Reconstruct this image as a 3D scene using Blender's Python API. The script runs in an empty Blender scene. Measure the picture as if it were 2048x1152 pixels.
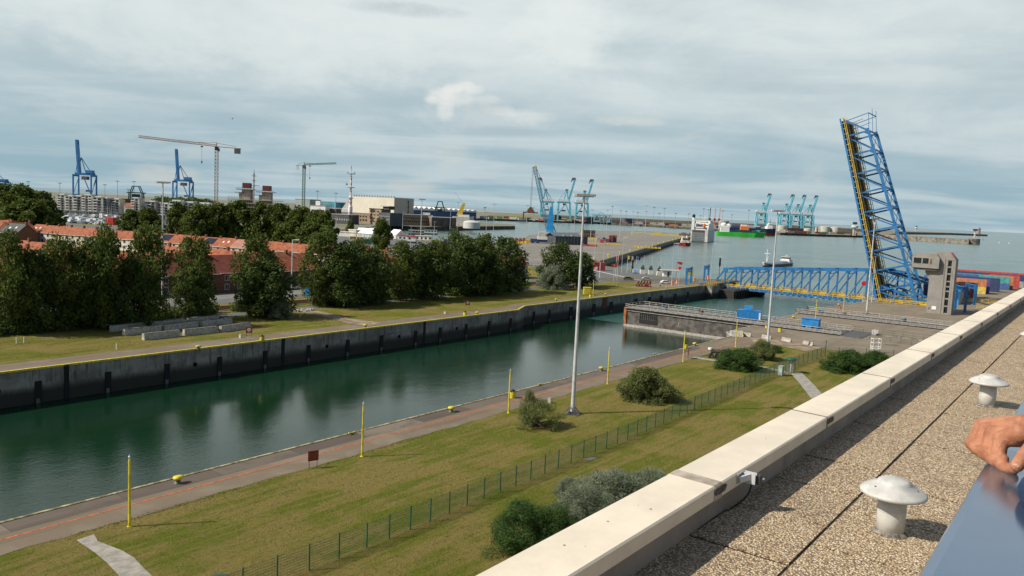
import bpy, bmesh, math, random
import numpy as np
from mathutils import Vector, Matrix
random.seed(7); R = math.radians
S = bpy.context.scene; COL = S.collection

# ---------------- camera ----------------
# world: X runs along the lock, Y points across it (away from the building), Z up; quay level is z = 0
FPX = 1600.0; CAMZ = 26.0
ROLL = math.atan(0.046); PITCH = R(5.633755); YAW = R(36.965)
def _axes():
    c, s = math.cos(PITCH), math.sin(PITCH)
    fwd = Vector((0, c, -s)); r0 = Vector((1, 0, 0)); u0 = Vector((0, s, c))
    r = r0*math.cos(ROLL)+u0*math.sin(ROLL); u = -r0*math.sin(ROLL)+u0*math.cos(ROLL)
    def w(d): return Vector((d.x*math.sin(YAW)+d.y*math.cos(YAW), -d.x*math.cos(YAW)+d.y*math.sin(YAW), d.z))
    return w(fwd), w(r), w(u)
AF, AR, AU = _axes()
cam = bpy.data.cameras.new('camera'); co = bpy.data.objects.new('camera', cam); COL.objects.link(co)
m = Matrix((AR, AU, -AF)).transposed().to_4x4(); m.translation = (0, 0, CAMZ); co.matrix_world = m
cam.sensor_width = 36; cam.lens = FPX/2048*36; cam.clip_start = 0.05; cam.clip_end = 60000
S.camera = co
def ray(px, py): return (AF*FPX + AR*(px-1024) - AU*(py-576))/FPX      # forward component 1
def at(px, py, z=0.0):                                                    # point of the plane z seen at a pixel of the photo
    d = ray(px, py); t = (z-CAMZ)/d.z; return Vector((d.x*t, d.y*t, z))
def pt(px, py, D): return Vector((0, 0, CAMZ)) + ray(px, py)*D
def hor(px): return 418+0.046*(px-1024)
def spot(px, D, z=0.0):                                                   # ground point at depth D under a photo column
    p = pt(px, hor(px)+(CAMZ-z)*FPX/D, D); return Vector((p.x, p.y, z))
FACE = YAW-R(90)                                                          # local x = to the right, local y = away

# ---------------- sky, sun ----------------
SUN_AZ, SUN_EL = R(143), R(42)
W = bpy.data.worlds.new('World'); S.world = W; W.use_nodes = True
nt = W.node_tree; nt.nodes.clear()
def N(t, kind, **kw):
    n = t.nodes.new(kind)
    for k, v in kw.items(): setattr(n, k, v)
    return n
def setin(n, **kw):
    for k, v in kw.items(): n.inputs[k.replace('_', ' ')].default_value = v
def L(t, a, b): t.links.new(a, b)
def val(t, x):
    if isinstance(x, (int, float)):
        n = N(t, 'ShaderNodeValue'); n.outputs[0].default_value = x; return n.outputs[0]
    return x
def M(t, op, a, b=0.0, c=0.0, clamp=False):
    n = N(t, 'ShaderNodeMath', operation=op, use_clamp=clamp)
    for i, x in enumerate((a, b, c)):
        if isinstance(x, (int, float)): n.inputs[i].default_value = x
        else: L(t, x, n.inputs[i])
    return n.outputs[0]
def MR(t, x, a, b, c=0.0, d=1.0):
    n = N(t, 'ShaderNodeMapRange', interpolation_type='SMOOTHSTEP'); L(t, x, n.inputs[0])
    for i, v in enumerate((a, b, c, d)): n.inputs[i+1].default_value = v
    return n.outputs[0]
def mix(t, f, a, b):
    n = N(t, 'ShaderNodeMix', data_type='RGBA')
    if isinstance(f, (int, float)): n.inputs[0].default_value = f
    else: L(t, f, n.inputs[0])
    for i, x in ((6, a), (7, b)):
        if isinstance(x, tuple): n.inputs[i].default_value = (*x[:3], 1)
        else: L(t, x, n.inputs[i])
    return n.outputs[2]
sky = N(nt, 'ShaderNodeTexSky', sky_type='NISHITA', sun_disc=False, sun_elevation=SUN_EL, sun_rotation=math.pi/2-SUN_AZ, air_density=1.2, dust_density=1.5, ozone_density=1.2)
tc = N(nt, 'ShaderNodeTexCoord'); sp = N(nt, 'ShaderNodeSeparateXYZ'); L(nt, tc.outputs['Generated'], sp.inputs[0])
X, Y, Z = sp.outputs
# planar cloud-deck coordinates, turned so that the streaks run across the view
ca, sa = math.cos(YAW), math.sin(YAW)
fwdc = M(nt, 'ADD', M(nt, 'MULTIPLY', X, ca), M(nt, 'MULTIPLY', Y, sa))
rgtc = M(nt, 'SUBTRACT', M(nt, 'MULTIPLY', X, sa), M(nt, 'MULTIPLY', Y, ca))
den = M(nt, 'ADD', M(nt, 'MAXIMUM', Z, 0.0), 0.055)
pf = M(nt, 'DIVIDE', fwdc, den); pr = M(nt, 'DIVIDE', rgtc, den)
def noise(t, vec, scale, detail=5, rough=.55, dist=0.0):
    n = N(t, 'ShaderNodeTexNoise'); setin(n, Scale=scale, Detail=detail, Roughness=rough, Distortion=dist)
    if vec is not None: L(t, vec, n.inputs['Vector'])
    return n.outputs['Fac']
def comb(t, x, y, z=0.0):
    n = N(t, 'ShaderNodeCombineXYZ')
    for i, v in enumerate((x, y, z)):
        if isinstance(v, (int, float)): n.inputs[i].default_value = v
        else: L(t, v, n.inputs[i])
    return n.outputs[0]
deck = noise(nt, comb(nt, M(nt, 'MULTIPLY', pr, .30), M(nt, 'MULTIPLY', pf, .42), 3.1), 1.0, 7, .52, .6)
fine = noise(nt, comb(nt, M(nt, 'MULTIPLY', pr, .9), M(nt, 'MULTIPLY', pf, 1.6), 8.0), 1.0, 8, .6, .4)
dirn = noise(nt, comb(nt, M(nt, 'MULTIPLY', rgtc, 5.5), M(nt, 'MULTIPLY', Z, 14.), M(nt, 'MULTIPLY', fwdc, 2.)), 1.0, 9, .62, .3)
mm = M(nt, 'ADD', M(nt, 'MULTIPLY', deck, .60), M(nt, 'MULTIPLY', fine, .08)); mm = M(nt, 'ADD', mm, M(nt, 'MULTIPLY', dirn, .32))
br = MR(nt, mm, .38, .62)
hz = MR(nt, Z, 0.0, .20)
low = mix(nt, br, (3.25, 4.85, 5.7), (5.4, 6.5, 6.9))
high = mix(nt, br, (5.3, 6.4, 6.8), (8.0, 8.7, 8.7))
cl = mix(nt, hz, low, high)
# warm-white streaks and one cumulus head low in front
stk = M(nt, 'MULTIPLY', MR(nt, dirn, .54, .70), MR(nt, Z, .22, .05))
cl = mix(nt, M(nt, 'MULTIPLY', stk, .55), cl, (6.6, 6.9, 6.7))
def blob(px, py, wx, wz, strength, col, c):
    d = ray(px, py).normalized(); rr = d.x*sa-d.y*ca
    a = M(nt, 'DIVIDE', M(nt, 'SUBTRACT', rgtc, rr), wx); b = M(nt, 'DIVIDE', M(nt, 'SUBTRACT', Z, d.z), wz)
    q = M(nt, 'ADD', M(nt, 'MULTIPLY', a, a), M(nt, 'MULTIPLY', b, b))
    puff = noise(nt, comb(nt, M(nt, 'MULTIPLY', rgtc, 26.), M(nt, 'MULTIPLY', Z, 40.), px*.0003), 1.0, 7, .62)
    q = M(nt, 'ADD', q, M(nt, 'MULTIPLY', M(nt, 'SUBTRACT', puff, .5), 3.2))
    f = M(nt, 'MULTIPLY', MR(nt, q, 1.5, -.2), MR(nt, fwdc, 0, .2)); f = M(nt, 'MULTIPLY', f, strength)
    return mix(nt, f, c, col)
cl = blob(960, 232, .085, .022, .45, (7.4, 7.9, 7.9), cl)
for q_ in ((905, 176, .013, .007, .75), (930, 173, .015, .007, .8), (950, 178, .012, .007, .6), (880, 190, .018, .010, .7), (910, 192, .026, .012, .55), (868, 200, .012, .006, .6), (890, 220, .012, .013, .6), (975, 200, .016, .006, .35), (1020, 222, .030, .006, .4), (1060, 235, .03, .008, .3)): cl = blob(*q_, (8.9, 9.0, 8.7), cl)
cl = blob(1015, 262, .045, .006, .6, (4.2, 5.3, 5.9), cl)
cl = blob(975, 214, .025, .007, .35, (5.2, 6.1, 6.5), cl)
cl = blob(1260, 242, .040, .006, .7, (7.4, 7.6, 7.4), cl)
cl = blob(325, 350, .035, .012, .6, (6.6, 6.6, 6.2), cl)
cl = blob(820, 372, .030, .008, .6, (6.2, 6.5, 6.3), cl)
cl = blob(1300, 385, .085, .018, .45, (5.6, 6.1, 6.2), cl)
cl = blob(800, 18, .07, .008, .55, (4.6, 5.4, 5.9), cl)
cl = blob(520, 70, .30, .050, .5, (8.3, 8.9, 8.8), cl)
cl = blob(230, 300, .30, .010, .4, (4.0, 5.5, 6.2), cl)
cl = blob(1500, 330, .30, .012, .4, (3.8, 5.4, 6.2), cl)
cl = blob(1130, 50, .06, .05, .6, (8.9, 9.4, 9.2), cl)
# cloud deck in front; unseen sky above and behind cleared to cut fill light
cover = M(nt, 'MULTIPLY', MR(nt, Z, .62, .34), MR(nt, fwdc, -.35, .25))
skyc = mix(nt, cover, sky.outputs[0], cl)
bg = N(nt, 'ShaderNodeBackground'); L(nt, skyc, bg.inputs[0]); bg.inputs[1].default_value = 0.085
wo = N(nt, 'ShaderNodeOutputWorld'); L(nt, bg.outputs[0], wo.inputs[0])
sl = bpy.data.lights.new('sun', 'SUN'); sl.energy = 5.0; sl.angle = R(0.6); sl.color = (1.0, .92, .79)
so = bpy.data.objects.new('sun', sl); COL.objects.link(so)
sd = Vector((math.cos(SUN_AZ)*math.cos(SUN_EL), math.sin(SUN_AZ)*math.cos(SUN_EL), math.sin(SUN_EL)))
so.rotation_euler = sd.to_track_quat('Z', 'Y').to_euler(); so.location = (0, 0, 200)
S.view_settings.view_transform = 'Standard'; S.view_settings.look = 'None'; S.view_settings.exposure = 0.12; S.view_settings.gamma = 1

# ---------------- helpers ----------------
def tag(o, label=None, cat=None, group=None, kind=None):
    if label: o['label'] = label
    if cat: o['category'] = cat
    if group: o['group'] = group
    if kind: o['kind'] = kind
    return o
def thing(name, label, cat, loc=(0, 0, 0), rz=0.0, group=None):
    o = bpy.data.objects.new(name, None); COL.objects.link(o); o.empty_display_size = .3
    o.location = loc; o.rotation_euler = (0, 0, rz); return tag(o, label, cat, group)
KIDS = {}
def copy_tree(o, parent=None):
    c = o.copy(); COL.objects.link(c)
    if parent is not None: c.parent = parent
    for ch in KIDS.get(o.name, []): KIDS.setdefault(c.name, []).append(copy_tree(ch, c))
    return c
def dup(o, loc, rz=0.0, label=None, group=None, scale=None):
    c = copy_tree(o); c.location = loc; c.rotation_euler = (0, 0, rz)
    if label: c['label'] = label
    if group: c['group'] = group
    if scale is not None: c.scale = scale if hasattr(scale, '__len__') else (scale,)*3
    return c
class MB:
    def __init__(s): s.v = []; s.f = []
    def quadbox(s, c8):
        n = len(s.v); s.v += [tuple(p) for p in c8]
        s.f += [tuple(n+i for i in q) for q in ((0, 3, 2, 1), (4, 5, 6, 7), (0, 1, 5, 4), (1, 2, 6, 5), (2, 3, 7, 6), (3, 0, 4, 7))]; return s
    def box(s, x0, y0, z0, x1, y1, z1):
        x0, x1 = sorted((x0, x1)); y0, y1 = sorted((y0, y1)); z0, z1 = sorted((z0, z1))
        return s.quadbox([(x0, y0, z0), (x1, y0, z0), (x1, y1, z0), (x0, y1, z0), (x0, y0, z1), (x1, y0, z1), (x1, y1, z1), (x0, y1, z1)])
    def bar(s, p, q, w, h=None, up=(0, 0, 1)):
        p, q = Vector(p), Vector(q); h = h or w; d = (q-p).normalized(); up = Vector(up)
        if abs(d.dot(up)) > .98: up = Vector((1, 0, 0)) if abs(d.x) < .9 else Vector((0, 1, 0))
        x = d.cross(up).normalized(); y = x.cross(d).normalized()
        a, b = x*w/2, y*h/2
        return s.quadbox([p-a-b, p+a-b, q+a-b, q-a-b, p-a+b, p+a+b, q+a+b, q-a+b])
    def capsule(s, p, q, r0, r1=None, n=14):
        p, q = Vector(p), Vector(q); r1 = r0 if r1 is None else r1
        s.tube(p, q, r0, r1, n)
        for c, r in ((p, r0), (q, r1)): s.lathe([(r*math.sin(a)+1e-5, -r*math.cos(a)) for a in np.linspace(.05, math.pi-.05, 9)], c, n)
        return s
    def tube(s, p, q, r0, r1=None, n=8, cap=True):
        p, q = Vector(p), Vector(q); r1 = r0 if r1 is None else r1; d = (q-p).normalized()
        up = Vector((0, 0, 1)) if abs(d.z) < .95 else Vector((1, 0, 0)); x = d.cross(up).normalized(); y = d.cross(x)
        k = len(s.v)
        for c, r in ((p, r0), (q, r1)):
            for i in range(n):
                a = 2*math.pi*i/n; s.v.append(tuple(c+(x*math.cos(a)+y*math.sin(a))*r))
        for i in range(n): j = (i+1) % n; s.f.append((k+i, k+n+i, k+n+j, k+j))
        if cap: s.f += [tuple(k+i for i in range(n)), tuple(k+n+i for i in reversed(range(n)))]
        return s
    def path(s, pts, r, n=6):
        for a, b in zip(pts, pts[1:]): s.tube(a, b, r, r, n)
        return s
    def lathe(s, prof, c=(0, 0, 0), n=16):
        k = len(s.v)
        for r, z in prof:
            for i in range(n):
                a = 2*math.pi*i/n; s.v.append((c[0]+r*math.cos(a), c[1]+r*math.sin(a), c[2]+z))
        for j in range(len(prof)-1):
            for i in range(n): i2 = (i+1) % n; s.f.append((k+j*n+i, k+j*n+i2, k+(j+1)*n+i2, k+(j+1)*n+i))
        s.f += [tuple(k+i for i in reversed(range(n))), tuple(k+(len(prof)-1)*n+i for i in range(n))]
        return s
    def prism(s, pts, z0, z1):
        k = len(s.v); n = len(pts)
        area = sum(pts[i][0]*pts[(i+1) % n][1]-pts[(i+1) % n][0]*pts[i][1] for i in range(n))
        if area < 0: pts = list(reversed(pts))
        s.v += [(p[0], p[1], z0) for p in pts]+[(p[0], p[1], z1) for p in pts]
        s.f += [tuple(k+n+i for i in range(n)), tuple(k+i for i in reversed(range(n)))]
        for i in range(n): j = (i+1) % n; s.f.append((k+i, k+j, k+n+j, k+n+i))
        return s
    def extr(s, prof, a, b, axis='x'):       # profile (p,q) swept along an axis from a to b
        k = len(s.v); n = len(prof)
        f = {'x': lambda t, p: (t, p[0], p[1]), 'y': lambda t, p: (p[0], t, p[1])}[axis]
        for t in (a, b): s.v += [f(t, p) for p in prof]
        s.f += [tuple(k+i for i in range(n)), tuple(k+n+i for i in reversed(range(n)))]
        for i in range(n): j = (i+1) % n; s.f.append((k+i, k+n+i, k+n+j, k+j))
        return s
    def build(s, name, mat, parent=None, smooth=False, loc=None, fix=True, bevel=0):
        me = bpy.data.meshes.new(name); me.from_pydata(s.v, [], s.f)
        if fix or bevel:
            bm = bmesh.new(); bm.from_mesh(me)
            if bevel: bmesh.ops.bevel(bm, geom=list(bm.edges), offset=bevel, segments=2, affect='EDGES', clamp_overlap=True)
            big = [f for f in bm.faces if len(f.verts) > 4]
            if big: bmesh.ops.triangulate(bm, faces=big)
            bmesh.ops.recalc_face_normals(bm, faces=list(bm.faces)); bm.to_mesh(me); bm.free()
        if smooth: me.polygons.foreach_set('use_smooth', [True]*len(me.polygons))
        return linkmesh(name, me, mat, parent, loc)
def linkmesh(name, me, mat, parent=None, loc=None):
    if mat and not me.materials: me.materials.append(mat)
    o = bpy.data.objects.new(name, me); COL.objects.link(o)
    if loc: o.location = loc
    if parent is not None: o.parent = parent; KIDS.setdefault(parent.name, []).append(o)
    return o
def sheet(name, pts, z, mat, kind='structure'):
    mb = MB(); mb.v = [(p[0], p[1], z) for p in pts]
    n = len(pts); a = sum(pts[i][0]*pts[(i+1) % n][1]-pts[(i+1) % n][0]*pts[i][1] for i in range(n))
    mb.f = [tuple(range(n)) if a > 0 else tuple(reversed(range(n)))]
    me = bpy.data.meshes.new(name); me.from_pydata(mb.v, [], mb.f)
    bm = bmesh.new(); bm.from_mesh(me); bmesh.ops.triangulate(bm, faces=list(bm.faces)); bm.to_mesh(me); bm.free()
    return tag(linkmesh(name, me, mat), kind=kind)
def rect(u0, v0, u1, v1): return [(u0, v0), (u1, v0), (u1, v1), (u0, v1)]

def repeat(name, mb, places, m, parent):      # one mesh shared by many parts of a thing, each an object of its own
    o = mb.build(name, m, parent, loc=places[0])
    for p in places[1:100]: linkmesh(name, o.data, None, parent, p)
# ---------------- materials ----------------
MATS = {}
def mat(name, col, rough=.6, metal=0.0, var=.12, scale=1.5, bump=0.0, bscale=20.0, col2=None, coat=0.0, spec=.5, dirt=0.0):
    if name in MATS: return MATS[name]
    m = bpy.data.materials.new(name); m.use_nodes = True; t = m.node_tree
    b = t.nodes['Principled BSDF']; MATS[name] = m
    g = N(t, 'ShaderNodeNewGeometry').outputs['Position']
    n1 = noise(t, g, scale, 6, .6)
    c2 = col2 or tuple(min(1, c*(1-var*2.2)) for c in col); c1 = col if col2 else tuple(min(1, c*(1+var)) for c in col)
    c = mix(t, MR(t, n1, .35, .65), c1, c2)
    if dirt:
        n2 = noise(t, comb(t, *[M(t, 'MULTIPLY', o, k) for o, k in zip(_sep(t, g), (2.5, 2.5, .35))]), 1.0, 5, .7)
        c = mix(t, M(t, 'MULTIPLY', MR(t, n2, .5, .72), dirt), c, tuple(x*.35 for x in c1))
    L(t, c, b.inputs['Base Color']); b.inputs['Roughness'].default_value = rough; b.inputs['Metallic'].default_value = metal
    b.inputs['Specular IOR Level'].default_value = spec
    if coat: b.inputs['Coat Weight'].default_value = coat
    if bump:
        n3 = noise(t, g, bscale, 4, .6); bp = N(t, 'ShaderNodeBump'); bp.inputs['Strength'].default_value = bump; bp.inputs['Distance'].default_value = .05
        L(t, n3, bp.inputs['Height']); L(t, bp.outputs[0], b.inputs['Normal'])
    return m
def _sep(t, v):
    n = N(t, 'ShaderNodeSeparateXYZ'); L(t, v, n.inputs[0]); return n.outputs[:]
def newmat(name):
    m = bpy.data.materials.new(name); m.use_nodes = True; t = m.node_tree; MATS[name] = m
    return m, t, t.nodes['Principled BSDF'], N(t, 'ShaderNodeNewGeometry').outputs['Position']
def bumpto(t, b, h, strength, dist):
    bp = N(t, 'ShaderNodeBump'); bp.inputs['Strength'].default_value = strength; bp.inputs['Distance'].default_value = dist
    L(t, h, bp.inputs['Height']); L(t, bp.outputs[0], b.inputs['Normal'])

def water_mat(name, c1, c2, rough, amp, sc):
    m, t, b, g = newmat(name)
    X_, Y_, Z_ = _sep(t, g)
    big = noise(t, comb(t, M(t, 'MULTIPLY', X_, .012), M(t, 'MULTIPLY', Y_, .03)), 1, 5, .6, .5)
    L(t, mix(t, MR(t, big, .35, .65), c1, c2), b.inputs['Base Color'])
    b.inputs['Roughness'].default_value = rough; b.inputs['IOR'].default_value = 1.33
    w = noise(t, comb(t, M(t, 'MULTIPLY', X_, sc), M(t, 'MULTIPLY', Y_, sc*1.5)), 1, 6, .62, .3)
    w2 = noise(t, comb(t, M(t, 'MULTIPLY', X_, sc*.14), M(t, 'MULTIPLY', Y_, sc*.2), 5.), 1, 4, .5)
    h = M(t, 'ADD', M(t, 'MULTIPLY', w, 1.0), M(t, 'MULTIPLY', w2, 1.4))
    calm = MR(t, noise(t, comb(t, M(t, 'MULTIPLY', X_, .02), M(t, 'MULTIPLY', Y_, .03), 9.), 1, 3, .5), .3, .7, .45, 1.25)
    bumpto(t, b, M(t, 'MULTIPLY', h, calm), 1.0, amp)
    return m
WL = water_mat('lock_water', (.004, .022, .010), (.006, .028, .015), .06, .020, 1.5)
WH = water_mat('harbour_water', (.048, .098, .085), (.072, .125, .112), .18, .30, .8)
WG = water_mat('churned_water', (.020, .085, .065), (.045, .10, .095), .12, .28, 1.0)

def grass_mat():
    m, t, b, g = newmat('grass'); X_, Y_, Z_ = _sep(t, g)
    big = noise(t, g, .10, 6, .62, .5)
    streak = noise(t, comb(t, M(t, 'MULTIPLY', X_, .09), M(t, 'MULTIPLY', Y_, .8)), 1, 6, .65, .6)
    fine = noise(t, g, 2.2, 8, .75); tuft = noise(t, g, 9.0, 5, .7)
    f = M(t, 'ADD', M(t, 'MULTIPLY', big, .5), M(t, 'MULTIPLY', streak, .5))
    c = mix(t, MR(t, f, .43, .56), (.140, .168, .017), (.265, .212, .065))
    c = mix(t, M(t, 'MULTIPLY', MR(t, fine, .50, .68), .75), c, (.055, .062, .014))
    c = mix(t, M(t, 'MULTIPLY', MR(t, noise(t, g, .9, 6, .7), .50, .64), .6), c, (.225, .175, .062))
    c = mix(t, M(t, 'MULTIPLY', MR(t, tuft, .5, .7), .5), c, (.06, .062, .018))
    L(t, c, b.inputs['Base Color']); b.inputs['Roughness'].default_value = .95; b.inputs['Specular IOR Level'].default_value = .1
    bumpto(t, b, M(t, 'ADD', M(t, 'MULTIPLY', fine, 1.), M(t, 'MULTIPLY', tuft, .6)), 1.0, .45)
    return m
GRASS = grass_mat()

def quay_wall_mat():
    m, t, b, g = newmat('quay_wall_concrete'); X_, Y_, Z_ = _sep(t, g)
    n1 = noise(t, g, .35, 7, .65); st = noise(t, comb(t, M(t, 'MULTIPLY', X_, 1.6), M(t, 'MULTIPLY', Y_, 1.6), M(t, 'MULTIPLY', Z_, .16)), 1, 6, .7)
    sp_ = noise(t, g, 2.5, 5, .75)
    c = mix(t, MR(t, n1, .35, .65), (.16, .148, .125), (.31, .29, .25))
    c = mix(t, M(t, 'MULTIPLY', MR(t, st, .48, .66), .75), c, (.045, .042, .036))
    c = mix(t, M(t, 'MULTIPLY', MR(t, sp_, .62, .74), .5), c, (.36, .34, .30))
    # algae and wetness below the tide line
    zz = M(t, 'ADD', Z_, M(t, 'MULTIPLY', M(t, 'SUBTRACT', st, .5), 1.6))
    c = mix(t, MR(t, zz, -2.6, -3.5), c, (.010, .013, .010))
    c = mix(t, M(t, 'MULTIPLY', MR(t, zz, -2.2, -2.9), .6), c, (.04, .04, .03))
    br_ = N(t, 'ShaderNodeTexBrick'); setin(br_, Scale=1.0); br_.inputs['Mortar Size'].default_value = .03; br_.inputs['Brick Width'].default_value = 12.; br_.inputs['Row Height'].default_value = 40.
    br_.offset = 0; L(t, comb(t, X_, Z_), br_.inputs['Vector']); c = mix(t, M(t, 'MULTIPLY', br_.outputs['Fac'], .6), c, (.04, .04, .035))
    L(t, c, b.inputs['Base Color']); b.inputs['Roughness'].default_value = .85
    bumpto(t, b, M(t, 'ADD', st, sp_), .6, .1); return m
QWALL = quay_wall_mat()

def paving_mat(name, c1, c2, c3, bw, rh, joint=.4, crack=.0):
    m, t, b, g = newmat(name); X_, Y_, Z_ = _sep(t, g)
    br_ = N(t, 'ShaderNodeTexBrick'); setin(br_, Scale=1.0); br_.inputs['Mortar Size'].default_value = .03; br_.inputs['Brick Width'].default_value = bw; br_.inputs['Row Height'].default_value = rh
    br_.offset = .3; br_.inputs['Color1'].default_value = (*c1, 1); br_.inputs['Color2'].default_value = (*c2, 1); br_.inputs['Mortar'].default_value = (*[x*.6 for x in c1], 1); br_.inputs['Bias'].default_value = -.2
    L(t, comb(t, X_, Y_), br_.inputs['Vector'])
    n1 = noise(t, g, .18, 7, .65, .4); n2 = noise(t, g, 6., 6, .7); n3 = noise(t, comb(t, M(t, 'MULTIPLY', X_, .05), M(t, 'MULTIPLY', Y_, .9)), 1, 5, .6)
    avg = tuple((a+b_)/2 for a, b_ in zip(c1, c2))
    c = mix(t, joint, avg, br_.outputs['Color']); c = mix(t, M(t, 'MULTIPLY', MR(t, n1, .45, .65), .7), c, c3)
    c = mix(t, M(t, 'MULTIPLY', MR(t, n3, .52, .68), .45), c, tuple(x*.55 for x in c1)); c = mix(t, M(t, 'MULTIPLY', n2, .25), c, tuple(x*.5 for x in c1))
    L(t, c, b.inputs['Base Color']); b.inputs['Roughness'].default_value = .9; b.inputs['Specular IOR Level'].default_value = .25
    bumpto(t, b, n2, .4, .03); return m
ASPH = paving_mat('quay_asphalt', (.165, .130, .090), (.185, .148, .105), (.23, .195, .145), 18., 30., .35)
EDGE = paving_mat('quay_edge_concrete', (.10, .080, .066), (.24, .20, .155), (.085, .072, .060), 9., 30., .95)
CONC = paving_mat('apron_concrete', (.21, .175, .125), (.25, .21, .16), (.16, .13, .095), 7., 7., .5)
DOCKC = paving_mat('dock_concrete', (.225, .21, .18), (.16, .152, .135), (.27, .25, .215), 60., 14., .8)
ROADG = paving_mat('road_asphalt', (.12, .125, .125), (.14, .14, .14), (.17, .17, .165), 40., 40., .3)
PATHC = mat('path_concrete', (.30, .28, .24), .9, var=.12, scale=1.2, bump=.3)

BLUE = mat('blue_bridge_paint', (.012, .14, .36), .45, var=.14, scale=.6, dirt=.35, bump=.1, bscale=6)
BLUEC = mat('deep_blue_crane_paint', (.022, .17, .42), .5, var=.1, scale=.1)
CYAN = mat('pale_cyan_crane_paint', (.14, .50, .62), .5, var=.08, scale=.1)
MIDBLUE = mat('bright_blue_paint', (.02, .30, .66), .4, var=.08, scale=.3)
YEL = mat('yellow_paint', (.62, .52, .03), .5, var=.14, scale=2, dirt=.45)
YELD = mat('weathered_yellow_line', (.60, .51, .06), .8, var=.15, scale=3, dirt=.12)
YELO = mat('ochre_yellow_paint', (.66, .44, .03), .5, var=.15, scale=2, dirt=.3)
ORL = mat('orange_line_paint', (.62, .12, .03), .7, var=.2, scale=2.5)
GALV = mat('galvanised_steel', (.50, .51, .52), .5, .1, var=.08, scale=1)
GALVD = mat('dark_steel', (.10, .10, .10), .6, .2, var=.2, scale=3)
WHITE = mat('white_paint', (.72, .72, .70), .5, var=.06, scale=.4)
OFFW = mat('off_white_render', (.58, .56, .50), .8, var=.1, scale=.3, dirt=.25)
BLACK = mat('black_rubber', (.012, .012, .012), .7, var=.2)
RED = mat('red_paint', (.42, .03, .02), .5, var=.15, scale=1, dirt=.3)
DRED = mat('dark_red_paint', (.20, .035, .022), .6, var=.12, scale=3)
ORNG = mat('orange_paint', (.72, .19, .03), .5, var=.1)
GREENP = mat('dark_green_paint', (.010, .080, .050), .5, var=.12)
GREENH = mat('bright_green_hull', (.04, .46, .05), .5, var=.08, scale=.05)
NAVY = mat('navy_hull', (.020, .030, .10), .5, var=.1, scale=.05)
TEAL = mat('teal_paint', (.10, .33, .30), .5, var=.1)
GREY = mat('grey_paint', (.30, .31, .31), .6, var=.1)
DGREY = mat('dark_grey_sheet', (.055, .065, .075), .6, var=.15, scale=.4)
TOWERC = mat('grey_concrete', (.25, .235, .215), .85, var=.06, scale=.5, bump=.1, dirt=.07)
CONCB = mat('cast_concrete', (.40, .38, .34), .9, var=.16, scale=2, dirt=.45, bump=.2)
GLASS = mat('dark_window_glass', (.02, .028, .03), .12, var=.2)
BRICK = mat('red_brown_brick', (.17, .075, .045), .9, var=.15, scale=3, bump=.2)
BRICKT = mat('tan_brick', (.30, .22, .15), .9, var=.1, scale=.3)
BROWNB = mat('dark_brown_cladding', (.09, .075, .065), .8, var=.12, scale=.2)
CREAM = mat('cream_sheet', (.56, .52, .43), .7, var=.04, scale=.05)
GRIME = mat('gate_plate', (.105, .095, .085), .75, var=.25, scale=.7, dirt=.6, bump=.2)
RUST = mat('rusty_steel', (.17, .075, .035), .8, var=.25, scale=4)
WALK = mat('walkway_grating', (.30, .29, .27), .8, var=.2, scale=2)
SAND = mat('bare_earth', (.26, .20, .13), .95, var=.2, scale=.5, bump=.3)
ROCK = mat('breakwater_stone', (.20, .18, .145), .95, var=.25, scale=.15, bump=.4, bscale=1)
HILITE = mat('high_visibility_fabric', (.42, .75, .05), .7)
SKIN = None
def box_mat_containers():
    cols = dict(orange=(.50, .16, .035), red=(.48, .04, .03), blue=(.03, .10, .30), navy=(.02, .04, .13), teal=(.03, .30, .30), purple=(.09, .05, .26), brown=(.20, .07, .035), yellow=(.62, .45, .02), grey=(.34, .34, .32), white=(.6, .6, .58), green=(.04, .22, .10), maroon=(.22, .03, .03))
    return {k: mat('container_'+k, tuple(x*.82+sum(c)/3*.18 for x in c), .6, var=.12, scale=.8, dirt=.3) for k, c in cols.items()}
CM = box_mat_containers()
# ================= the setting =================
def far(px, D, z=0): return spot(px, D, z)
sheet('sea', [(-40000, -40000), (40000, -40000), (40000, 40000), (-40000, 40000)], -5.0, WH)
sheet('churned_water', rect(200, 60, 345, 135), -4.985, WG)
sheet('lock_water', rect(-180, 60, 200, 130), -4.97, WL)
wall = lambda n, pts, z0=-9, z1=-.01, m=QWALL: tag(MB().prism(pts, z0, z1).build(n, m), kind='structure')
# near side
NB = [rect(-180, -260, 194.5, 66.9), [(171, 66.9), (194.5, 66.9), (194.5, 70.2), (176, 70.0)], rect(207, -260, 231, 71.0), [(243.5, -260), (470, -260), (478, 60), (345, 62), (328, 70.5), (300, 70.5), (294, 66.5), (250, 72.6), (243.5, 72.4)], rect(194.5, -260, 207, 28), rect(231, -260, 243.5, 18)]
for i, p in enumerate(NB): wall('quay_wall', p)
sheet('grass_field', rect(-180, -260, 194.4, 66.6), 0.0, GRASS)
for p in NB[2:]: sheet('apron', [(a, min(b, 72.3)) for a, b in p], 0.0, CONC)
sheet('apron', [(150.5, 66.7), (153, 62.5), (158, 59), (166, 55.5), (170, 48), (172, 40), (177, 28), (182, -100), (194.4, -100), (194.4, 70), (176, 69.9), (171, 66.7)], .02, CONC)
def wavy(u0, u1, vb, amp, seed, step=1.2):
    r = random.Random(seed); out = []; u = u0
    while u < u1:
        out.append((u, vb+amp*(math.sin(u*.31+seed)+math.sin(u*1.13))*.35+r.uniform(-amp, amp)*.45)); u += step
    return out+[(u1, vb)]
sheet('quay_road', wavy(-180, 156, 60.75, .22, 1)+[(156, 64.5), (-180, 64.5)], .016, ASPH)
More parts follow.
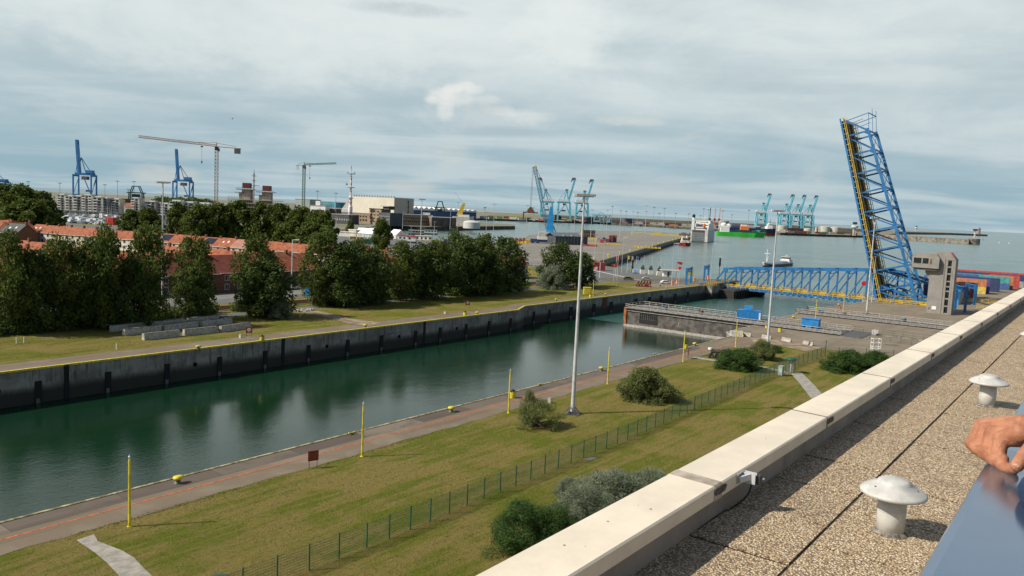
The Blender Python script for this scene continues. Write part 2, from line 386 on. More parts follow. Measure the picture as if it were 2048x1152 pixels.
sheet('quay_road', [(150, 61.0), (157.5, 60.2), (172, 58), (186, 57.5), (188, 62), (175, 66.5), (150, 66.0)], .028, ASPH)
sheet('quay_edge', rect(-180, 64.5, 170.8, 66.72), .022, EDGE)
sheet('painted_line', rect(-180, 63.44, 143, 63.58), .032, ORL)
sheet('painted_line', [(143, 63.44), (168, 61.2), (168, 61.34), (143, 63.58)], .034, ORL)
tag(MB().box(-180, 66.72, -.05, 171, 67.02, .09).build('kerb', mat('kerb_stone', (.34, .29, .16), .85, var=.3, scale=1.5)), kind='structure')
tag(MB().bar((171, 66.9, .03), (176, 70, .03), .3, .12).bar((176, 70, .03), (194.5, 70.2, .03), .3, .12).bar((207, 71, .03), (231, 71, .03), .3, .12).bar((243.5, 72.4, .03), (294, 66.5, .03), .3, .12).build('kerb', CONCB), kind='structure')
sheet('bare_earth', [at(*p) for p in [(1500, 676), (1560, 678), (1640, 696), (1615, 703), (1560, 692), (1510, 688)]], .03, SAND)
sheet('footpath', [at(*p) for p in [(153, 1081), (188, 1069), (196, 1083), (214, 1090), (243, 1101), (268, 1116), (285, 1134), (312, 1160), (300, 1175), (250, 1175), (236, 1150), (215, 1127), (190, 1106)]], .03, PATHC)
sheet('footpath', [at(*p) for p in [(1581, 746), (1602, 744), (1628, 770), (1670, 818), (1640, 820), (1600, 768)]], .03, PATHC)
sheet('footpath', [at(*p) for p in [(1515, 733), (1522, 732), (1580, 744), (1576, 748)]], .032, PATHC)
sheet('footpath', [at(*p) for p in [(1384, 716), (1389, 713.5), (1437, 720.5), (1433, 723.5)]], .03, PATHC)
for q in ([(608, 963-40), (660, 905), (700, 893), (655, 920)],): pass
sheet('stone_patch', [(70.8, 43.0), (72.2, 42.8), (72.5, 42.0), (71.1, 42.2)], .03, mat('dull_slab', (.16, .15, .14), .9))

# far side of the lock, harbour shore and dock, as one land body
shore = [at(*p) for p in [(317*0+1430, 562), (1350, 556), (1300, 548), (1240, 537)]]
MAIN = [(-180, 122.0), (165.2, 122.0), (169, 123.6), (173.5, 126.0), (292, 126.0), (292, 123.2), (299, 123.2), (299, 126.5), (331, 128), (330, 134), (312.6, 149), (321, 165), (337, 189), (351, 211), (362, 218.5), (1105, 503), (1207, 626), (975, 600), (675, 488), (473, 355.4)]
bk = [at(x, hor(x)+69) for x in (940, 840, 680, 560, 240, 110, -300, -900)]
MAIN = MAIN+[(p.x, p.y) for p in bk]+[(-700, 300), (-700, 122)]
wall('quay_wall', MAIN); sheet('ground', MAIN, 0.0, GRASS)
sheet('quay_road', [(-180, 122.3)]+[(165, 122.3), (168.8, 124), (173.4, 126.3), (292, 126.3), (292, 131)]+list(reversed(wavy(175, 285, 130.6, .3, 3, 3)))[1:]+[(170, 129.3)]+list(reversed(wavy(-180, 165, 128.2, .25, 2, 2)))[1:], .016, ASPH)
tag(MB().bar((-180, 122.12, .1), (165.2, 122.12, .1), .42, .28).bar((165.2, 122.12, .1), (173.5, 126.12, .1), .42, .28).bar((173.5, 126.12, .1), (292, 126.12, .1), .42, .28).build('kerb', YELD), kind='structure')
sheet('footpath', [at(*p) for p in [(590, 621), (640, 622), (700, 637), (760, 645), (740, 652), (700, 648), (650, 634)]], .03, SAND)
# paved port area behind the bridge ramp, dock, roads and the railway
sheet('apron', [(250, 139), (262, 131.5), (298, 126.8), (329, 128.5), (328, 134), (311, 149), (280, 140)], .02, CONC)
sheet('road', [(290, 131), (329, 129.5), (311, 150), (319, 166), (335, 190), (349, 211), (300, 215), (270, 190), (262, 160), (281, 142)], .024, ROADG)
sheet('dock', [(352, 214), (362, 219.5), (1104, 504), (1205, 624), (975, 598), (675, 486.5), (474, 354), (300, 330), (280, 260), (300, 215)], .03, DOCKC)
sheet('road', rect(-300, 152.5, 262, 156.5), .02, ROADG)
sheet('railway_bed', rect(-300, 160.5, 262, 167.5), .024, mat('railway_ballast', (.16, .10, .065), .95, var=.25, scale=2, bump=.4))
for v in (162, 163.5, 165, 166.5): tag(MB().box(-300, v, .02, 262, v+.09, .2).build('rail', RUST), kind='structure')
sheet('road', rect(-300, 171.5, 262, 178), .02, ROADG)
sheet('road', rect(-300, 178.5, 150, 189.8), .026, paving_mat('street_paving', (.20, .19, .18), (.24, .23, .21), (.15, .15, .14), 9, 5, .5))
sheet('painted_line', [(268, 163.4), (300, 205), (299.4, 205.4), (267.4, 163.8)], .05, WHITE)
sheet('painted_line', [(285, 150), (320, 200), (319.2, 200.4), (284.2, 150.4)], .05, WHITE)
# dark timber landing under the lowered bridge
b = MB().box(300, 117.5, -9, 334, 124, -1.9)
for i in range(12): b.tube((301+i*2.9, 117.3, -9), (301+i*2.9, 117.3, -1.2), .3, n=6)
tag(b.build('landing_pier', mat('tarred_timber', (.03, .025, .02), .8, var=.3)), 'dark timber landing pier low in the water under the lowered bridge', 'pier')
# far land, beyond the marina
def wl(px, py): p = at(px, py, -5); return (p.x, p.y)
FAR = [far(x, D)[:2] for x, D in ((-900, 950), (-300, 950), (100, 950), (330, 950), (430, 720), (560, 708), (690, 708))]+[wl(760, 458), wl(850, 462), wl(1030, 458.5), wl(1029, 455), wl(935, 448.5), wl(948, 441), wl(960, 440.4), wl(1200, 448), wl(1340, 456), wl(1420, 461.5), wl(1560, 470), wl(1640, 473), wl(1720, 475), wl(1748, 475.5), wl(1800, 468.5), wl(1790, 466), wl(1700, 460), wl(1340, 442.5), wl(1000, 427), wl(560, 407), wl(-300, 367), wl(-900, 340)]
wall('shore_wall', FAR, -9, -.01, mat('far_quay_wall', (.07, .065, .06), .9, var=.3, scale=.1))
sheet('far_ground', FAR, 0.0, mat('port_ground', (.20, .185, .14), .95, var=.2, scale=.01, col2=(.12, .13, .07)))
bw = [wl(1735, 475.4), wl(1937, 488.6), wl(1947, 487.4), wl(1740, 473.4)]
wall('breakwater', bw, -9, 4.5, ROCK)
tag(MB().prism([(wl(1945, 488.6)[0]+14*math.cos(a), wl(1945, 488.6)[1]+14*math.sin(a)) for a in np.linspace(0, 6.28, 13)[:-1]], -9, 7.5).build('breakwater_head', ROCK), kind='structure')
wall('far_breakwater', [wl(1790, 468.3), wl(1900, 469.8), wl(1975, 472.6), wl(1960, 471), wl(1880, 467.6), wl(1700, 462.0)], -9, 5, ROCK)
# long sea wall along the horizon
a, b_ = spot(1082, 3100), spot(1760, 3100)
d = (b_-a).normalized(); n = Vector((-d.y, d.x, 0))*30
wall('sea_wall', [a[:2], b_[:2], (b_+n)[:2], (a+n)[:2]], 0, 11, mat('sea_wall_concrete', (.20, .175, .145), .95, var=.1, scale=.02))
a, b_ = spot(975, 2500), spot(1180, 2300)
tag(MB().prism([a[:2], spot(1040, 2460)[:2], b_[:2], spot(1180, 2700)[:2], spot(985, 2700)[:2]], 0, 3).build('dune', GRASS), kind='structure')

# ================= my own roof: the building the picture is taken from =================
RZ = CAMZ-2.41; CT = CAMZ-2.07
bld = thing('control_building', 'tall control building whose pebbled roof and cream parapet fill the right foreground', 'building', (0, 0, 0))
MB().box(-25, -22, 0, 62, 2.62, RZ-.15).build('wall', OFFW, bld)
def slab_mat():
    m, t, b, g = newmat('washed_pebble_slabs'); X_, Y_, Z_ = _sep(t, g)
    vo = N(t, 'ShaderNodeTexVoronoi'); vo.inputs['Scale'].default_value = 56.; L(t, comb(t, X_, M(t, 'MULTIPLY', Y_, 1.1), Z_), vo.inputs['Vector'])
    cc = N(t, 'ShaderNodeSeparateColor'); L(t, vo.outputs['Color'], cc.inputs[0])
    c = mix(t, cc.outputs[0], (.40, .29, .17), (.62, .49, .31)); c = mix(t, M(t, 'GREATER_THAN', cc.outputs[1], .80), c, (.74, .64, .46))
    c = mix(t, M(t, 'GREATER_THAN', cc.outputs[2], .86), c, (.24, .16, .10))
    gap = MR(t, vo.outputs['Distance'], .42, .72); c = mix(t, gap, c, (.19, .135, .085))
    st = noise(t, g, 1.1, 6, .65, .5); c = mix(t, M(t, 'MULTIPLY', MR(t, st, .5, .7), .38), c, (.12, .095, .06))
    L(t, c, b.inputs['Base Color']); b.inputs['Roughness'].default_value = .75
    bumpto(t, b, M(t, 'SUBTRACT', 1.0, vo.outputs['Distance']), 1.0, .012); return m
SLAB = slab_mat()
# slabs with real joints: long joint at Y=1.62, cross joints every 0.94 m
s = MB(); rr = random.Random(3)
vs = [2.44, 1.635, .62, -.4, -1.42]
for j in range(4):
    u = -1.0 if j % 2 == 0 else -1.45
    while u < 61:
        z = RZ+rr.uniform(-.004, .004); gp = .038
        s.box(u+gp/2, vs[j+1]+(.012 if j else .014), RZ-.05, u+.94-gp/2, vs[j]-(.012 if j != 0 else 0), z); u += .94
s.build('roof_slabs', SLAB, bld)
MB().box(-25, -22, RZ-.15, 62, 2.44, RZ-.012).build('roof_base', mat('mossy_joint_fill', (.045, .032, .018), .95, var=.3, scale=9, bump=.4), bld)
MB().box(-25, 2.40, RZ-.04, 62, 2.62, CT-.10).build('parapet_wall', mat('parapet_render', (.30, .265, .225), .85, var=.12, scale=1.2, dirt=.35, bump=.1), bld)
CAPM = mat('cream_coping', (.72, .64, .51), .6, var=.05, scale=1.4, bump=.05, bscale=60, dirt=.06)
u = 5.82-3*9; k = 0
while u < 60:
    cs = MB(); cs.extr([(2.315, CT-.115), (2.315, CT-.012), (2.327, CT), (2.70, CT+.01), (2.712, CT), (2.712, CT-.115)], u+.004, u+2.996, 'x').build('coping', CAPM, bld)
    if u > 2:
        # metal joint sleeve over the joint and the bare dark patch on its inner face
        sl_ = MB().extr([(2.309, CT-.118), (2.309, CT-.009), (2.324, CT+.004), (2.70, CT+.014), (2.718, CT+.002), (2.718, CT-.118)], u-.015, u+(.13 if k == 1 else .008), 'x'); sl_.build('joint_sleeve', mat('worn_coping_sleeve', (.42, .36, .29), .7, var=.15, scale=6) if k == 1 else mat('dark_joint', (.16, .13, .10), .8), bld)
        w = .11
        pts = []; r3 = random.Random(k)
        for a in np.linspace(0, 2*math.pi, 15)[:-1]:
            ca_, sa_ = math.cos(a), math.sin(a); sq = 1/max(abs(ca_), abs(sa_))**.7
            pts.append((u+.10+w*1.15*ca_*sq*r3.uniform(.88, 1.06), CT-.052+.030*sa_*sq*r3.uniform(.85, 1.1)))
        kk = MB(); n0 = len(pts); kk.v = [(p[0], 2.3065, p[1]) for p in pts]+[(p[0], 2.3095, p[1]) for p in pts]
        kk.f = [tuple(range(n0)), tuple(reversed(range(n0, 2*n0)))]+[(i, (i+1) % n0, n0+(i+1) % n0, n0+i) for i in range(n0)]
        kk.build('joint_patch', mat('bare_joint_patch', (.10, .085, .08), .9, var=.3, scale=30), bld); k += 1
    u += 3
# bird-dirt marks on the coping
mk = MB(); r4 = random.Random(5)
for cx, cy in [(5.05, 2.48), (4.62, 2.56), (5.02, 2.56), (4.05, 2.52), (7.4, 2.5), (4.15, 2.5), (10.9, 2.45)]:
    for i in range(4):
        x, y = cx+r4.gauss(0, .03), cy+r4.gauss(0, .02); w = r4.uniform(.003, .012); zt = CT+.01*(y-2.327)/.373
        if i == 0: MB().lathe([(.001, .0012), (w, .0013), (w*.7, .003), (.001, .0032)], (x, y, zt), 9).build('dirt_mark', mat('dirt', (.20, .18, .16), .9), bld)

# roof vents
def roof_vent(loc, label):
    t = thing('roof_vent', label, 'vent', loc, 0, 'mushroom vents on the roof')
    G_ = mat('grey_vent_plastic', (.48, .48, .45), .5, var=.07, scale=9, dirt=.06)
    MB().lathe([(.150, -.02), (.146, .006), (.128, .012), (.118, .034), (.112, .036)], n=32).build('collar', mat('grimy_collar', (.20, .18, .15), .9, var=.3, scale=30), t, smooth=True)
    MB().lathe([(.1135, .19), (.1155, .192), (.1155, .206), (.1135, .208)], n=32).build('seam', G_, t)
    for a_ in (0.4, 2.5, 4.6): MB().lathe([(.001, 0), (.008, 0), (.006, .005), (.001, .006)], (.19*math.cos(a_), .19*math.sin(a_), .402), 8).build('screw', GALVD, t)
    MB().lathe([(.112, -.03), (.112, .33)], n=40).build('pipe', G_, t, smooth=False)
    for p in KIDS[t.name][-1].data.polygons: p.use_smooth = len(p.vertices) == 4 and abs(p.normal.z) < .5
    MB().lathe([(.05, .30), (.250, .325), (.262, .332), (.263, .350), (.250, .360), (.20, .395), (.13, .422), (.128, .438), (.10, .452), (.04, .460), (.01, .461)], n=48).build('hood', G_, t, smooth=True)
    t.scale = (.93, .93, .97); return t
vp = at(1779, 1066, RZ); roof_vent((vp.x, vp.y, RZ), 'pale grey mushroom-shaped roof vent, the nearest one, beside the dark handrail')
vp = at(1973, 812, RZ); roof_vent((vp.x, vp.y, RZ), 'pale grey mushroom-shaped roof vent just behind the hand on the rail')
vp2 = at(2062, 720, RZ); roof_vent((19.4, 1.21, RZ), 'pale grey mushroom-shaped roof vent farthest along the roof, cut by the photo edge')
# clamp lamp and cable on the parapet
t = thing('clamp_lamp', 'small grey clamp lamp with black cable fixed to the inner face of the cream parapet', 'lamp', (6.42, 2.30, CT-.06))
MB().box(-.16, .004, -.03, -.02, .012, .05).build('back_plate', GREY, t)
MB().box(-.05, -.10, -.04, -.035, .004, .045).box(-.02, -.10, -.035, -.006, .004, .05).box(-.05, -.06, .0, -.006, -.03, .02).bar((-.14, 0, 0), (-.04, -.06, .02), .02, .05).build('bracket', GALV, t)
MB().box(-.02, -.135, -.045, .035, -.05, .035).build('housing', GALVD, t, bevel=.006)
MB().lathe([(.004, -.006), (.013, 0), (.010, .010), (.002, .013)], (0, 0, 0), 10).build('lens', mat('bright_lens', (.9, .9, .88), .1), t, smooth=True, loc=(.02, -.142, 0))
cp = []
for q in np.linspace(0, 1, 9): cp.append((-.01-.10*q+.02*math.sin(q*3), -.06+.13*q-.04*math.sin(q*3.1), -.04-.235*q))
MB().path(cp, .007, 8).path([cp[-1], (-.2, .085, -.275), (-.45, .09, -.279), (-.7, .09, -.281)], .006, 8).build('cable', BLACK, t, smooth=True)

# handrail in front of the camera
RAIL = mat('blue_grey_enamel', (.20, .27, .38), .16, .85, var=.04, scale=3)
rl = thing('handrail', 'wide glossy blue-grey handrail running up the lower right corner', 'railing', (0, 0, 0))
pr = [(.19, 25.485), (.184, 25.497), (.168, 25.503), (-.17, 25.503), (-.19, 25.49), (-.19, 25.46), (-.18, 25.45), (.18, 25.45), (.19, 25.46)]
MB().extr(pr, -1.2, 9, 'x').build('top_rail', RAIL, rl)
for u in (.2, 2.9, 5.6, 8.3): MB().box(u-.03, -.03, 24.2, u+.03, .03, 25.45).build('post', GALVD, rl)
MB().box(-1.2, -.02, 24.85, 9, .02, 24.89).box(-1.2, -.02, 24.5, 9, .02, 24.54).build('middle_bar', GALVD, rl)
tag(MB().box(-1.2, -2.6, RZ, 9, .12, 24.2).build('viewing_platform', GREY), 'grey raised viewing platform under the handrail on the roof', 'platform')

# ================= lock furniture =================
def rail_fence(mb, p, q, h, sp, rails=(1.0, .5), w=.05, z=None):
    p, q = Vector(p), Vector(q); n = max(1, round((q-p).length/sp))
    for i in range(n+1):
        a = p.lerp(q, i/n); mb.bar(a, a+Vector((0, 0, h)), w)
    for r in rails: mb.bar(p+Vector((0, 0, h*r)), q+Vector((0, 0, h*r)), w)
    return mb
# tall floodlight masts
def mast_proto(H=28.0, heads='bar'):
    t = thing('light_mast', 'tall tapered grey floodlight mast', 'light mast', (0, 0, 0), 0)
    MB().tube((0, 0, .25), (0, 0, H), .28, .11, 12).build('pole', GALV, t, smooth=False)
    b = MB().box(-.9, -.9, 0, .9, .9, .1).box(-.5, -.5, .1, .5, .5, .3)
    for i in range(4):
        a = math.pi/4+i*math.pi/2; b.bar((math.cos(a)*.35, math.sin(a)*.35, .9), (math.cos(a)*1.05, math.sin(a)*1.05, .15), .12, .12)
    b.build('base', GALVD, t)
    h = MB().bar((-1.2, 0, H), (1.2, 0, H), .14, .14).build('cross_arm', GALV, t)
    for x in (-1.15, -.72, -.2, .3, .75, 1.2): MB().box(x-.24, -.34, H+.02, x+.24, .3, H+.3).build('floodlight', GREY if x > -1 else WHITE, t)
    return t
mp = mast_proto()
def base(px, py): p = at(px, py); return (p.x, p.y, 0)
mp.location = base(1145, 827); mp.rotation_euler = (0, 0, FACE)
mp['label'] = 'tall grey floodlight mast standing on the grass between two bushes, nearest of the masts'; mp['group'] = 'floodlight masts around the lock'
for (px, py, top, lab) in [(1535, 691, 420, 'tall grey floodlight mast on the near apron beside the blue container cabin'), (1733, 629, 440, 'tall leaning-looking grey floodlight mast in front of the raised blue bridge leaf'), (325, 640, 359, 'tall grey floodlight mast rising out of the trees at the far left'), (839, 545, 392, 'tall grey floodlight mast rising behind the long row of trees')]:
    c = dup(mp, base(px, py), FACE, lab, 'floodlight masts around the lock')
# yellow signal poles
def ypole():
    t = thing('yellow_pole', '', 'pole', (0, 0, 0), 0, 'yellow poles along the quay')
    MB().tube((0, 0, 0), (0, 0, 5.35), .11, .085, 10).lathe([(.2, 0), (.2, .03), (.12, .05)], n=10).build('post', YEL, t)
    MB().lathe([(.05, 5.35), (.05, 5.5), (.09, 5.52), (.09, 5.62), (.03, 5.68), (.02, 5.8)], n=8).build('lamp', GALV, t)
    return t
yp = ypole()
YP = [((259, 1053), 'tall yellow pole nearest the camera, at the edge of the grass beside the pale path'), ((724, 913), 'tall yellow pole on the grass edge right of the square red-brown board'), ((1017, 826), 'tall yellow pole with a yellow bin right behind it, left of the scruffy bush'), ((1215, 768), 'tall yellow pole on the grass edge behind the big round bush'), ((1366, 724), 'tall yellow pole beside the narrow red sign on the quay edge'), ((1471, 694), 'tall yellow pole where the quay road meets the concrete apron'), ((1686, 627), 'tall yellow pole beside the small red hydrant near the lowered bridge'), ((1186, 592), 'yellow pole on the far quay beside the yellow box')]
for i, (p, lab) in enumerate(YP):
    o = yp if i == 0 else dup(yp, (0, 0, 0)); o.location = base(*p); o['label'] = lab
    if i == 7: o.scale = (1, 1, .9)
t = dup(yp, base(1631, 636), 0, 'yellow pole with a bent white lamp head beside the small blue cabin'); 
lc = MB().bar((0, 0, 5.5), (-.5, .2, 5.75), .1).box(-.75, .1, 5.7, -.35, .35, 5.85).build('lamp_head', WHITE, t)
# bollards
def bollard():
    t = thing('bollard', '', 'bollard', (0, 0, 0), 0, 'yellow mooring bollards')
    MB().lathe([(.42, 0), (.42, .06), (.28, .12), (.26, .34)], n=14).build('foot', GALVD, t, smooth=True)
    hd = MB().lathe([(.27, .34), (.36, .42), (.42, .55), (.36, .66), (.2, .72), (.02, .74)], n=14)
    for i, vx in enumerate(hd.v):
        if vx[0] > 0: hd.v[i] = (vx[0]*1.55, vx[1]*.85, vx[2]+.05*vx[0])
    hd.build('head', YEL, t, smooth=True); return t
bo = bollard(); first = True
for p, lab in [((355, 967), 'yellow bollard with a dark foot nearest the camera, between the first two yellow poles'), ((902, 824), 'yellow bollard on the near quay edge left of the yellow bin'), ((1202, 742), 'yellow bollard on the near quay edge just left of a yellow pole'), ((1389, 692), 'yellow bollard on the near quay edge past the narrow red sign'), ((396, 699), 'yellow bollard on the far quay just below the rows of concrete beams'), ((730, 655), 'yellow bollard on the far quay where the earth track joins the road'), ((954, 629), 'yellow bollard on the far quay right of a small red board'), ((1112, 602), 'yellow bollard on the far quay at the widening of the road'), ((1211, 591), 'yellow bollard on the far quay right of the yellow pole'), ((1333, 577), 'yellow bollard on the far quay beside the worker in the bright jacket'), ((1677, 612), 'yellow bollard at the water edge under the lowered bridge'), ((1587, 637), 'yellow bollard at the corner of the quay between the two gates')]:
    o = bo if first else dup(bo, (0, 0, 0)); first = False; o.location = base(*p); o['label'] = lab
# low cleats
def cleat():
    t = thing('mooring_cleat', '', 'cleat', (0, 0, 0), 0, 'small yellow cleats on the near quay edge')
    MB().box(-.25, -.12, 0, .25, .12, .1).build('foot', GALVD, t)
    MB().tube((-.5, 0, .28), (-.12, 0, .2), .07, .09, 8).tube((-.12, 0, .2), (.12, 0, .2), .09, .09, 8).tube((.12, 0, .2), (.5, 0, .28), .09, .07, 8).tube((-.15, 0, .05), (-.15, 0, .2), .07).tube((.15, 0, .05), (.15, 0, .2), .07).build('horn', YELD, t); return t
c0 = cleat()
for i, (p, lab) in enumerate([((704, 869), 'small yellow cleat at the kerb just left of the second yellow pole'), ((1080, 771), 'small yellow cleat at the kerb between the mast and the yellow bin'), ((1309, 710), 'small pale cleat at the kerb left of the narrow red sign')]):
    o = c0 if i == 0 else dup(c0, (0, 0, 0)); o.location = base(*p); o['label'] = lab
# yellow drums with black tops
def drum():
    t = thing('drum_bin', '', 'bin', (0, 0, 0), 0, 'yellow drums with black tops')
    MB().lathe([(.42, 0), (.42, .32), (.44, .34), (.42, .36), (.42, .66), (.44, .68), (.42, .7), (.42, .95)], n=16).build('body', YEL, t)
    MB().lathe([(.40, .951), (.36, 1.0), (.2, 1.03), (.15, 1.2), (.02, 1.22)], n=12).bar((-.5, 0, .98), (.5, 0, .98), .12).build('cap', BLACK, t); return t
d0 = drum()
for i, (p, lab) in enumerate([((1025, 796), 'yellow drum with a black top just right of the third yellow pole'), ((1371, 697), 'yellow drum partly behind the yellow pole by the narrow red sign'), ((1560, 664), 'yellow drum on the apron between the two blue cabins'), ((524, 683), 'yellow drum with a black top on the far quay right of the red board'), ((930, 632), 'yellow drum on the far quay below the distant red board'), ((1181, 595), 'yellow drum with a black top at the foot of the far yellow pole'), ((1533, 656), 'small yellow drum behind the second floodlight mast')]):
    o = d0 if i == 0 else dup(d0, (0, 0, 0)); o.location = base(*p); o['label'] = lab
    if i == 6: o.scale = (.7,)*3
# life-buoy / notice boards
def board(px, py, h, w, rz, lab, face=None, symbol=False, m=DRED):
    t = thing('notice_board', lab, 'sign', base(px, py), rz)
    MB().box(-w/2, -.05, h*.42, w/2, .05, h).build('panel', m, t)
    MB().box(-w/2+.1, -.02, 0, -w/2+.15, .02, h*.42).box(w/2-.15, -.02, 0, w/2-.1, .02, h*.42).build('leg', GALVD, t)
    if symbol:
        mb = MB().lathe([(.02, -.05), (.3, -.04), (.3, 0), (.02, .0)], n=14); o = mb.build('ring', WHITE, t, loc=(0, -.055, h*.72)); o.rotation_euler = (R(90), 0, 0)
        mb = MB().lathe([(.02, -.06), (.16, -.05), (.16, 0), (.02, 0)], n=12); o = mb.build('ring_centre', m, t, loc=(0, -.062, h*.72)); o.rotation_euler = (R(90), 0, 0)
    return t
board(626, 936, 1.75, 1.05, FACE+R(35), 'square red-brown board on two thin legs beside the orange line')
board(1376, 717, 1.75, 1.0, FACE+R(72), 'narrow red-brown sign seen nearly edge-on beside the fifth yellow pole')
board(498, 674, 1.9, 1.15, FACE+R(10), 'red board with a white ring mark on the far quay by the concrete beams', symbol=True)
board(935, 616, 1.9, 1.15, FACE+R(10), 'red board with a white ring mark on the far grass, right of the others', symbol=True)
# concrete beams laid in three rows
def beam(a, b, lab, h=1.15):
    p, q = at(*a), at(*b); d = q-p; L_ = d.length; ang = math.atan2(d.y, d.x)
    t = thing('concrete_beam', lab, 'beam', (p.x, p.y, 0), ang, 'concrete beams laid in three rows')
    MB().extr([(0, 0), (.9, 0), (.82, h), (.08, h)], 0, L_, 'x').build('side', CONCB, t)
    MB().box(.02, .06, h, L_-.02, .84, h+.05).build('top', mat('mossy_concrete_top', (.13, .12, .10), .95, var=.2), t)
rows = [('front row', [((289, 681), (361, 673)), ((370, 672), (436, 665)), ((444, 665), (502, 656))]), ('middle row', [((251, 672), (324, 662)), ((331, 662), (397, 653)), ((405, 653), (465, 647))]), ('back row', [((225, 664), (296, 655)), ((304, 656), (370, 648)), ((377, 648), (438, 641))])]
for rn, lst in rows:
    for (a, b), w in zip(lst, ('left', 'middle', 'right')):
        beam(a, b, '%s concrete beam of the %s laid on the far grass' % (w, rn))
# marker posts and small boxes on the far grass
def marker(px, py, lab, h=.9, m=WHITE, w=.11):
    t = thing('marker_post', lab, 'post', base(px, py), 0, 'small white marker posts')
    MB().box(-w/2, -w/2, 0, w/2, w/2, h).build('shaft', m, t); MB().box(-w/2-.02, -w/2-.02, h, w/2+.02, w/2+.02, h+.08).build('cap', m, t); return t
for p, lab in [((33, 687), 'white marker post at the far left edge of the grass'), ((48, 686), 'white marker post, second from the left edge, under the trees'), ((233, 699), 'white marker post on the grass left of the concrete beams'), ((587, 634), 'white marker post, left of the pair by the earth track'), ((600, 634), 'white marker post, right of the pair by the earth track'), ((1092, 578), 'white marker post, left of the pair under the grey-green bush'), ((1098, 578), 'white marker post, right of the pair under the grey-green bush'), ((1150, 577), 'white marker post just left of the yellow box'), ((1673, 716), 'white marker post behind the fence by the right-hand shrub')]: marker(*p, lab)
for p, lab in [((481, 676), 'small grey service box on the far grass left of a red board'), ((1099, 806), 'small white service box on the near grass left of the tall mast'), ((890, 628), 'small white service box on the far grass left of a red board')]:
    t = thing('service_box', lab, 'box', base(*p), .3, 'small service boxes')
    MB().box(-.22, -.2, 0, .22, .2, .62).build('body', OFFW, t); MB().box(-.25, -.23, .62, .25, .23, .7).build('lid', GREY, t)
# jersey barriers on the apron
for (a, b), lab in [(((1484, 671), (1502, 674)), 'concrete barrier nearest the yellow pole on the apron'), (((1524, 676), (1542, 679)), 'concrete barrier behind the foot of the second mast'), (((1564, 681), (1582, 685)), 'concrete barrier right of the second mast'), (((1606, 688), (1626, 692)), 'concrete barrier farthest right on the apron')]:
    p, q = at(*a), at(*b); d = q-p
    t = thing('concrete_barrier', lab, 'barrier', (p.x, p.y, 0), math.atan2(d.y, d.x), 'concrete barriers on the apron')
    MB().extr([(-.3, 0), (.3, 0), (.3, .12), (.12, .35), (.1, .8), (-.1, .8), (-.12, .35), (-.3, .12)], 0, d.length, 'x').build('block', CONCB, t)
# yellow-edged step at the quay corner
t = thing('quay_wedge', 'concrete wedge with yellow edge stripes at the corner beside the lock gate', 'wedge', (170.6, 66.6, 0), math.atan2(3.1, 5))
MB().extr([(0, 0), (3.4, 0), (2.4, 1.1), (.6, 1.1)], -2.4, 0, 'y').build('block', CONCB, t)
MB().bar((.02, -2.42, .05), (.6, -2.42, 1.12), .12, .12).bar((3.38, -2.42, .05), (2.42, -2.42, 1.12), .12, .12).bar((.6, -2.42, 1.12), (2.4, -2.42, 1.12), .12).build('edge_stripe', YEL, t)
# stack of timbers/fender beams on the grass
p = at(1418, 716); t = thing('fender_rack', 'dark timber rack with a rolled brown fender lying on top, by the shrubs', 'rack', (p.x, p.y, 0), FACE+R(-8))
r_ = MB()
for i in range(7): r_.bar((i*.95, 0, 0), (i*.95+.45, .3, 1.1), .22, .3).bar((i*.95+.9, 0, 0), (i*.95+.45, .3, 1.1), .22, .3)
r_.bar((-.1, 0, .08), (7, 0, .08), .3, .16).bar((-.1, 1.9, .08), (7, 1.9, .08), .3, .16).build('trestle', mat('black_timber', (.022, .020, .018), .8, var=.3), t)
MB().tube((.4, 1.0, 1.25), (6.6, 1.0, 1.15), .42, .42, 12).build('fender', mat('brown_fender', (.10, .075, .06), .85, var=.2), t)
MB().lathe([(.4, .0), (.4, .3), (.1, .34)], (.2, .9, 1.5), 10).build('white_cap', WHITE, t)
# white crate stack by the fence corner
p = at(1745, 706); t = thing('crate_rack', 'white metal stillage rack standing by the fence, cut by the parapet line', 'rack', (p.x, p.y, 0), FACE)
c_ = MB()
for x in (0, 1.6):
    for y in (0, 1.1): c_.bar((x, y, 0), (x, y, 3.0), .08)
for z in (.15, .9, 1.3, 2.1, 2.9):
    c_.bar((0, 0, z), (1.6, 0, z), .07).bar((0, 1.1, z), (1.6, 1.1, z), .09).bar((0, 0, z), (0, 1.1, z), .09).bar((1.6, 0, z), (1.6, 1.1, z), .09)
c_.build('frame', WHITE, t); MB().box(.1, .1, .2, 1.5, 1, .6).build('load', OFFW, t)

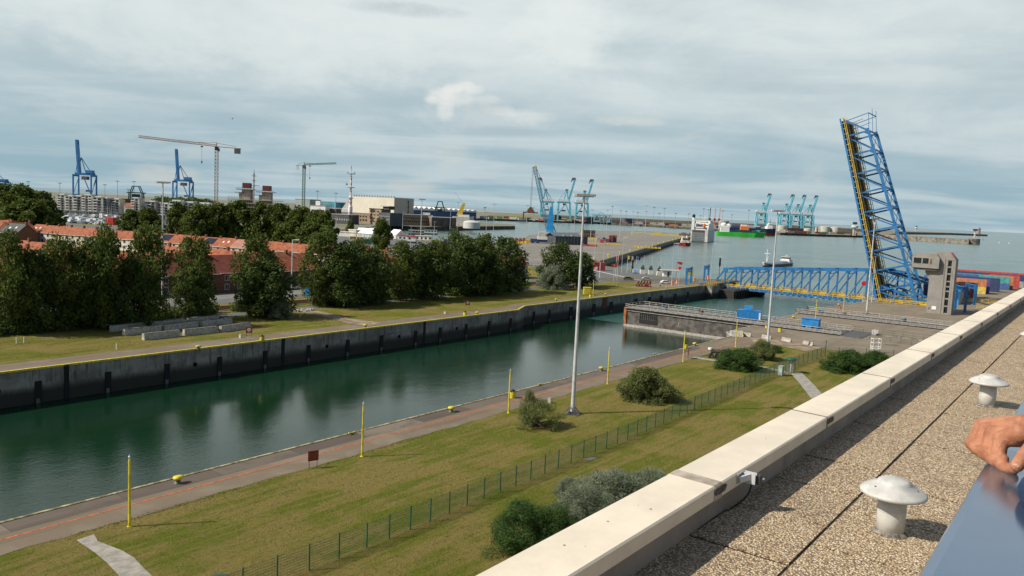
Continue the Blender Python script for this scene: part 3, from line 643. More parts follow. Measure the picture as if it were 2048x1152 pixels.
# fence with green mesh
fen = thing('mesh_fence', 'green wire mesh fence with dark posts crossing the near lawn', 'fence', (0, 0, 0))
FL = [(22, 43.6), (40.5, 43.1), (57, 43.2), (81, 43.2), (110, 43.9), (139, 44.6), (162, 44.0)]; FL2 = [(162, 44.0), (171, 31), (181, 15)]
def fence_run(line):
    out = []
    for (a, b), (c, d) in zip(line, line[1:]):
        Ls = math.hypot(c-a, d-b); n = max(1, round(Ls/2.5))
        for i in range(n): out.append((a+(c-a)*i/n, b+(d-b)*i/n))
    return out+[line[-1]]
for line in (FL, FL2):
    pts = fence_run(line)
    for p in pts: MB().tube((p[0], p[1], 0), (p[0], p[1], 1.98), .05, .05, 6).build('post', GREENP, fen)
    if line is FL: MB().tube((*pts[-1], 0), (*pts[-1], 3.2), .07, .07, 8).build('corner_post', GREENP, fen)
    w = MB()
    for z in [.06+.2*i for i in range(10)]:
        for a, b in zip(pts, pts[1:]): w.bar((*a, z), (*b, z), .016, .016)
    for a, b in zip(pts, pts[1:]):
        for i in range(1, 22): q = Vector((*a, 0)).lerp(Vector((*b, 0)), i/22); w.bar((q.x, q.y, .05), (q.x, q.y, 1.88), .010, .010)
    w.build('mesh', mat('green_wire', (.010, .055, .035), .6), fen)
def turnstile(loc, rz, lab):
    t = thing('turnstile', lab, 'turnstile', loc, rz, 'green full-height turnstiles')
    MB().lathe([(.95, 2.35), (1.0, 2.4), (.9, 2.55), (.5, 2.66), (.02, 2.7)], n=18).build('roof', GREENP, t, smooth=True)
    c = MB()
    for a in np.linspace(0, 2*math.pi, 13)[:-1]: c.tube((.8*math.cos(a), .8*math.sin(a), 0), (.8*math.cos(a), .8*math.sin(a), 2.36), .03, n=5)
    c.build('cage', GREENP, t); g = MB().tube((0, 0, 0), (0, 0, 2.35), .07)
    for k in range(10):
        for a in (0, 2.09, 4.19): g.tube((0, 0, .3+k*.2), (.7*math.cos(a), .7*math.sin(a), .3+k*.2), .022, n=5)
    g.build('rotor', GALV, t)
turnstile((138.6, 43.2, 0), 0, 'green domed turnstile in the fence where the pale path passes')
turnstile((*at(434, 1240)[:2], 0), 0, 'green domed turnstile whose roof just shows at the bottom edge of the photo')
t = thing('cabinet', 'pale green electrical cabinet at the fence beside the turnstile', 'cabinet', (134.6, 43.5, 0), 0)
MB().box(-.5, -.35, .1, .5, .35, 1.6).build('body', mat('pale_green_box', (.30, .40, .34), .6), t); MB().box(-.55, -.4, 1.6, .55, .4, 1.7).build('lid', GREY, t)

# ================= gates =================
def gate(u0, u1, v0, v1, lab, near=True):
    t = thing('lock_gate', lab, 'lock gate', (u0, v0, 0)); w = u1-u0; l = v1-v0
    MB().box(0, 0, -9, w, l, .15).build('body', GRIME, t)
    MB().box(-.55, 0, -5.1, -.003, l, -4.35).build('ledge', CONCB, t)
    MB().box(-.003, l-.45, -9, -.35, l+.3, .4).build('fender', mat('orange_timber', (.38, .13, .04), .8, var=.3), t)
    MB().box(-.30, 0, -.62, -.003, l-.6, -.5).box(-.5, 0, .15, -.003, l, .32).build('edge_beam', WALK, t)
    g = MB()
    for i in range(9): g.box(-.16, l-9.8+i*.62, -2.3, -.003, l-9.5+i*.62, -.7)
    g.box(-.10, l-10, -3.6, -.003, l-4.4, -2.5); g.build('grille', BLACK, t)
    # access decks with a gap between them
    MB().box(0, 0, .16, 1.7, l, .34).box(w-1.7, 0, .16, w, l, .34).build('walkway', WALK, t)
    b = MB()
    for i in range(int(l/3)): b.box(1.7, i*3+.6, .16, w-1.7, i*3+.85, .30)
    b.build('cross_beam', WALK, t)
    b = MB()
    for x in (2.6, 4.1, w-4.2, w-2.7): b.box(x, 0, .31, x+.16, l, .44)
    b.build('track', GALVD, t)
    for x in (-.35, w+.2):
        b = MB(); rail_fence(b, (x, 0, .2), (x, l, .2), 1.05, 2.0, (1.0, .52), .11); b.build('railing', CONCB, t)
    for x in (1.9, w-2.0):
        b = MB(); rail_fence(b, (x, 4, .2), (x, l-3, .2), .8, 2.4, (1.0,), .07); b.build('inner_railing', WALK, t)
    b = MB(); rail_fence(b, (-.35, l, .2), (w+.2, l, .2), 1.05, 2.0, (1.0, .52), .11); b.build('end_railing', WALK, t)
    return t
g1 = gate(196.0, 206.2, 50.0, 107.6, 'long grey rolling lock gate reaching into the lock from the right with pale railings')
# stencilled mark on the gate face
MB().box(-.02, 41.3, -3.1, -.004, 41.55, -2.0).box(-.02, 40.6, -3.15, -.004, 41.9, -3.0).box(-.02, 40.9, -2.1, -.004, 41.6, -1.95).build('stencil', mat('faded_stencil', (.22, .21, .19), .9), g1)
g2 = gate(232.2, 242.2, 24.0, 72.0, 'second long lock gate drawn back into its recess in front of the concrete tower')
# recess cover plate and the open pit
tag(MB().box(194.5, 45.2, -.4, 207, 50, .12).build('cover_plate', GALVD), 'dark flat cover plate over the gate recess behind the barrier posts', 'cover plate')
tag(MB().box(194.5, 28, -.5, 203.5, 45.2, .02).build('recess_deck', CONC), kind='structure')
t = thing('pit_bridge', 'short pale railed footbridge at the edge of the dark open pit', 'footbridge', (204.2, 44.4, 0), 0)
b = MB(); rail_fence(b, (0, 0, 0), (2.8, .0, 0), 1.1, .7, (1, .5), .07); rail_fence(b, (0, .7, 0), (2.8, .7, 0), 1.1, .7, (1, .5), .07); b.build('railing', WHITE, t); MB().box(0, 0, -.1, 2.8, .7, .05).build('deck', WALK, t)
for p in (((194.2, 45.5), (194.2, 28)), ((207.3, 70), (207.3, 30)), ((230.7, 71), (230.7, 20)), ((246, 72), (240.5, 72))):
    b = MB(); rail_fence(b, (*p[0], 0), (*p[1], 0), 1.05, 2.2, (1, .5), .06)
    tag(b.build('guard_railing', GALVD), {194.2: 'thin dark guard railing along the edge of the gate recess cover', 207.3: 'thin dark guard railing along the far side of the first gate recess', 230.7: 'thin dark guard railing in front of the retracted second gate', 246: 'short guard railing at the water end of the second gate'}[p[0][0]], 'railing')
# blue cabins on the gate
def cont_box(t, l, w, h, m, z=0, corr=True):
    b = MB().box(0, 0, z, l, w, z+h)
    n = int(l/.55)
    for i in range(n):
        x = .15+i*(l-.3)/n; b.box(x, -.05, z+.15, x+.25, -.001, z+h-.15); b.box(x, w+.001, z+.15, x+.25, w+.05, z+h-.15)
    for y in np.linspace(.15, w-.4, 4): b.box(-.05, y, z+.15, -.001, y+.22, z+h-.15)
    b.build('shell', m, t)
    f = MB()
    for x in (0, l):
        for y in (0, w): f.box(x-.07, y-.07, z, x+.07, y+.07, z+h+.02)
    for y in (0, w): f.box(0, y-.06, z-.001, l, y+.06, z+.12).box(0, y-.06, z+h-.1, l, y+.06, z+h+.015)
    f.build('frame', m, t)
p = at(1522, 641, .4); q = at(1474, 637, .4); d = p-q
t = thing('container_cabin', 'bright blue corrugated container cabin with a small box on its roof, on the gate deck', 'container', (q.x, q.y, .35), math.atan2(d.y, d.x))
BL2 = mat('cabin_blue', (.015, .20, .50), .5, var=.1, scale=1.5, dirt=.15)
cont_box(t, d.length, 2.5, 2.35, BL2); MB().extr([(.5, 2.4), (2.0, 2.4), (1.8, 3.5), (.7, 3.5)], 1.6, 3.6, 'x').build('roof_unit', BL2, t)
MB().box(d.length-.6, -.06, .2, d.length-.2, -.05, 2.0).build('sign', WHITE, t)
p = at(1636, 659, .2); q = at(1602, 655, .2); d = p-q
t = thing('control_cabin', 'small bright blue cabin with a flat overhanging roof beside the gate railings', 'cabin', (q.x, q.y, .2), math.atan2(d.y, d.x))
MB().box(0, 0, .5, d.length, 2.2, 2.3).build('body', BL2, t); MB().box(-.15, -.15, 2.3, d.length+.15, 2.35, 2.45).build('roof', BL2, t); MB().box(1.2, -.3, -.3, 2.5, .3, .5).build('motor_box', BL2, t)
MB().box(.2, .2, 0, .4, 2, .5).box(d.length-.4, .2, 0, d.length-.2, 2, .5).build('leg', BL2, t)
# small machinery lumps on the gates
for i, (x, y) in enumerate([(201, 98), (202.5, 88), (236, 66), (237, 60), (238, 45), (203, 60)]):
    t = thing('winch', ['small dark winch near the free end of the gate', 'small dark winch halfway along the gate deck', 'dark blue winch at the water end of the second gate', 'dark winch standing on the second gate', 'dark winch on the second gate near the tower', 'dark winch on the first gate behind the small blue cabin'][i], 'winch', (x, y, .35), i, 'winches on the lock gates')
    MB().box(-.7, -.5, 0, .7, .5, .25).build('bed', GALVD, t); MB().tube((-.5, 0, .5), (.5, 0, .5), .32, n=10).build('drum', RUST if i % 2 else BLUE, t); MB().box(.55, -.3, .25, .95, .3, .9).build('motor', GALVD, t)

# black fender strips and ring marks on the far wall
fp = None; FU = [49.7, 59.7, 69.3, 78.9, 88.2, 98.0, 107.8, 117.1, 127.4, 135.4, 144.6, 153.3, 162.1, 177.9, 185.4, 196.6, 209.5, 219.9, 236.1, 245.8, 254.9, 265.8, 276.2]
for i, u in enumerate(FU+[30, 40, 20]):
    v = 122 if u < 165 else 126; w = .45 if u < 190 else .95
    if fp is None or (w > .9 and i == 15):
        fp = thing('wall_fender', 'black vertical fender strip let into the far lock wall', 'fender', (u, v, 0), 0, 'black fender strips on the far lock wall')
        MB().box(-w, -.16, -5.3, w, -.003, -1.75).build('strip', mat('black_fender', (.006, .006, .007), .8), fp)
        MB().box(-w*.8, -.3, -5.2, w*.3, -.161, -4.3).build('foot', mat('worn_fender_foot', (.13, .12, .12), .8), fp)
    else: dup(fp, (u, v, 0))
for i, u in enumerate((53.6, 92.1, 130.2)): tag(MB().box(u-.35, 121.9, -9, u+.35, 121.998, .1).build('wall_slot', mat('black_fender', (0, 0, 0))), 'dark full-height slot in the far lock wall, %s' % ('nearest the left edge', 'below the red board', 'below the big trees')[i], 'slot')
for u in (44.5, 74.3, 102.5, 122.3, 141.2): o = MB().lathe([(.38, 0), (.38, .05), (.26, .05), (.26, 0)], n=16).build('wall_ring', mat('black_fender', (0, 0, 0)), loc=(u, 121.99, -2.5)); o.rotation_euler = (R(90), 0, 0); tag(o, 'dark round mooring ring on the far lock wall', 'ring', 'mooring rings on the far wall')
tag(MB().box(214.5, 125.8, -3.6, 217.0, 125.99, -.15).build('rust_panel', mat('rust_red_panel', (.14, .04, .025), .8, var=.3)), 'rust-red panel in the far wall below the yellow pole', 'panel')
def writing(txt, loc, rot, size, m, label):
    cu = bpy.data.curves.new('writing', 'FONT'); cu.body = txt; cu.size = size; cu.extrude = .004
    o = bpy.data.objects.new('writing', cu); COL.objects.link(o); bpy.context.view_layer.update()
    me = bpy.data.meshes.new_from_object(o); bpy.data.objects.remove(o); me.materials.clear(); me.materials.append(m)
    q = bpy.data.objects.new('writing', me); COL.objects.link(q); q.location = loc; q.rotation_euler = rot; return tag(q, label, 'writing')
CH = mat('white_chalk', (.42, .42, .40), .9)
writing('MUNDT 3462 S', (118.6, 121.985, -1.45), (R(90), 0, 0), .66, CH, 'faded white painted letters and numbers in the upper line on the far wall')
writing('1518    24.', (119.4, 121.985, -2.25), (R(90), 0, 0), .66, CH, 'faded white painted numbers in the lower line on the far wall')
# grey paving between the houses and the marina
sheet('road', [at(x, y)[:2] for x, y in [(-200, 452), (60, 455), (250, 461), (340, 466), (560, 476), (560, 468), (240, 452.5), (100, 447), (-200, 436)]], .05, ROADG)
sheet('apron', [at(x, y)[:2] for x, y in [(636, 470), (850, 481), (1000, 492), (1040, 497), (1030, 510), (880, 500), (640, 488)]], .05, ROADG)
# ================= bridges =================
DECKM = mat('dark_bridge_deck', (.035, .028, .024), .85, var=.25, scale=1.5)
def leaf(name, label, loc, rot, L_=63.5, W_=12.0, s0=0.0, group=None):
    t = thing(name, label, 'bridge', loc); t.rotation_euler = rot; t['group'] = group
    hh = lambda s: 11.8-(11.8-7.6)*max(0, s)/58.0
    nodes = [58.2-6.85*i for i in range(9)]             # from the tip to the heel
    for y in (0.0, W_):
        b = MB(); b.bar((s0, y, 0), (L_, y, 0), .75, .95).build('bottom_chord', BLUE, t)
        b = MB(); b.bar((nodes[0], y, hh(nodes[0])), (min(nodes[-1]-4, s0-3), y, hh(0)), .7, .85).build('top_chord', BLUE, t)
        b = MB(); b.bar((L_, y, 0), (nodes[0], y, hh(nodes[0])), .5, .6).build('end_post', BLUE, t)
        for i, s in enumerate(nodes):
            b = MB().bar((s, y, 0), (s, y, hh(s)), .52, .52)
            b.box(s-.9, y-.30, hh(s)-.9, s+.9, y+.30, hh(s)+.3).box(s-.8, y-.30, -.3, s+.8, y+.30, .9).build('post', BLUE, t)
        b = MB()
        for a, c in zip(nodes, nodes[1:]): b.bar((a, y, 0), (c, y, hh(c)), .38, .42)
        b.bar((nodes[-1], y, 0), (s0-3, y, hh(0)-1), .38, .42).build('diagonals', BLUE, t)
    b = MB()
    for i, s in enumerate(nodes):
        z = hh(s); b.bar((s, 0, z), (s, W_, z), .3, .45).bar((s, 0, z-1.6), (s, W_, z-1.6), .2, .2)
        b.bar((s, 0, z-.2), (s, 2.4, z-1.6), .2).bar((s, W_, z-.2), (s, W_-2.4, z-1.6), .2)
        if i < len(nodes)-1:
            c = nodes[i+1]; b.bar((s, 0, z), (c, W_, hh(c)), .16).bar((s, W_, z), (c, 0, hh(c)), .16)
    b.build('top_bracing', BLUE, t)
    b = MB(); s = s0+1
    while s < L_: b.bar((s, 0, -.55), (s, W_, -.55), .28, .9); s += 2.28
    b.build('floor_beams', BLUE, t)
    MB().box(s0, 1.3, .02, L_, W_-1.3, .18).build('deck', DECKM, t)
    MB().box(s0, -1.75, .0, L_, -.5, .08).box(s0, W_+.5, .0, L_, W_+1.75, .08).build('side_walk', DECKM, t)
    b = MB()
    for y in (-1.75, W_+1.75): b.box(s0, y-.06, -.5, L_, y+.06, .12)
    b.build('side_girder', BLUE, t)
    for y in (-1.7, 1.5, W_-1.5, W_+1.7):
        b = MB(); rail_fence(b, (s0, y, .1), (L_, y, .1), 1.2, 1.9, (1.0, .55), .15); b.build('guard_rail', YELO, t)
    for y in (1.4, W_-1.4): MB().box(s0, y-.12, .19, L_, y+.12, .5).build('kerb_beam', YELO, t)
    return t
low = leaf('bascule_bridge', 'lowered blue steel truss bridge spanning the lock entrance with yellow guard rails', (327, 69.5, -1.9), (0, 0, R(90)), 63.8, 12, -.5, 'blue truss bascule leaves')
# tail of the lowered leaf beyond its heel
b = MB()
for y in (0, 12):
    tp = [(0, 11.8), (-7, 11.0), (-14, 9.2), (-21, 7.4), (-27, 6.2)]
    for a, c in zip(tp, tp[1:]):
        b.bar((a[0], y, a[1]), (c[0], y, c[1]), .7, .9).bar((c[0], y, c[1]), (c[0], y, 0), .5).bar((a[0], y, 0), (c[0], y, c[1]), .35)
        b.bar((a[0], y, 0), (c[0], y, 0), .7)
for a in tp: b.bar((a[0], 0, a[1]), (a[0], 12, a[1]), .35)
b.build('tail_truss', BLUE, low)
MB().box(-27, .8, 1.5, -21, 11.2, 6.5).build('counterweight', GREY, low)
RA = R(74.6)
hi = leaf('bascule_bridge', 'blue steel truss bridge leaf raised almost upright, its yellow-railed dark deck facing left', (308.5, 64.4, .4), (0, -RA, R(90)), 64.6, 12, 0, 'blue truss bascule leaves')
b = MB()                                                  # barrier frame at the raised tip
for y in (.6, 11.4): b.bar((63.6, y, 0), (64.3, y, 8.6), .22).bar((64.3, y, 8.6), (58.2, y, 7.6), .16).bar((62.0, y, 0), (62.8, y, 6.5), .16)
b.bar((64.3, .6, 8.6), (64.3, 11.4, 8.6), .24).bar((64.3, .6, 8.6), (66.2, .6, 8.9), .16).bar((64.3, 6, 8.6), (66.4, 6, 8.9), .16).bar((64.3, 6, 8.6), (58.2, 6, 7.6), .14).build('tip_frame', BLUE, hi)
MB().box(31.5, -2.0, .1, 33.5, -1.8, .3).box(63.6, -1.8, .1, 64.5, 13.8, .5).build('tip_lights', WHITE, hi)
# bearing frame and machinery under the raised leaf
t = thing('bridge_support', 'blue and yellow steel bearing frame with machinery under the raised bridge leaf', 'bridge support', (296, 50, 0))
b = MB()
for x in (1, 12.5):
    b.bar((x, 15.5, 0), (x, 14.5, 5.5), .9).bar((x, 14.5, 5.5), (x, -3, 1.0), .6).bar((x, 11, 0), (x, 14.3, 5.2), .5).bar((x, 5, 0), (x, 9, 4), .45).bar((x, 9, 4), (x, 11, 0), .4).box(x-.6, 13, 0, x+.6, 17, 1.6)
b.bar((1, 14.5, 5.5), (12.5, 14.5, 5.5), .5).bar((1, 0, 1.8), (12.5, 0, 1.8), .5).build('frame', BLUE, t)
b = MB(); b.box(1, -4, .1, 12, 18, .5)
b.build('machine_deck', YELO, t)
for q in (((-.6, -4, 0), (-.6, 18, 0)), ((-.6, 18, 0), (13, 19, 0)), ((2.2, -4, .9), (2.2, 13, .9)), ((5, -4, .9), (5, 13, .9))):
    b = MB(); rail_fence(b, *q, 1.3, 1.6, (1, .55), .1); b.build('guard_rail', YELO, t)
b = MB(); b.box(-.2, 2.5, 0, .3, 6.5, 1.1).box(-.2, 9, 0, .4, 11, 1.4); b.build('machine_box', BLUE, t)
# yellow crash barriers and fences around both ramps
def yrail(p, q, lab, h=1.2, sp=2.0, m=YELO, w=.1):
    b = MB(); rail_fence(b, p, q, h, sp, (1, .62, .25), w); return tag(b.build('guard_railing', m), lab, 'railing')
yrail((293, 66, 0), (293, 48, 0), 'yellow guard railing in front of the foot of the raised bridge')
yrail((292, 33, 0), (291, 8, 0), 'yellow guard railing behind the concrete tower')
yrail((307, 36, 0), (309, -5, 0), 'long double yellow railing along the bridge road right of the tower')
yrail((331, 69, 0), (336, 20, 0), 'yellow guard railing along the far side of the lowered bridge road')
yrail((287, 124.5, 0), (299, 124.5, 0), 'yellow guard railing at the far abutment under the first blue portal')
yrail((303, 134, .0), (268, 160, 0), 'long low yellow railing beside the cars on the far approach road', .9, 3)
yrail((300, 129, 0), (327, 129.5, 0), 'short yellow railing at the landing end of the lowered bridge')
# blue height portals over the road
def portal(loc, rz, lab, w=9.0, h=6.4):
    t = thing('height_portal', lab, 'portal', loc, rz, 'blue portals over the bridge roads')
    for y in (0, w):
        MB().box(-.35, y-.3, 0, .35, y+.3, h).build('leg', BLUE, t)
    b = MB().box(-.3, .3, h-.5, .3, w-.3, h-.2).box(-.3, .3, h-1.7, .3, w-.3, h-1.4)
    for i in range(6): y = .3+i*(w-.6)/6; b.bar((0, y, h-1.5), (0, y+(w-.6)/12, h-.4), .14).bar((0, y+(w-.6)/12, h-.4), (0, y+(w-.6)/6, h-1.5), .14)
    b.build('beam', BLUE, t)
    return t
portal((*at(1372, 570)[:2], 0), math.atan2(*reversed((at(1397, 560)-at(1372, 570))[:2]))-R(90), 'blue portal frame nearest the worker on the far bank', 10.5, 6.6)
portal((*at(1408, 562)[:2], 0), math.atan2(*reversed((at(1429, 553)-at(1408, 562))[:2]))-R(90), 'blue portal frame right beside the left end of the lowered bridge', 11, 6.4)
portal((*at(1929, 625)[:2], 0), R(-62), 'blue portal frame in front of the containers, nearer the tower', 8, 8.2)
portal((*at(1948, 610)[:2], 0), R(-62), 'blue portal frame in front of the yellow container, farther right', 8, 7.2)

# ================= concrete bridge control tower =================
t = thing('control_tower', 'grey concrete bridge control tower with an overhanging windowed cabin near the raised bridge', 'tower', (274, 0, 0))
MB().box(0, 41.6, 0, 4.6, 45.6, 17.4).build('shaft', TOWERC, t)
MB().extr([(41.6, 17.4), (45.6, 17.4), (45.1, 18.9), (41.4, 18.9), (40.5, 18.9), (38.9, 17.0), (38.9, 16.6), (41.6, 16.6)], .1, 4.6, 'x').build('top', TOWERC, t)
MB().box(.2, 38.75, 0, 4.6, 39.35, 17.0).box(1.0, 39.35, 0, 4.6, 41.6, 17.0).build('stair_side', TOWERC, t)
b = MB()
for z in (0, 2.3, 4.6, 6.9, 8.3, 9.9, 12.2, 14.3, 16.4): b.box(.25, 39.81, z, 1.0, 40.84, z+.4)
b.build('stair_slab', TOWERC, t); MB().box(.15, 40.85, 0, .98, 41.599, 16.99).build('stair_wall', TOWERC, t); MB().box(.15, 39.351, 0, .98, 39.8, 16.99).build('stair_column', TOWERC, t)
for z in (.4, 2.7, 5.0, 7.3, 8.7, 10.3, 12.6, 14.7):
    MB().box(.75, 39.82, z, .85, 40.83, z+1.4).build('stair_window', GLASS, t)
cb = MB(); cb.extr([(43.0, 13.8), (50.3, 13.8), (50.6, 14.7), (50.6, 17.1), (49.8, 18.2), (43.9, 18.2), (43.0, 17.1)], -1.6, 6.2, 'x').build('cabin', TOWERC, t)
MB().extr([(43.6, 13.1), (49.6, 13.1), (50.25, 13.79), (43.05, 13.79)], -1.2, 5.8, 'x').build('cabin_floor', mat('dark_soffit', (.10, .095, .09), .9), t)
b = MB().prism([(0, 0), (1, 0), (1, 1), (0, 1)], 0, .1)
MB().extr([(45.6, 13.0), (46.9, 13.0), (46.9, 12.4), (45.6, 10.2)], .3, 4.3, 'x').build('corbel', TOWERC, t)
for (y0, y1) in ((47.9, 50.1), (45.9, 47.6), (44.95, 45.6)):
    f = MB().box(-1.66, y0-.12, 15.05, -1.602, y1+.12, 16.95).build('window_frame', mat('pale_frame', (.42, .40, .36), .8), t)
    p = MB().box(-1.70, y0, 15.15, -1.662, y1, 16.85).build('pane', GLASS if y0 > 45 else mat('brown_blind', (.16, .07, .05), .6), f)
MB().box(-.04, 42.9, 1.2, -.003, 44.1, 2.2).build('plate', WHITE, t)
MB().box(3.5, 39.2, 18.9, 4.5, 40.0, 19.0).extr([(40.2, 18.95), (39.0, 17.5), (39.1, 17.4), (40.4, 18.85)], -.02, 1.2, 'x').build('red_flashing', RED, t)
MB().extr([(44.6, 1.3), (45.1, 1.3), (44.85, 1.75)], -.04, -.003, 'x').build('triangle_mark', BLACK, t)

# round red lights on posts, flags, wind socks
def red_disc(px, py, top, lab, r=.55):
    bx = base(px, py); t = thing('signal_disc', lab, 'signal', bx, FACE); h = top
    MB().tube((0, 0, 0), (0, 0, h), .08, n=6).build('post', GALV, t)
    o = MB().lathe([(.02, -.08), (r, -.08), (r, .08), (.02, .08)], n=14).build('disc', mat('signal_red', (.75, .03, .05), .5), t, loc=(0, -.15, h)); o.rotation_euler = (R(90), 0, 0)
    return t
red_disc(1724, 606, 6.6, 'round bright red signal disc on a post in front of the raised bridge foot', .8)
red_disc(1357, 572, 6.8, 'round red and white signal disc on a post left of the blue portals', .6)
# small red hydrant
t = thing('hydrant', 'small red hydrant at the foot of the yellow pole near the lowered bridge', 'hydrant', base(1681, 618), 0)
MB().lathe([(.2, 0), (.2, .1), (.14, .15), (.14, .8), (.2, .85), (.16, 1.0), (.02, 1.05)], n=10).tube((-.25, 0, .6), (.25, 0, .6), .07).build('body', RED, t)
# steel posts and thin lamp posts around the bridge
def thin_mast(px, py, top, lab, head='t', r=.11, m=GALV, group='slim lamp posts around the port', sc=1.0):
    bx = at(px, py); D = (bx-Vector((0, 0, CAMZ))).dot(AF); h = (py-top)*D/FPX
    t = thing('lamp_post', lab, 'lamp post', (bx.x, bx.y, 0), FACE, group)
    rr_ = max(r, D*.00030); MB().tube((0, 0, 0), (0, 0, h), rr_, rr_*.6, 8).build('pole', m, t)
    w = max(1.0, h*.055)*sc
    if head == 't':
        MB().box(-w, -.3, h, w, .3, h+max(.25, rr_*1.6)).build('head', GREY, t)
    elif head == 'arm':
        MB().bar((0, 0, h), (1.1, -.2, h+.15), .12).box(.8, -.4, h, 1.9, .0, h+.25).build('head', WHITE, t)
    elif head == 'tick':
        MB().bar((-.5, 0, h-.2), (.5, 0, h-.2), rr_*1.4).build('head', GREY, t)
    return t
thin_mast(583, 592, 480, 'white lamp post with a flat lamp head rising in the gap between the trees', 'arm', .16, WHITE)
thin_mast(1378, 1e-9+628, 505, 'x') if False else None
for a in [(1743, 634-28, 512, 'thin white post standing just left of the foot of the raised bridge', 'tick'), (1343, 571, 487, 'slim grey lamp post between the white car and the orange barrels', 'arm'), (1421, 563, 487, 'slim grey lamp post behind the left end of the lowered bridge', 'arm'), (1243, 545, 475, 'slim grey lamp post on the harbour edge left of the flagpoles', 'arm'), (1206, 541, 489, 'slim grey post beside the red container', 'tick'), (1234, 561, 510, 'slim white pole right beside the red flag', ''), (1329, 545, 507, 'thin mast rising from the white booth roof', ''), (1316, 546, 523, 'thin dark pole on the farthest white mooring pedestal', ''), (1885+42, 620, 600, 'short white post in front of the containers', '')]:
    thin_mast(*a)
def flag(px, py, top, col, lab, fw=1.6, fh=1.0):
    bx = at(px, py); D = (bx-Vector((0, 0, CAMZ))).dot(AF); h = (py-top)*D/FPX
    t = thing('flagpole', lab, 'flagpole', (bx.x, bx.y, 0), FACE, 'flagpoles on the harbour edge')
    MB().tube((0, 0, 0), (0, 0, h), .08, .05, 6).build('pole', WHITE, t)
    b = MB(); k = 8
    for i in range(k+1):
        x = fw*i/k; y = .18*math.sin(i*1.1); s_ = -.5*x*.4
        for z in (h-.1+s_, h-.1-fh*1.5+s_): b.v += [(x, y-.012, z), (x, y+.012, z)]
    for i in range(k):
        a = i*4; c = a+4; b.f += [(a, c, c+2, a+2), (a+1, a+3, c+3, c+1), (a, a+1, c+1, c), (a+2, c+2, c+3, a+3)]
    b.build('flag', mat('flag_'+lab.split()[0], col, .8, var=.1), t)
flag(1231, 553, 511, (.70, .03, .03), 'red flag on a white pole left on the harbour edge', 1.3, 1.1)
flag(1254, 545, 511, (.65, .50, .05), 'yellow flag on a thin pole beside the tall harbour mast', 1.0)
flag(1262, 544, 512, (.35, .35, .38), 'grey flag hanging on the pole in the middle of the harbour edge', 1.0)
flag(1272, 544, 512, (.03, .08, .30), 'navy flag on the pole just right of the grey one')
t = thing('wind_vane_sign', 'red arrow board on a post beside the red flag', 'sign', base(1227, 562), FACE)
MB().tube((0, 0, 0), (0, 0, 6.6), .09, n=6).build('post', GALV, t); MB().extr([(-1.2, 5.6), (.6, 5.9), (.6, 5.4), (1.4, 6.4), (.6, 7.4), (.6, 6.8), (-1.2, 6.5)], -.06, .06, 'y').build('arrow_board', RED, t)
t = thing('wind_vane_sign', 'red and white arrow board on a bent red arm over the white booth', 'sign', base(1352, 553), FACE)
MB().tube((0, 0, 0), (0, 0, 6.2), .08, n=6).bar((0, 0, 6.2), (1.6, 0, 5.6), .1).build('post', RED, t); MB().extr([(.2, 5.9), (1.4, 5.2), (2.2, 5.2), (2.6, 6.0), (2.0, 6.4), (.2, 6.5)], -.06, .06, 'y').build('arrow_board', RED, t)
# mooring pedestals along the shore
def pedestal(px, py, lab):
    t = thing('mooring_pedestal', lab, 'pedestal', base(px, py), FACE, 'white mooring pedestals on the harbour edge')
    MB().extr([(-1.1, 0), (1.1, 0), (.9, 1.9), (-.9, 1.9)], -.9, .9, 'y').build('block', OFFW, t)
    MB().box(-.8, -.5, 1.9, .7, .5, 3.2).box(-.3, -.3, 3.2, .3, .3, 4.0).build('winch_house', GALVD, t); MB().tube((.4, 0, 1.9), (.4, 0, 8.2), .08, n=6).build('rod', GALV, t)
for p, lab in [((1285, 548), 'white mooring pedestal, leftmost of three, beside the pale blue van'), ((1301, 549), 'white mooring pedestal in the middle of the three on the harbour edge'), ((1318, 551), 'white mooring pedestal, rightmost of three, left of the white booth')]: pedestal(*p, lab)
t = thing('booth', 'white booth with a flat roof behind the orange barrels on the far bank', 'booth', base(1333, 553), FACE)
MB().box(-1.6, -1, 0, 1.9, 1.5, 2.6).build('wall', WHITE, t); MB().box(-2.8, -1.6, 2.6, 5.2, 2.2, 2.9).build('roof', OFFW, t); MB().box(.1, -1.03, .1, 1.0, -1.003, 2.2).build('door', DGREY, t); MB().tube((4.8, -1.3, 0), (4.8, -1.3, 2.6), .1).build('roof_post', GALV, t)
t = thing('red_container', 'red container with a white end by the dock wall at the edge of the trees', 'container', base(1190, 541), FACE+R(8)); cont_box(t, 4.6, 2.6, 3.6, CM['red']); MB().box(-.1, -.12, .2, 1.1, -.06, 1.7).build('white_panel', WHITE, t)
t = thing('curved_lamp', 'white curved street lamp arching beside the red container', 'lamp post', base(1199, 556), FACE, 'slim lamp posts around the port')
MB().tube((0, 0, 0), (0, 0, 6), .1).path([(0, 0, 6), (-.4, 0, 7), (-1.2, 0, 7.7), (-2.4, 0, 8.2), (-3.6, 0, 8.3)], .08).build('pole', WHITE, t)
t = thing('beacon', 'dark brown harbour beacon pile by the flagpoles', 'beacon', base(1264, 544), FACE)
MB().lathe([(.5, 0), (.5, 2.2), (.8, 2.3), (.8, 2.5), (.45, 2.6), (.45, 4.6), (.85, 4.8), (.85, 5.2), (.3, 5.4), (.3, 6.4), (.02, 6.5)], n=10).build('body', mat('dark_brown_timber', (.05, .03, .025), .8), t)
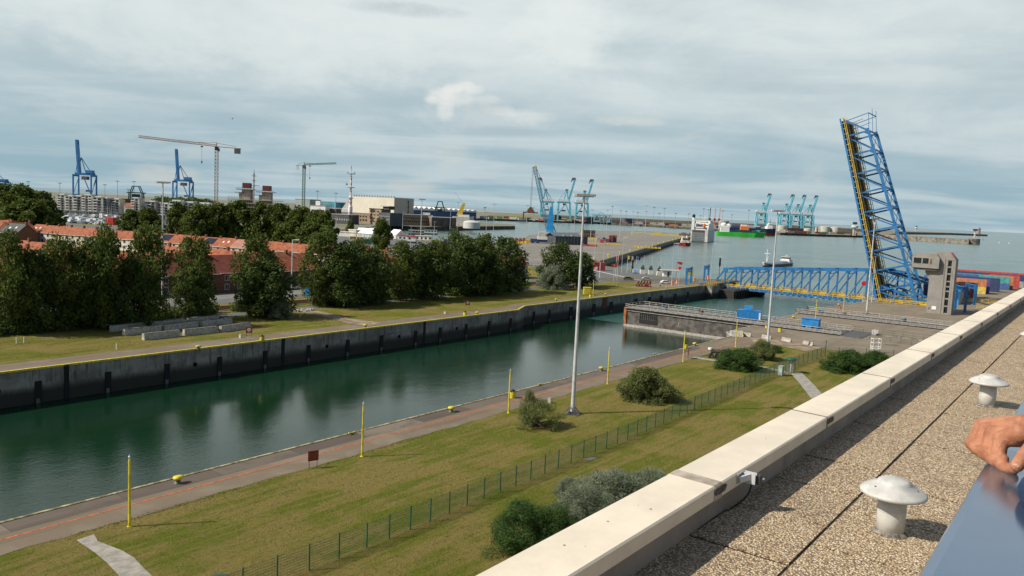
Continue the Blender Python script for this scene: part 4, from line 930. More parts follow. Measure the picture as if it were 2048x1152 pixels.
t = thing('traffic_sign', 'yellow notice board behind the first blue portal', 'sign', base(1379, 556), FACE); MB().box(-1.6, -.05, 1.3, 1.6, .05, 4.0).build('panel', YEL, t); MB().box(-1.2, -.04, 0, -1.05, .04, 1.3).box(1.05, -.04, 0, 1.2, .04, 1.3).build('leg', GALVD, t)
t = thing('traffic_light', 'black traffic light column behind the left end of the lowered bridge', 'traffic light', base(1438, 552), FACE); MB().tube((0, 0, 0), (0, 0, 4.4), .14).build('pole', GALVD, t); MB().box(-.35, -.3, 4.4, .35, .3, 8.2).box(-.5, -.35, 5.5, .5, .2, 5.7).build('lamp_box', BLACK, t)
for p, lab in [((1344, 570), 'orange traffic barrel left beside the white car'), ((1354, 568), 'orange traffic barrel at the foot of the red signal post'), ((1388, 563), 'orange traffic barrel under the first blue portal'), ((1411, 560), 'orange traffic barrel between the portals'), ((1416, 559), 'orange traffic barrel by the end of the lowered bridge'), ((1926, 606), 'orange traffic barrel right of the concrete tower')]:
    t = thing('traffic_barrel', lab, 'barrel', base(*p), 0, 'orange traffic barrels'); MB().lathe([(.5, 0), (.5, .2), (.4, .25), (.42, .9), (.36, .95), (.38, 1.5), (.2, 1.7), (.02, 1.72)], n=10).build('body', ORNG, t); MB().lathe([(.425, .5), (.425, .7)], n=10).build('band', WHITE, t)
# yellow box on far grass, red frames, rubble
t = thing('yellow_cabin', 'yellow box cabin standing on the far grass beside a yellow pole', 'cabin', base(1168, 590), FACE+R(4))
MB().box(0, 0, .15, 2.3, 2.0, 2.3).build('body', YEL, t); MB().box(-.06, -.06, 2.3, 2.36, 2.06, 2.42).build('roof', YEL, t); MB().box(1.3, -.04, .9, 2.1, -.003, 1.9).build('hatch', YELO, t); MB().box(.05, .05, 0, 2.2, 1.9, .15).build('skid', GALVD, t)
t = thing('steel_frame_rack', 'rack of dark red zigzag steel frames lying on the far grass by the cars', 'rack', base(1272, 573), FACE+R(-6))
b = MB()
for i in range(5):
    for y in (0, 1.2): b.bar((i*1.05, y, 0), (i*1.05+1.0, y, 2.2), .28).bar((i*1.05+1.0, y, 2.2), (i*1.05+1.0, y, 0), .2)
b.bar((-.2, 0, .15), (5.6, 0, .15), .3).bar((-.2, 1.2, .15), (5.6, 1.2, .15), .3).build('frames', mat('oxide_red', (.17, .02, .015), .7, var=.3), t)
t = thing('red_float', 'small bright red float beside the rack of red frames', 'float', base(1293, 573), 0); MB().lathe([(.05, 0), (.4, .1), (.55, .5), (.4, .9), (.05, 1)], n=10).build('body', RED, t, smooth=True)
# worker in the distance is in part 5

# ================= vehicles =================
def car(lab, loc, rz, paint, cat='car', van=False):
    t = thing('parked_car', lab, cat, loc, rz, 'cars parked and driving on the far side')
    H_ = 1.9 if van else 1.42
    prof = [(-2.1, .35), (2.1, .35), (2.15, .62), (2.0, .82), (1.1, .95), (.45, H_-.03), (-1.2, H_), (-1.95, .98), (-2.15, .8)] if not van else [(-2.4, .35), (2.4, .35), (2.45, .8), (2.2, 1.0), (1.6, H_-.05), (-2.35, H_), (-2.45, .8)]
    MB().extr(prof, -.85, .85, 'y').build('body', paint, t, bevel=.04)
    g = MB()
    if van: g.extr([(1.35, 1.08), (2.05, 1.08), (1.6, H_-.15), (1.3, H_-.15)], -.87, .87, 'y')
    else: g.extr([(-1.65, .98), (.95, .98), (.42, H_-.12), (-1.15, H_-.09)], -.87, .87, 'y')
    g.build('window_glass', GLASS, t)
    for x in (-1.35, 1.35):
        for y in (-.78, .78):
            w = MB().tube((x, y-.1, .33), (x, y+.1, .33), .33, n=14).build('wheel', BLACK, t); MB().tube((x, y*1.14-.02, .33), (x, y*1.14+.02, .33), .18, n=10).build('hub', GALV, w)
    for y in (-.6, .6): MB().box(2.09, y-.18, .62, 2.17, y+.18, .76).build('headlight', WHITE, t); MB().box(-2.19, y-.15, .7, -2.1, y+.15, .85).build('tail_light', RED, t)
    return t
DCAR = mat('dark_green_car_paint', (.02, .035, .04), .3, .3, coat=.5); SCAR = mat('silver_car_paint', (.5, .52, .54), .3, .4, coat=.5); WCAR = mat('white_car_paint', (.75, .75, .75), .3, coat=.5); BCAR = mat('blue_car_paint', (.03, .08, .2), .3, coat=.5)
car('dark estate car on the approach road on the far side', base(1257, 560), R(-50), DCAR); car('silver car with lights behind the red steel frames', base(1294, 561), R(-52), SCAR); car('white car by the orange barrel on the far approach road', base(1332, 568), R(-45), WCAR)
car('pale blue van by the leftmost mooring pedestal', base(1276, 547), R(-50), mat('pale_blue_paint', (.35, .5, .62), .4), 'van', True)
car('white car parked in the gap between the trees behind the lamp post', base(586, 579), R(0), WCAR); car('dark blue car parked left of the white one in the gap between the trees', base(570, 580), R(0), BCAR)
car('white van behind the trees beside the dock fence', base(1053, 530), R(30), WCAR, 'van', True)
# blue road sign board in the gap
t = thing('road_sign', 'small blue road sign standing at the trees right of the white lamp post', 'sign', base(615, 600), FACE); MB().box(-.75, -.04, 1.0, .75, .04, 3.2).build('panel', MIDBLUE, t); MB().box(-.06, .04, 0, .06, .12, 3.2).build('post', GALV, t)
t = thing('rubble_heap', 'small heap of pale broken stones at the end of the earth track', 'rubble', base(608, 622), 0); rr = random.Random(9)
b = MB()
for i in range(16):
    x, y, s_ = rr.uniform(-2.5, 2.5), rr.uniform(-.8, .8), rr.uniform(.2, .55); b.lathe([(.1*s_, 0), (s_, .2*s_), (.8*s_, s_), (.1*s_, 1.3*s_)], (x, y, 0), 6)
b.build('stones', CONCB, t)
# dark railing along the railway
b = MB(); rail_fence(b, (60, 157.5, 0), (250, 157.5, 0), 1.1, 3.5, (1, .5), .06); tag(b.build('road_railing', GALVD), 'long dark railing beside the railway behind the trees', 'railing')
b = MB(); rail_fence(b, (250, 141, 0), (281, 152, 0), 1.5, 2.4, (1, .5), .05); tag(b.build('road_railing', GALVD), 'thin dark railing in front of the cars on the far side', 'railing')

# ================= container yard at the right =================
def container(loc, rz, key, lab, l=12.2, dims=(2.44, 2.6), grp='containers in the yard at the right'):
    t = thing('shipping_container', lab, 'container', loc, rz, grp); m = CM[key]
    w, h = dims; b = MB().box(0, 0, 0, l, w, h)
    for i in range(14): x = .3+i*(l-.6)/14; b.box(x, -.04, .2, x+.4, -.001, h-.2)
    b.build('shell', m, t)
    MB().box(-.03, .12, .15, -.001, 1.18, h-.15).box(-.03, 1.26, .15, -.001, 2.32, h-.15).build('door', m, t)
    d = MB()
    for y in (.35, .9, 1.5, 2.1): d.box(-.07, y, .1, -.031, y+.05, h-.1)
    d.build('lock_rod', GALV, t); return t
CN = dict(navy='navy', grey='grey', brown='brown', blue='blue', yellow='yellow', orange='orange', purple='purple', teal='teal', red='red', maroon='dark red', white='white', green='green')
# rows lie across the view; each farther row ends farther right. first entry = right-hand box, bottom/top
for px, py, cols, where in [(1921, 603, 'navy/navy', 'in the row nearest the tower'), (1938, 599, 'navy/maroon', 'in the second row from the tower'), (1953, 596, 'maroon/brown', 'in the third row from the tower'), (1971, 588, 'yellow/orange', 'in the row with the yellow container'), (1978, 587, 'purple/purple navy/blue', 'in the purple row'), (1998, 584, 'navy/navy blue/navy', 'in the navy row'), (2018, 580, 'blue/teal navy/blue', 'in the teal and blue row'), (2025, 579, 'orange/orange red/teal', 'in the orange row'), (2037, 577, 'red/red orange/navy navy/navy', 'in the bright red row'), (2046, 575, 'grey/navy blue/navy navy/navy', 'in the row of navy over grey'), (2066, 572, 'red/red red/red maroon/red', 'in the last row at the photo edge')]:
    p = at(px, py); dv = Vector((math.cos(R(96)), math.sin(R(96)), 0))
    for i, c2 in enumerate(cols.split()):
        for j, c in enumerate(c2.split('/')):
            q = p+dv*(12.35*i); container((q.x, q.y, j*2.92+.03), R(96), c, '%s container, %s %s' % (CN[c], ('right end %s,' if i == 0 else ['', 'second %s,', 'third %s,', 'fourth %s,'][i]) % ('top' if j else 'bottom'), where), dims=(2.44, 2.9))
# ================= vegetation =================
def leaf_mat(name, c1, c2, c3=None, trans=.25):
    m, t, b, g = newmat(name); n1 = noise(t, g, .55, 4, .6); n2 = noise(t, g, 5., 3, .6)
    c = mix(t, MR(t, n1, .38, .62), c1, c2)
    if c3: c = mix(t, M(t, 'MULTIPLY', MR(t, n2, .55, .68), .75), c, c3)
    L(t, c, b.inputs['Base Color']); b.inputs['Roughness'].default_value = .75; b.inputs['Specular IOR Level'].default_value = .25
    tr = N(t, 'ShaderNodeBsdfTranslucent'); L(t, c, tr.inputs[0]); mx = N(t, 'ShaderNodeMixShader'); mx.inputs[0].default_value = trans
    out = [n for n in t.nodes if n.type == 'OUTPUT_MATERIAL'][0]; L(t, b.outputs[0], mx.inputs[1]); L(t, tr.outputs[0], mx.inputs[2]); L(t, mx.outputs[0], out.inputs[0]); return m
LF1 = leaf_mat('poplar_leaves', (.055, .095, .018), (.105, .135, .022), (.16, .15, .03), .35)
LF2 = leaf_mat('dark_leaves', (.044, .082, .020), (.084, .120, .025), (.14, .15, .032), .32)
LFS = leaf_mat('silvery_leaves', (.13, .165, .10), (.21, .245, .165), (.27, .30, .20))
LFG = leaf_mat('olive_leaves', (.095, .125, .036), (.16, .18, .058), (.22, .215, .085))
LFC = leaf_mat('conifer_green', (.030, .075, .016), (.062, .115, .024), (.10, .13, .03))
BARK = mat('bark', (.055, .042, .032), .95, var=.3, scale=3)
def leaves(cl, nper, size, seed, stretch=1.0, up=0.3):
    """leaf quads spread through clumps cl = [(x,y,z,rx,rz)], denser near each clump's skin"""
    r = np.random.default_rng(seed); V = []
    for (x, y, z, rx, rz) in cl:
        n = int(nper*(rx*rx*rz)**.5/1.0); n = max(20, n)
        d = r.normal(size=(n, 3)); d /= np.linalg.norm(d, axis=1)[:, None]
        rad = r.uniform(.35, 1.0, n)**.55*(1+.22*r.normal(size=n)*.6)
        c = np.stack([x+d[:, 0]*rx*rad, y+d[:, 1]*rx*rad, z+d[:, 2]*rz*rad], 1)
        nn = r.normal(size=(n, 3))+d*.8+np.array([0, 0, up]); nn /= np.linalg.norm(nn, axis=1)[:, None]
        a = np.cross(nn, r.normal(size=(n, 3))); a /= np.linalg.norm(a, axis=1)[:, None]; b = np.cross(nn, a)
        s = (size*r.uniform(.55, 1.35, n))[:, None]; w = s*r.uniform(.5, .9, n)[:, None]*stretch
        V.append(np.stack([c-a*s, c-b*w*.8+a*s*.15, c+a*s, c+b*w*.8+a*s*.1], 1).reshape(-1, 3))
    V = np.concatenate(V); nq = len(V)//4
    me = bpy.data.meshes.new('crown'); me.vertices.add(len(V)); me.vertices.foreach_set('co', V.astype('f').ravel())
    me.loops.add(nq*4); me.loops.foreach_set('vertex_index', np.arange(nq*4, dtype='i'))
    me.polygons.add(nq); me.polygons.foreach_set('loop_start', np.arange(0, nq*4, 4, dtype='i')); me.update(calc_edges=True); return me
def crown_clumps(h, w, base_f, n, seed, shape='oval'):
    r = random.Random(seed); out = []
    for i in range(n):
        f = (i+.5)/n; z = h*(base_f+(1-base_f)*f)
        if shape == 'oval': ww = w*.5*(math.sin(math.pi*min(.97, .12+f*.86))**.6)
        elif shape == 'poplar': ww = w*.5*(math.sin(math.pi*min(.97, .10+f*.80))**.8)*(1.0 if f < .8 else .8)
        elif shape == 'cone': ww = w*.5*(1-f)**.7+.3
        elif shape == 'bush': ww = w*.5*math.sqrt(max(.05, 1-f*f))
        a = i*2.399+r.uniform(-.5, .5); q = r.uniform(.30, .95)*ww; rr_ = w*r.uniform(.06, .17)
        out.append((q*math.cos(a), q*math.sin(a), z-rr_*.3+r.uniform(-.5, .5)*h*.03, rr_, rr_*r.uniform(.8, 1.25)))
    return out
def trunk_mesh(h, w, cl, seed, r0):
    b = MB(); r = random.Random(seed); pts = [(0, 0, -.3)]; k = 6
    for i in range(1, k+1): pts.append((r.uniform(-.02, .02)*h, r.uniform(-.02, .02)*h, h*.92*i/k))
    for i in range(k): b.tube(pts[i], pts[i+1], r0*(1-i/k)+.03, r0*(1-(i+1)/k)+.03, 7)
    for c in cl[::2]:
        z = max(h*.12, c[2]-abs(c[0])-abs(c[1])*.6); f = min(.95, z/(h*.92))*k; i = int(f)
        p = Vector(pts[i]).lerp(Vector(pts[min(k, i+1)]), f-i); q = Vector(c[:3]); m_ = p.lerp(q, .5)+Vector((0, 0, -.04*h*.3)); rr_ = r0*.30*(1-f/k)+.035
        b.tube(p, m_, rr_, rr_*.7, 5, False).tube(m_, q, rr_*.7, rr_*.25, 5, False)
    me = bpy.data.meshes.new('trunk'); me.from_pydata(b.v, [], b.f); return me
PROTO = {}
def tree_proto(key, h, w, base_f, n, nper, size, leafm, seed, shape='oval', r0=.28, stretch=1):
    cl = crown_clumps(h, w, base_f, n, seed, shape); cm = leaves(cl, nper, size, seed, stretch); cm.materials.append(leafm)
    tm = trunk_mesh(h, w, cl, seed, r0); tm.materials.append(BARK); PROTO[key] = (h, w, cm, tm)
def plant(key, loc, h, w, label, name='tree', cat='tree', group=None, rz=None):
    H0, W0, cm, tm = PROTO[key]; t = thing(name, label, cat, loc, random.uniform(0, 6.28) if rz is None else rz, group); t.scale = (w/W0, w/W0, h/H0)
    linkmesh('crown', cm, None, t); linkmesh('trunk', tm, None, t); return t
for i in range(4): tree_proto('pop%d' % i, 16, 12, .13, 66, 58, .31, LF1, 10+i, 'poplar', .24)
for i in range(3): tree_proto('full%d' % i, 15, 13, .08, 76, 64, .32, LF2, 30+i, 'oval', .3)
for i in range(3): tree_proto('far%d' % i, 13, 12, .02, 64, 60, .50, LF1, 50+i, 'oval', .3)
tree_proto('sil', 5, 8, .02, 44, 620, .14, LFS, 61, 'bush', .10, .6)
tree_proto('oli', 5, 7, .02, 54, 760, .11, LFG, 62, 'bush', .10, .7)
tree_proto('con', 4, 7, .02, 60, 700, .11, LFC, 63, 'bush', .10, .7)
def tree_px(key, px, py, top, wpx, label, zbase=0, **kw):
    bx = at(px, py); D = (bx-Vector((0, 0, CAMZ))).dot(AF); return plant(key, (bx.x, bx.y, 0), (py-top)*D/FPX*1.0, wpx*1.06*D/FPX, label, **kw)
ROW = [('pop0', 18, 668, 468, 105, 'leafy poplar at the far left edge of the photo'), ('full0', 75, 664, 500, 105, 'dark dense tree second from the left edge'), ('pop1', 128, 660, 478, 100, 'poplar with brownish thin foliage, third from the left'), ('full1', 190, 656, 480, 110, 'dark tree left behind the first concrete beams'), ('pop2', 216, 658, 462, 85, 'tall poplar rising above the left end of the concrete beams'), ('pop3', 296, 652, 456, 100, 'tallest leafy tree behind the middle of the concrete beams'), ('full0', 268, 655, 520, 90, 'low dark tree behind the left concrete beams'), ('pop1', 392, 636, 476, 88, 'round-topped tree left of the brick house fronts'), ('full2', 385, 640, 540, 75, 'low dark tree under the round-topped one'), ('pop0', 512, 632, 474, 92, 'open tree right of the brick house fronts'), ('full1', 530, 634, 520, 120, 'broad dark tree with ground-reaching foliage left of the white lamp post'), ('pop2', 640, 612, 466, 90, 'tall tree right of the white lamp post'), ('full2', 690, 613, 488, 120, 'broad dark tree in the middle of the row'), ('full0', 745, 608, 498, 90, 'dark tree just right of the broad one'), ('pop3', 715, 606, 480, 70, 'narrow tree with a ragged top left of the orange roof'), ('pop0', 800, 602, 486, 80, 'tree below the white houseboats'), ('full1', 845, 598, 492, 100, 'dark tree at the foot of the second tall mast'), ('pop1', 870, 598, 482, 70, 'thin-topped tree below the blue awning'), ('full2', 925, 592, 476, 110, 'big tree in front of the harbour basin'), ('pop2', 905, 590, 466, 60, 'slim pointed tree rising above its neighbours'), ('pop3', 965, 588, 470, 70, 'pointed tree near the right end of the row'), ('full0', 1010, 584, 476, 95, 'dark tree at the right end of the long row'), ('full1', 970, 590, 505, 90, 'low dark tree near the right end of the row'), ('full2', 1120, 574, 488, 88, 'round dark tree standing alone left of the near mast'), ('full0', 1165, 572, 506, 60, 'dark tree right behind the near mast'), ('full1', 600, 625-10, 500, 1, '')]
for r_ in ROW:
    if r_[6-1]: tree_px(*r_, group='trees along the far side of the lock')
tree_px('sil', 1103, 578, 535, 62, 'silvery grey-green bush at the foot of the lone dark tree', name='shrub', cat='shrub')
tree_px('sil', 560, 637, 606, 50, 'pale bush at the right foot of the broad dark tree', name='shrub', cat='shrub')
# second line behind
for i, (px, py, top, w) in enumerate([(50, 640, 510, 90), (160, 636, 545, 80), (760, 590, 522, 80), (830, 582, 515, 70), (900, 574, 510, 80), (690, 598, 520, 70), (960, 570, 505, 60)]):
    tree_px(('full%d' % (i % 3)), px, py, top, w, 'shaded tree of the second line, half hidden behind the front trees', group='half hidden trees of the second line')
def far_tree(px, D, top, wpx, lab, key=None, **kw):
    b = spot(px, D); h = CAMZ-(top-hor(px))*D/FPX; return plant(key or 'far%d' % (int(px) % 3), (b.x, b.y, 0), h, wpx*1.2*D/FPX, lab, **kw)
TB = 'trees behind the red-roofed houses'
for a in [(8, 440, 372, 70, 'big tree at the left edge in front of the blue crane'), (45, 430, 376, 80, 'big dark tree left of the white apartments, second from the edge'), (88, 440, 386, 60, 'big dark tree directly left of the marina'), (62, 400, 400, 90, 'lower tree in front of the marina trees at the left'), (262, 470, 420, 46, 'dark tree left of the far-left tall mast'), (298, 470, 418, 52, 'dark tree right beside the far-left tall mast'), (355, 455, 406, 40, 'light-leaved tree in front of the terraced apartments'), (398, 440, 412, 60, 'tree below the orange tower crane, on its left'), (436, 445, 409, 60, 'tree exactly below the orange tower crane'), (478, 450, 404, 66, 'tall tree in front of the unfinished building'), (520, 450, 407, 56, 'tall tree in front of the right stair core of the unfinished building'), (562, 450, 410, 60, 'tree between the two construction cranes'), (600, 440, 418, 62, 'tree below the green tower crane'), (632, 430, 424, 52, 'tree left of the dark pointed one below the red-white mast'), (652, 400, 424, 40, 'dark pointed tree nearest the red-white mast'), (622, 380, 446, 80, 'low tree above the right-hand roofs'), (762, 440, 440, 36, 'single dark tree beside the white tent'), (700, 620, 440, 14, 'small tree in front of the brown office building')]: far_tree(*a, group=TB)
# far dark wood beyond the apartments
cl = []; r_ = random.Random(4)
for i in range(46):
    px = r_.uniform(322, 415); p = spot(px, r_.uniform(980, 1250)); cl.append((p.x, p.y, r_.uniform(4, 15), r_.uniform(8, 13), r_.uniform(5, 8)))
me = leaves(cl, 16, 1.6, 5); me.materials.append(LF2); tag(linkmesh('far_wood', me, None), 'dark far-off wood behind the white apartments', 'wood', kind='stuff')
# undergrowth at the foot of the row
cl = []
for i in range(150):
    px = r_.uniform(-40, 1060); py = 672-px*.088+r_.uniform(-10, -1); p = at(px, py)
    if 565 < px < 628: continue
    cl.append((p.x, p.y, r_.uniform(.3, 1.2), r_.uniform(1.2, 2.6), r_.uniform(.8, 2.0)))
me = leaves(cl, 150, .24, 8); me.materials.append(LF2); tag(linkmesh('undergrowth', me, None), 'dark undergrowth along the foot of the long row of trees', 'undergrowth', kind='stuff')
# near shrubs
def shrub(key, px, py, wpx, hpx, lab): bx = at(px, py); D = (bx-Vector((0, 0, CAMZ))).dot(AF); return plant(key, (bx.x, bx.y, 0), hpx*D/FPX*1.05, wpx*1.28*D/FPX, lab, name='shrub', cat='shrub')
tree_proto('ragged', 4, 5, .02, 36, 620, .10, LFG, 71, 'bush', .12, .45)
shrub('oli', 1290, 800, 100, 60, 'big round olive-green bush on the near lawn behind the tall mast')
shrub('ragged', 1075, 853, 88, 50, 'scruffy olive bush with a leaning spike left of the tall mast'); shrub('ragged', 1056, 850, 36, 66, 'thin upright spray of branches growing from the scruffy bush')
shrub('con', 1478, 738, 84, 36, 'dark green bush in front of the timber rack'); shrub('oli', 1525, 718, 56, 32, 'rounded bush behind the dark one, left of the second mast foot')
shrub('ragged', 1520, 706, 22, 26, 'small spiky shrub at the top of the rounded bush'); shrub('con', 1545, 703, 40, 12, 'low dark shrub creeping around the foot of the second mast')
shrub('con', 1697, 742, 92, 36, 'wide dark green bush right of the turnstile path'); shrub('con', 1750, 740, 60, 34, 'dark bush partly hidden by the parapet, right of the wide one')
tree_proto('silb', 4, 6, .02, 60, 1500, .085, LFS, 72, 'bush', .1, .45); tree_proto('conb', 4, 6, .02, 54, 1100, .10, LFC, 73, 'bush', .1, .35)
shrub('conb', 1045, 1095, 132, 84, 'feathery dark green bush below the fence, cut off by the parapet'); shrub('conb', 1110, 1090, 100, 70, 'feathery green bush between the dark one and the silver ones')
shrub('silb', 1215, 1030, 140, 80, 'large silvery bush rising from behind the parapet'); shrub('silb', 1160, 1060, 110, 80, 'silvery bush just left of the largest silver one'); shrub('silb', 1136, 990, 48, 32, 'small silvery bush at the upper left of the silver group'); shrub('silb', 1300, 1010, 110, 60, 'silvery bush mostly hidden by the parapet on the right')

# tufts and weeds standing out of the lawns
def tufts(name, n, u0, u1, v0, v1, size, seed, c1, c2, c3, label):
    r = np.random.default_rng(seed); P = np.stack([r.uniform(u0, u1, n*3), r.uniform(v0, v1, n*3)], 1)
    f = np.sin(P[:, 0]*.23+np.sin(P[:, 1]*.31)*2)+np.sin(P[:, 1]*.6+P[:, 0]*.07)+r.normal(size=n*3)*.8; f = f-20*(P[:, 0] < 35)*(v0 < 30)-20*((P[:, 0] > 118)*(P[:, 0] < 142)*(P[:, 1] < 46)); P = P[np.argsort(-f)[:n]]
    a = r.uniform(0, 6.28, n); s_ = size*r.uniform(.5, 1.5, n); dx = np.stack([np.cos(a), np.sin(a), 0*a], 1)*s_[:, None]*.6
    c = np.stack([P[:, 0], P[:, 1], 0*a-.02], 1); lean = np.stack([r.normal(size=n)*.3, r.normal(size=n)*.3, np.ones(n)*.7], 1)*s_[:, None]
    V = np.stack([c-dx, c+dx, c+dx*.7+lean, c-dx*.5+lean*.8], 1).reshape(-1, 3)
    me = bpy.data.meshes.new(name); me.vertices.add(len(V)); me.vertices.foreach_set('co', V.astype('f').ravel()); me.loops.add(n*4); me.loops.foreach_set('vertex_index', np.arange(n*4, dtype='i'))
    me.polygons.add(n); me.polygons.foreach_set('loop_start', np.arange(0, n*4, 4, dtype='i')); me.update(calc_edges=True); me.materials.append(leaf_mat(name+'_blades', c1, c2, c3)); tag(linkmesh(name, me, None), label, 'grass', kind='stuff')
tufts('lawn_tufts', 50000, 22, 150, 24, 60.3, .065, 3, (.16, .20, .03), (.28, .25, .08), (.34, .30, .12), 'loose grass tufts and weeds over the near lawn')
tufts('far_bank_tufts', 25000, 35, 250, 130.5, 150, .08, 4, (.12, .14, .02), (.22, .185, .06), (.26, .22, .09), 'loose grass tufts over the far bank')
tufts('edge_weeds', 2600, 22, 150, 60.3, 61.0, .08, 5, (.08, .12, .02), (.17, .16, .05), (.2, .18, .07), 'ragged weeds along the edge of the near quay road')
# ================= houses with orange roofs =================
RT = mat('orange_roof_tiles', (.30, .088, .036), .85, var=.16, scale=.7, dirt=.25); RT2 = mat('dark_red_roof_tiles', (.18, .042, .024), .85, var=.16, scale=.7); RT3 = mat('pink_roof_tiles', (.36, .17, .12), .85, var=.1, scale=.7); RT4 = mat('slate_roof', (.05, .055, .06), .7, var=.2)
WALLC = mat('cream_house_wall', (.50, .44, .32), .85, var=.12, scale=.6, dirt=.2); PANEL = mat('solar_panel', (.02, .03, .05), .2, .3)
def house(loc, rz, w, dpt, he, hr, roof, wallm, lab, extra='', grp=None, hip=False):
    """local x = along the street, y = depth away from the street front"""
    t = thing('terraced_house', lab, 'house', loc, rz, grp)
    MB().box(0, 0, 0, w, dpt, he).extr([(0, he), (dpt, he), (dpt/2, hr-.15)], .05, w-.05, 'x').build('wall', wallm, t)
    rf = MB(); o = .35
    rf.quadbox([(-.02, -o, he-.2), (w+.02, -o, he-.2), (w+.02, dpt/2, hr), (-.02, dpt/2, hr), (-.02, -o, he+.0), (w+.02, -o, he+.0), (w+.02, dpt/2, hr+.2), (-.02, dpt/2, hr+.2)])
    rf.quadbox([(-.02, dpt/2, hr), (w+.02, dpt/2, hr), (w+.02, dpt+o, he-.2), (-.02, dpt+o, he-.2), (-.02, dpt/2, hr+.2), (w+.02, dpt/2, hr+.2), (w+.02, dpt+o, he), (-.02, dpt+o, he)])
    rf = rf.build('roof', roof, t)
    MB().box(w-.9, dpt/2-.5, hr-.4, w-.2, dpt/2+.4, hr+1.1).build('chimney', BRICK, rf)
    if extra == 'solar' or extra == 'sky':
        a = Vector((0, -o, he)); up_ = Vector((0, dpt/2+o, hr+.2-he)); nrm = Vector((0, -up_.z, up_.y)).normalized()*.08
        for (x0, x1, f0, f1) in ([(1.0, w-1.6, .22, .88)] if extra == 'solar' else [(w*.3, w*.3+.8, .45, .62), (w*.62, w*.62+.8, .5, .67)]):
            q = [a+up_*f0+Vector((x0, 0, 0)), a+up_*f0+Vector((x1, 0, 0)), a+up_*f1+Vector((x1, 0, 0)), a+up_*f1+Vector((x0, 0, 0))]
            MB().quadbox([p+nrm*.05 for p in q]+[p+nrm for p in q]).build('solar_panel' if extra == 'solar' else 'skylight', PANEL if extra == 'solar' else WHITE, rf)
    MB().box(0, -o-.12, he-.12, w, -o, he+.02).build('gutter', WHITE, t)
    for x in (w*.18, w*.62):
        for z in ((.9, 2.3), (3.4, 4.7)) if he > 4.9 else ((.9, 2.3),):
            f = MB().box(x-.1, -.06, z[0]-.1, x+1.3, -.003, z[1]+.1).build('window', WHITE, t); MB().box(x, -.09, z[0], x+.56, -.061, z[1]).box(x+.64, -.09, z[0], x+1.2, -.061, z[1]).build('pane', GLASS, f)
    return t
def terrace(p, q, n, dpt, he, hr, fn, grp, start=0):
    p, q = Vector(p), Vector(q); d = q-p; w = d.length/n; rz = math.atan2(d.y, d.x); rr_ = random.Random(start)
    for i in range(n):
        a = p+d*i/n; roof, wallm, extra, lab = fn(i, rr_); house((a.x, a.y, 0), rz, w, dpt, he+rr_.choice((0, 0, .15)), hr+rr_.choice((0, .1, .2)), roof, wallm, lab, extra, grp)
# A: long diagonal far row, street side facing the lock
nm = {0: ('sky', 'white-fronted end house of the far orange-roofed row, by the marina'), 9: ('sky', 'orange-roofed house of the far row just right of the far-left tall mast'), 10: ('solar', 'orange-roofed far row house with a pale solar panel'), 13: ('solar', 'orange-roofed far row house with a big dark solar panel'), 14: ('sky', 'orange-roofed far row house with two white skylights'), 15: ('pink', 'far row house with a faded pink roof')}
def fa(i, r):
    if i in nm:
        e, lab = nm[i]; return (RT3 if e == 'pink' else RT, OFFW, '' if e == 'pink' else e, lab)
    return (RT, OFFW if i % 2 else WALLC, '', 'orange-roofed house of the long far row behind the trees')
terrace((162.5, 408, 0), (209, 219, 0), 24, 9, 5.0, 8.2, fa, 'orange-roofed houses of the long far row', 1)
# B: front brick row with big dark-red roofs
def fb(i, r): return (RT2 if i in (5, 6, 7, 8) else RT, BRICK if i > 2 else WALLC, '', {5: 'brick house with a dark red roof behind the round-topped tree', 6: 'brick house with white windows right of the round-topped tree', 7: 'brick house with a dark red roof and a lit front, left of the open tree'}.get(i, 'house of the front row mostly hidden by the trees'))
terrace((62, 190.5, 0), (158, 190.5, 0), 11, 12, 5.2, 9.6, fb, 'houses of the front row along the railway', 2)
# C: middle rows
def fc(i, r): return (RT, [WALLC, OFFW, BRICK][i % 3], '', {2: 'orange roof with a chimney between the front and the far row'}.get(i, 'orange-roofed house in the middle of the block, half hidden by trees'))
terrace((140, 262, 0), (158, 210, 0), 7, 9, 4.8, 8.0, fc, 'half hidden houses in the middle rows', 3)
terrace((95, 262, 0), (122, 212, 0), 7, 9, 4.8, 8.0, fc, 'half hidden houses in the middle rows', 4)
terrace((96, 330, 0), (112, 275, 0), 7, 9, 4.8, 8.0, fc, 'half hidden houses in the middle rows', 5)
def fd(i, r): return (RT, WALLC, '', 'orange-roofed house behind the right half of the tree row')
terrace((168, 196, 0), (246, 178, 0), 10, 9, 5.0, 8.4, fd, 'orange-roofed houses behind the right half of the tree row', 6)
p = at(735, 530)
for lab, px, D, w, rz, rf in [('orange-roofed house at the far left edge of the photo', -12, 392, 12, -8, RT), ('house with a dark slate roof and two skylights at the left edge', -2, 352, 11, -20, RT4), ('brick gable house with an orange roof right of the slate one', 22, 360, 12, 62, RT)]:
    b = spot(px, D); house((b.x, b.y, 0), FACE+R(rz), w, 10, 5.5, 9.4, rf, BRICK, lab, 'sky' if rf is RT4 else '')
# ================= far harbour =================
def D_of(px, py, z=0): p = at(px, py, z); return (p-Vector((0, 0, CAMZ))).dot(AF)
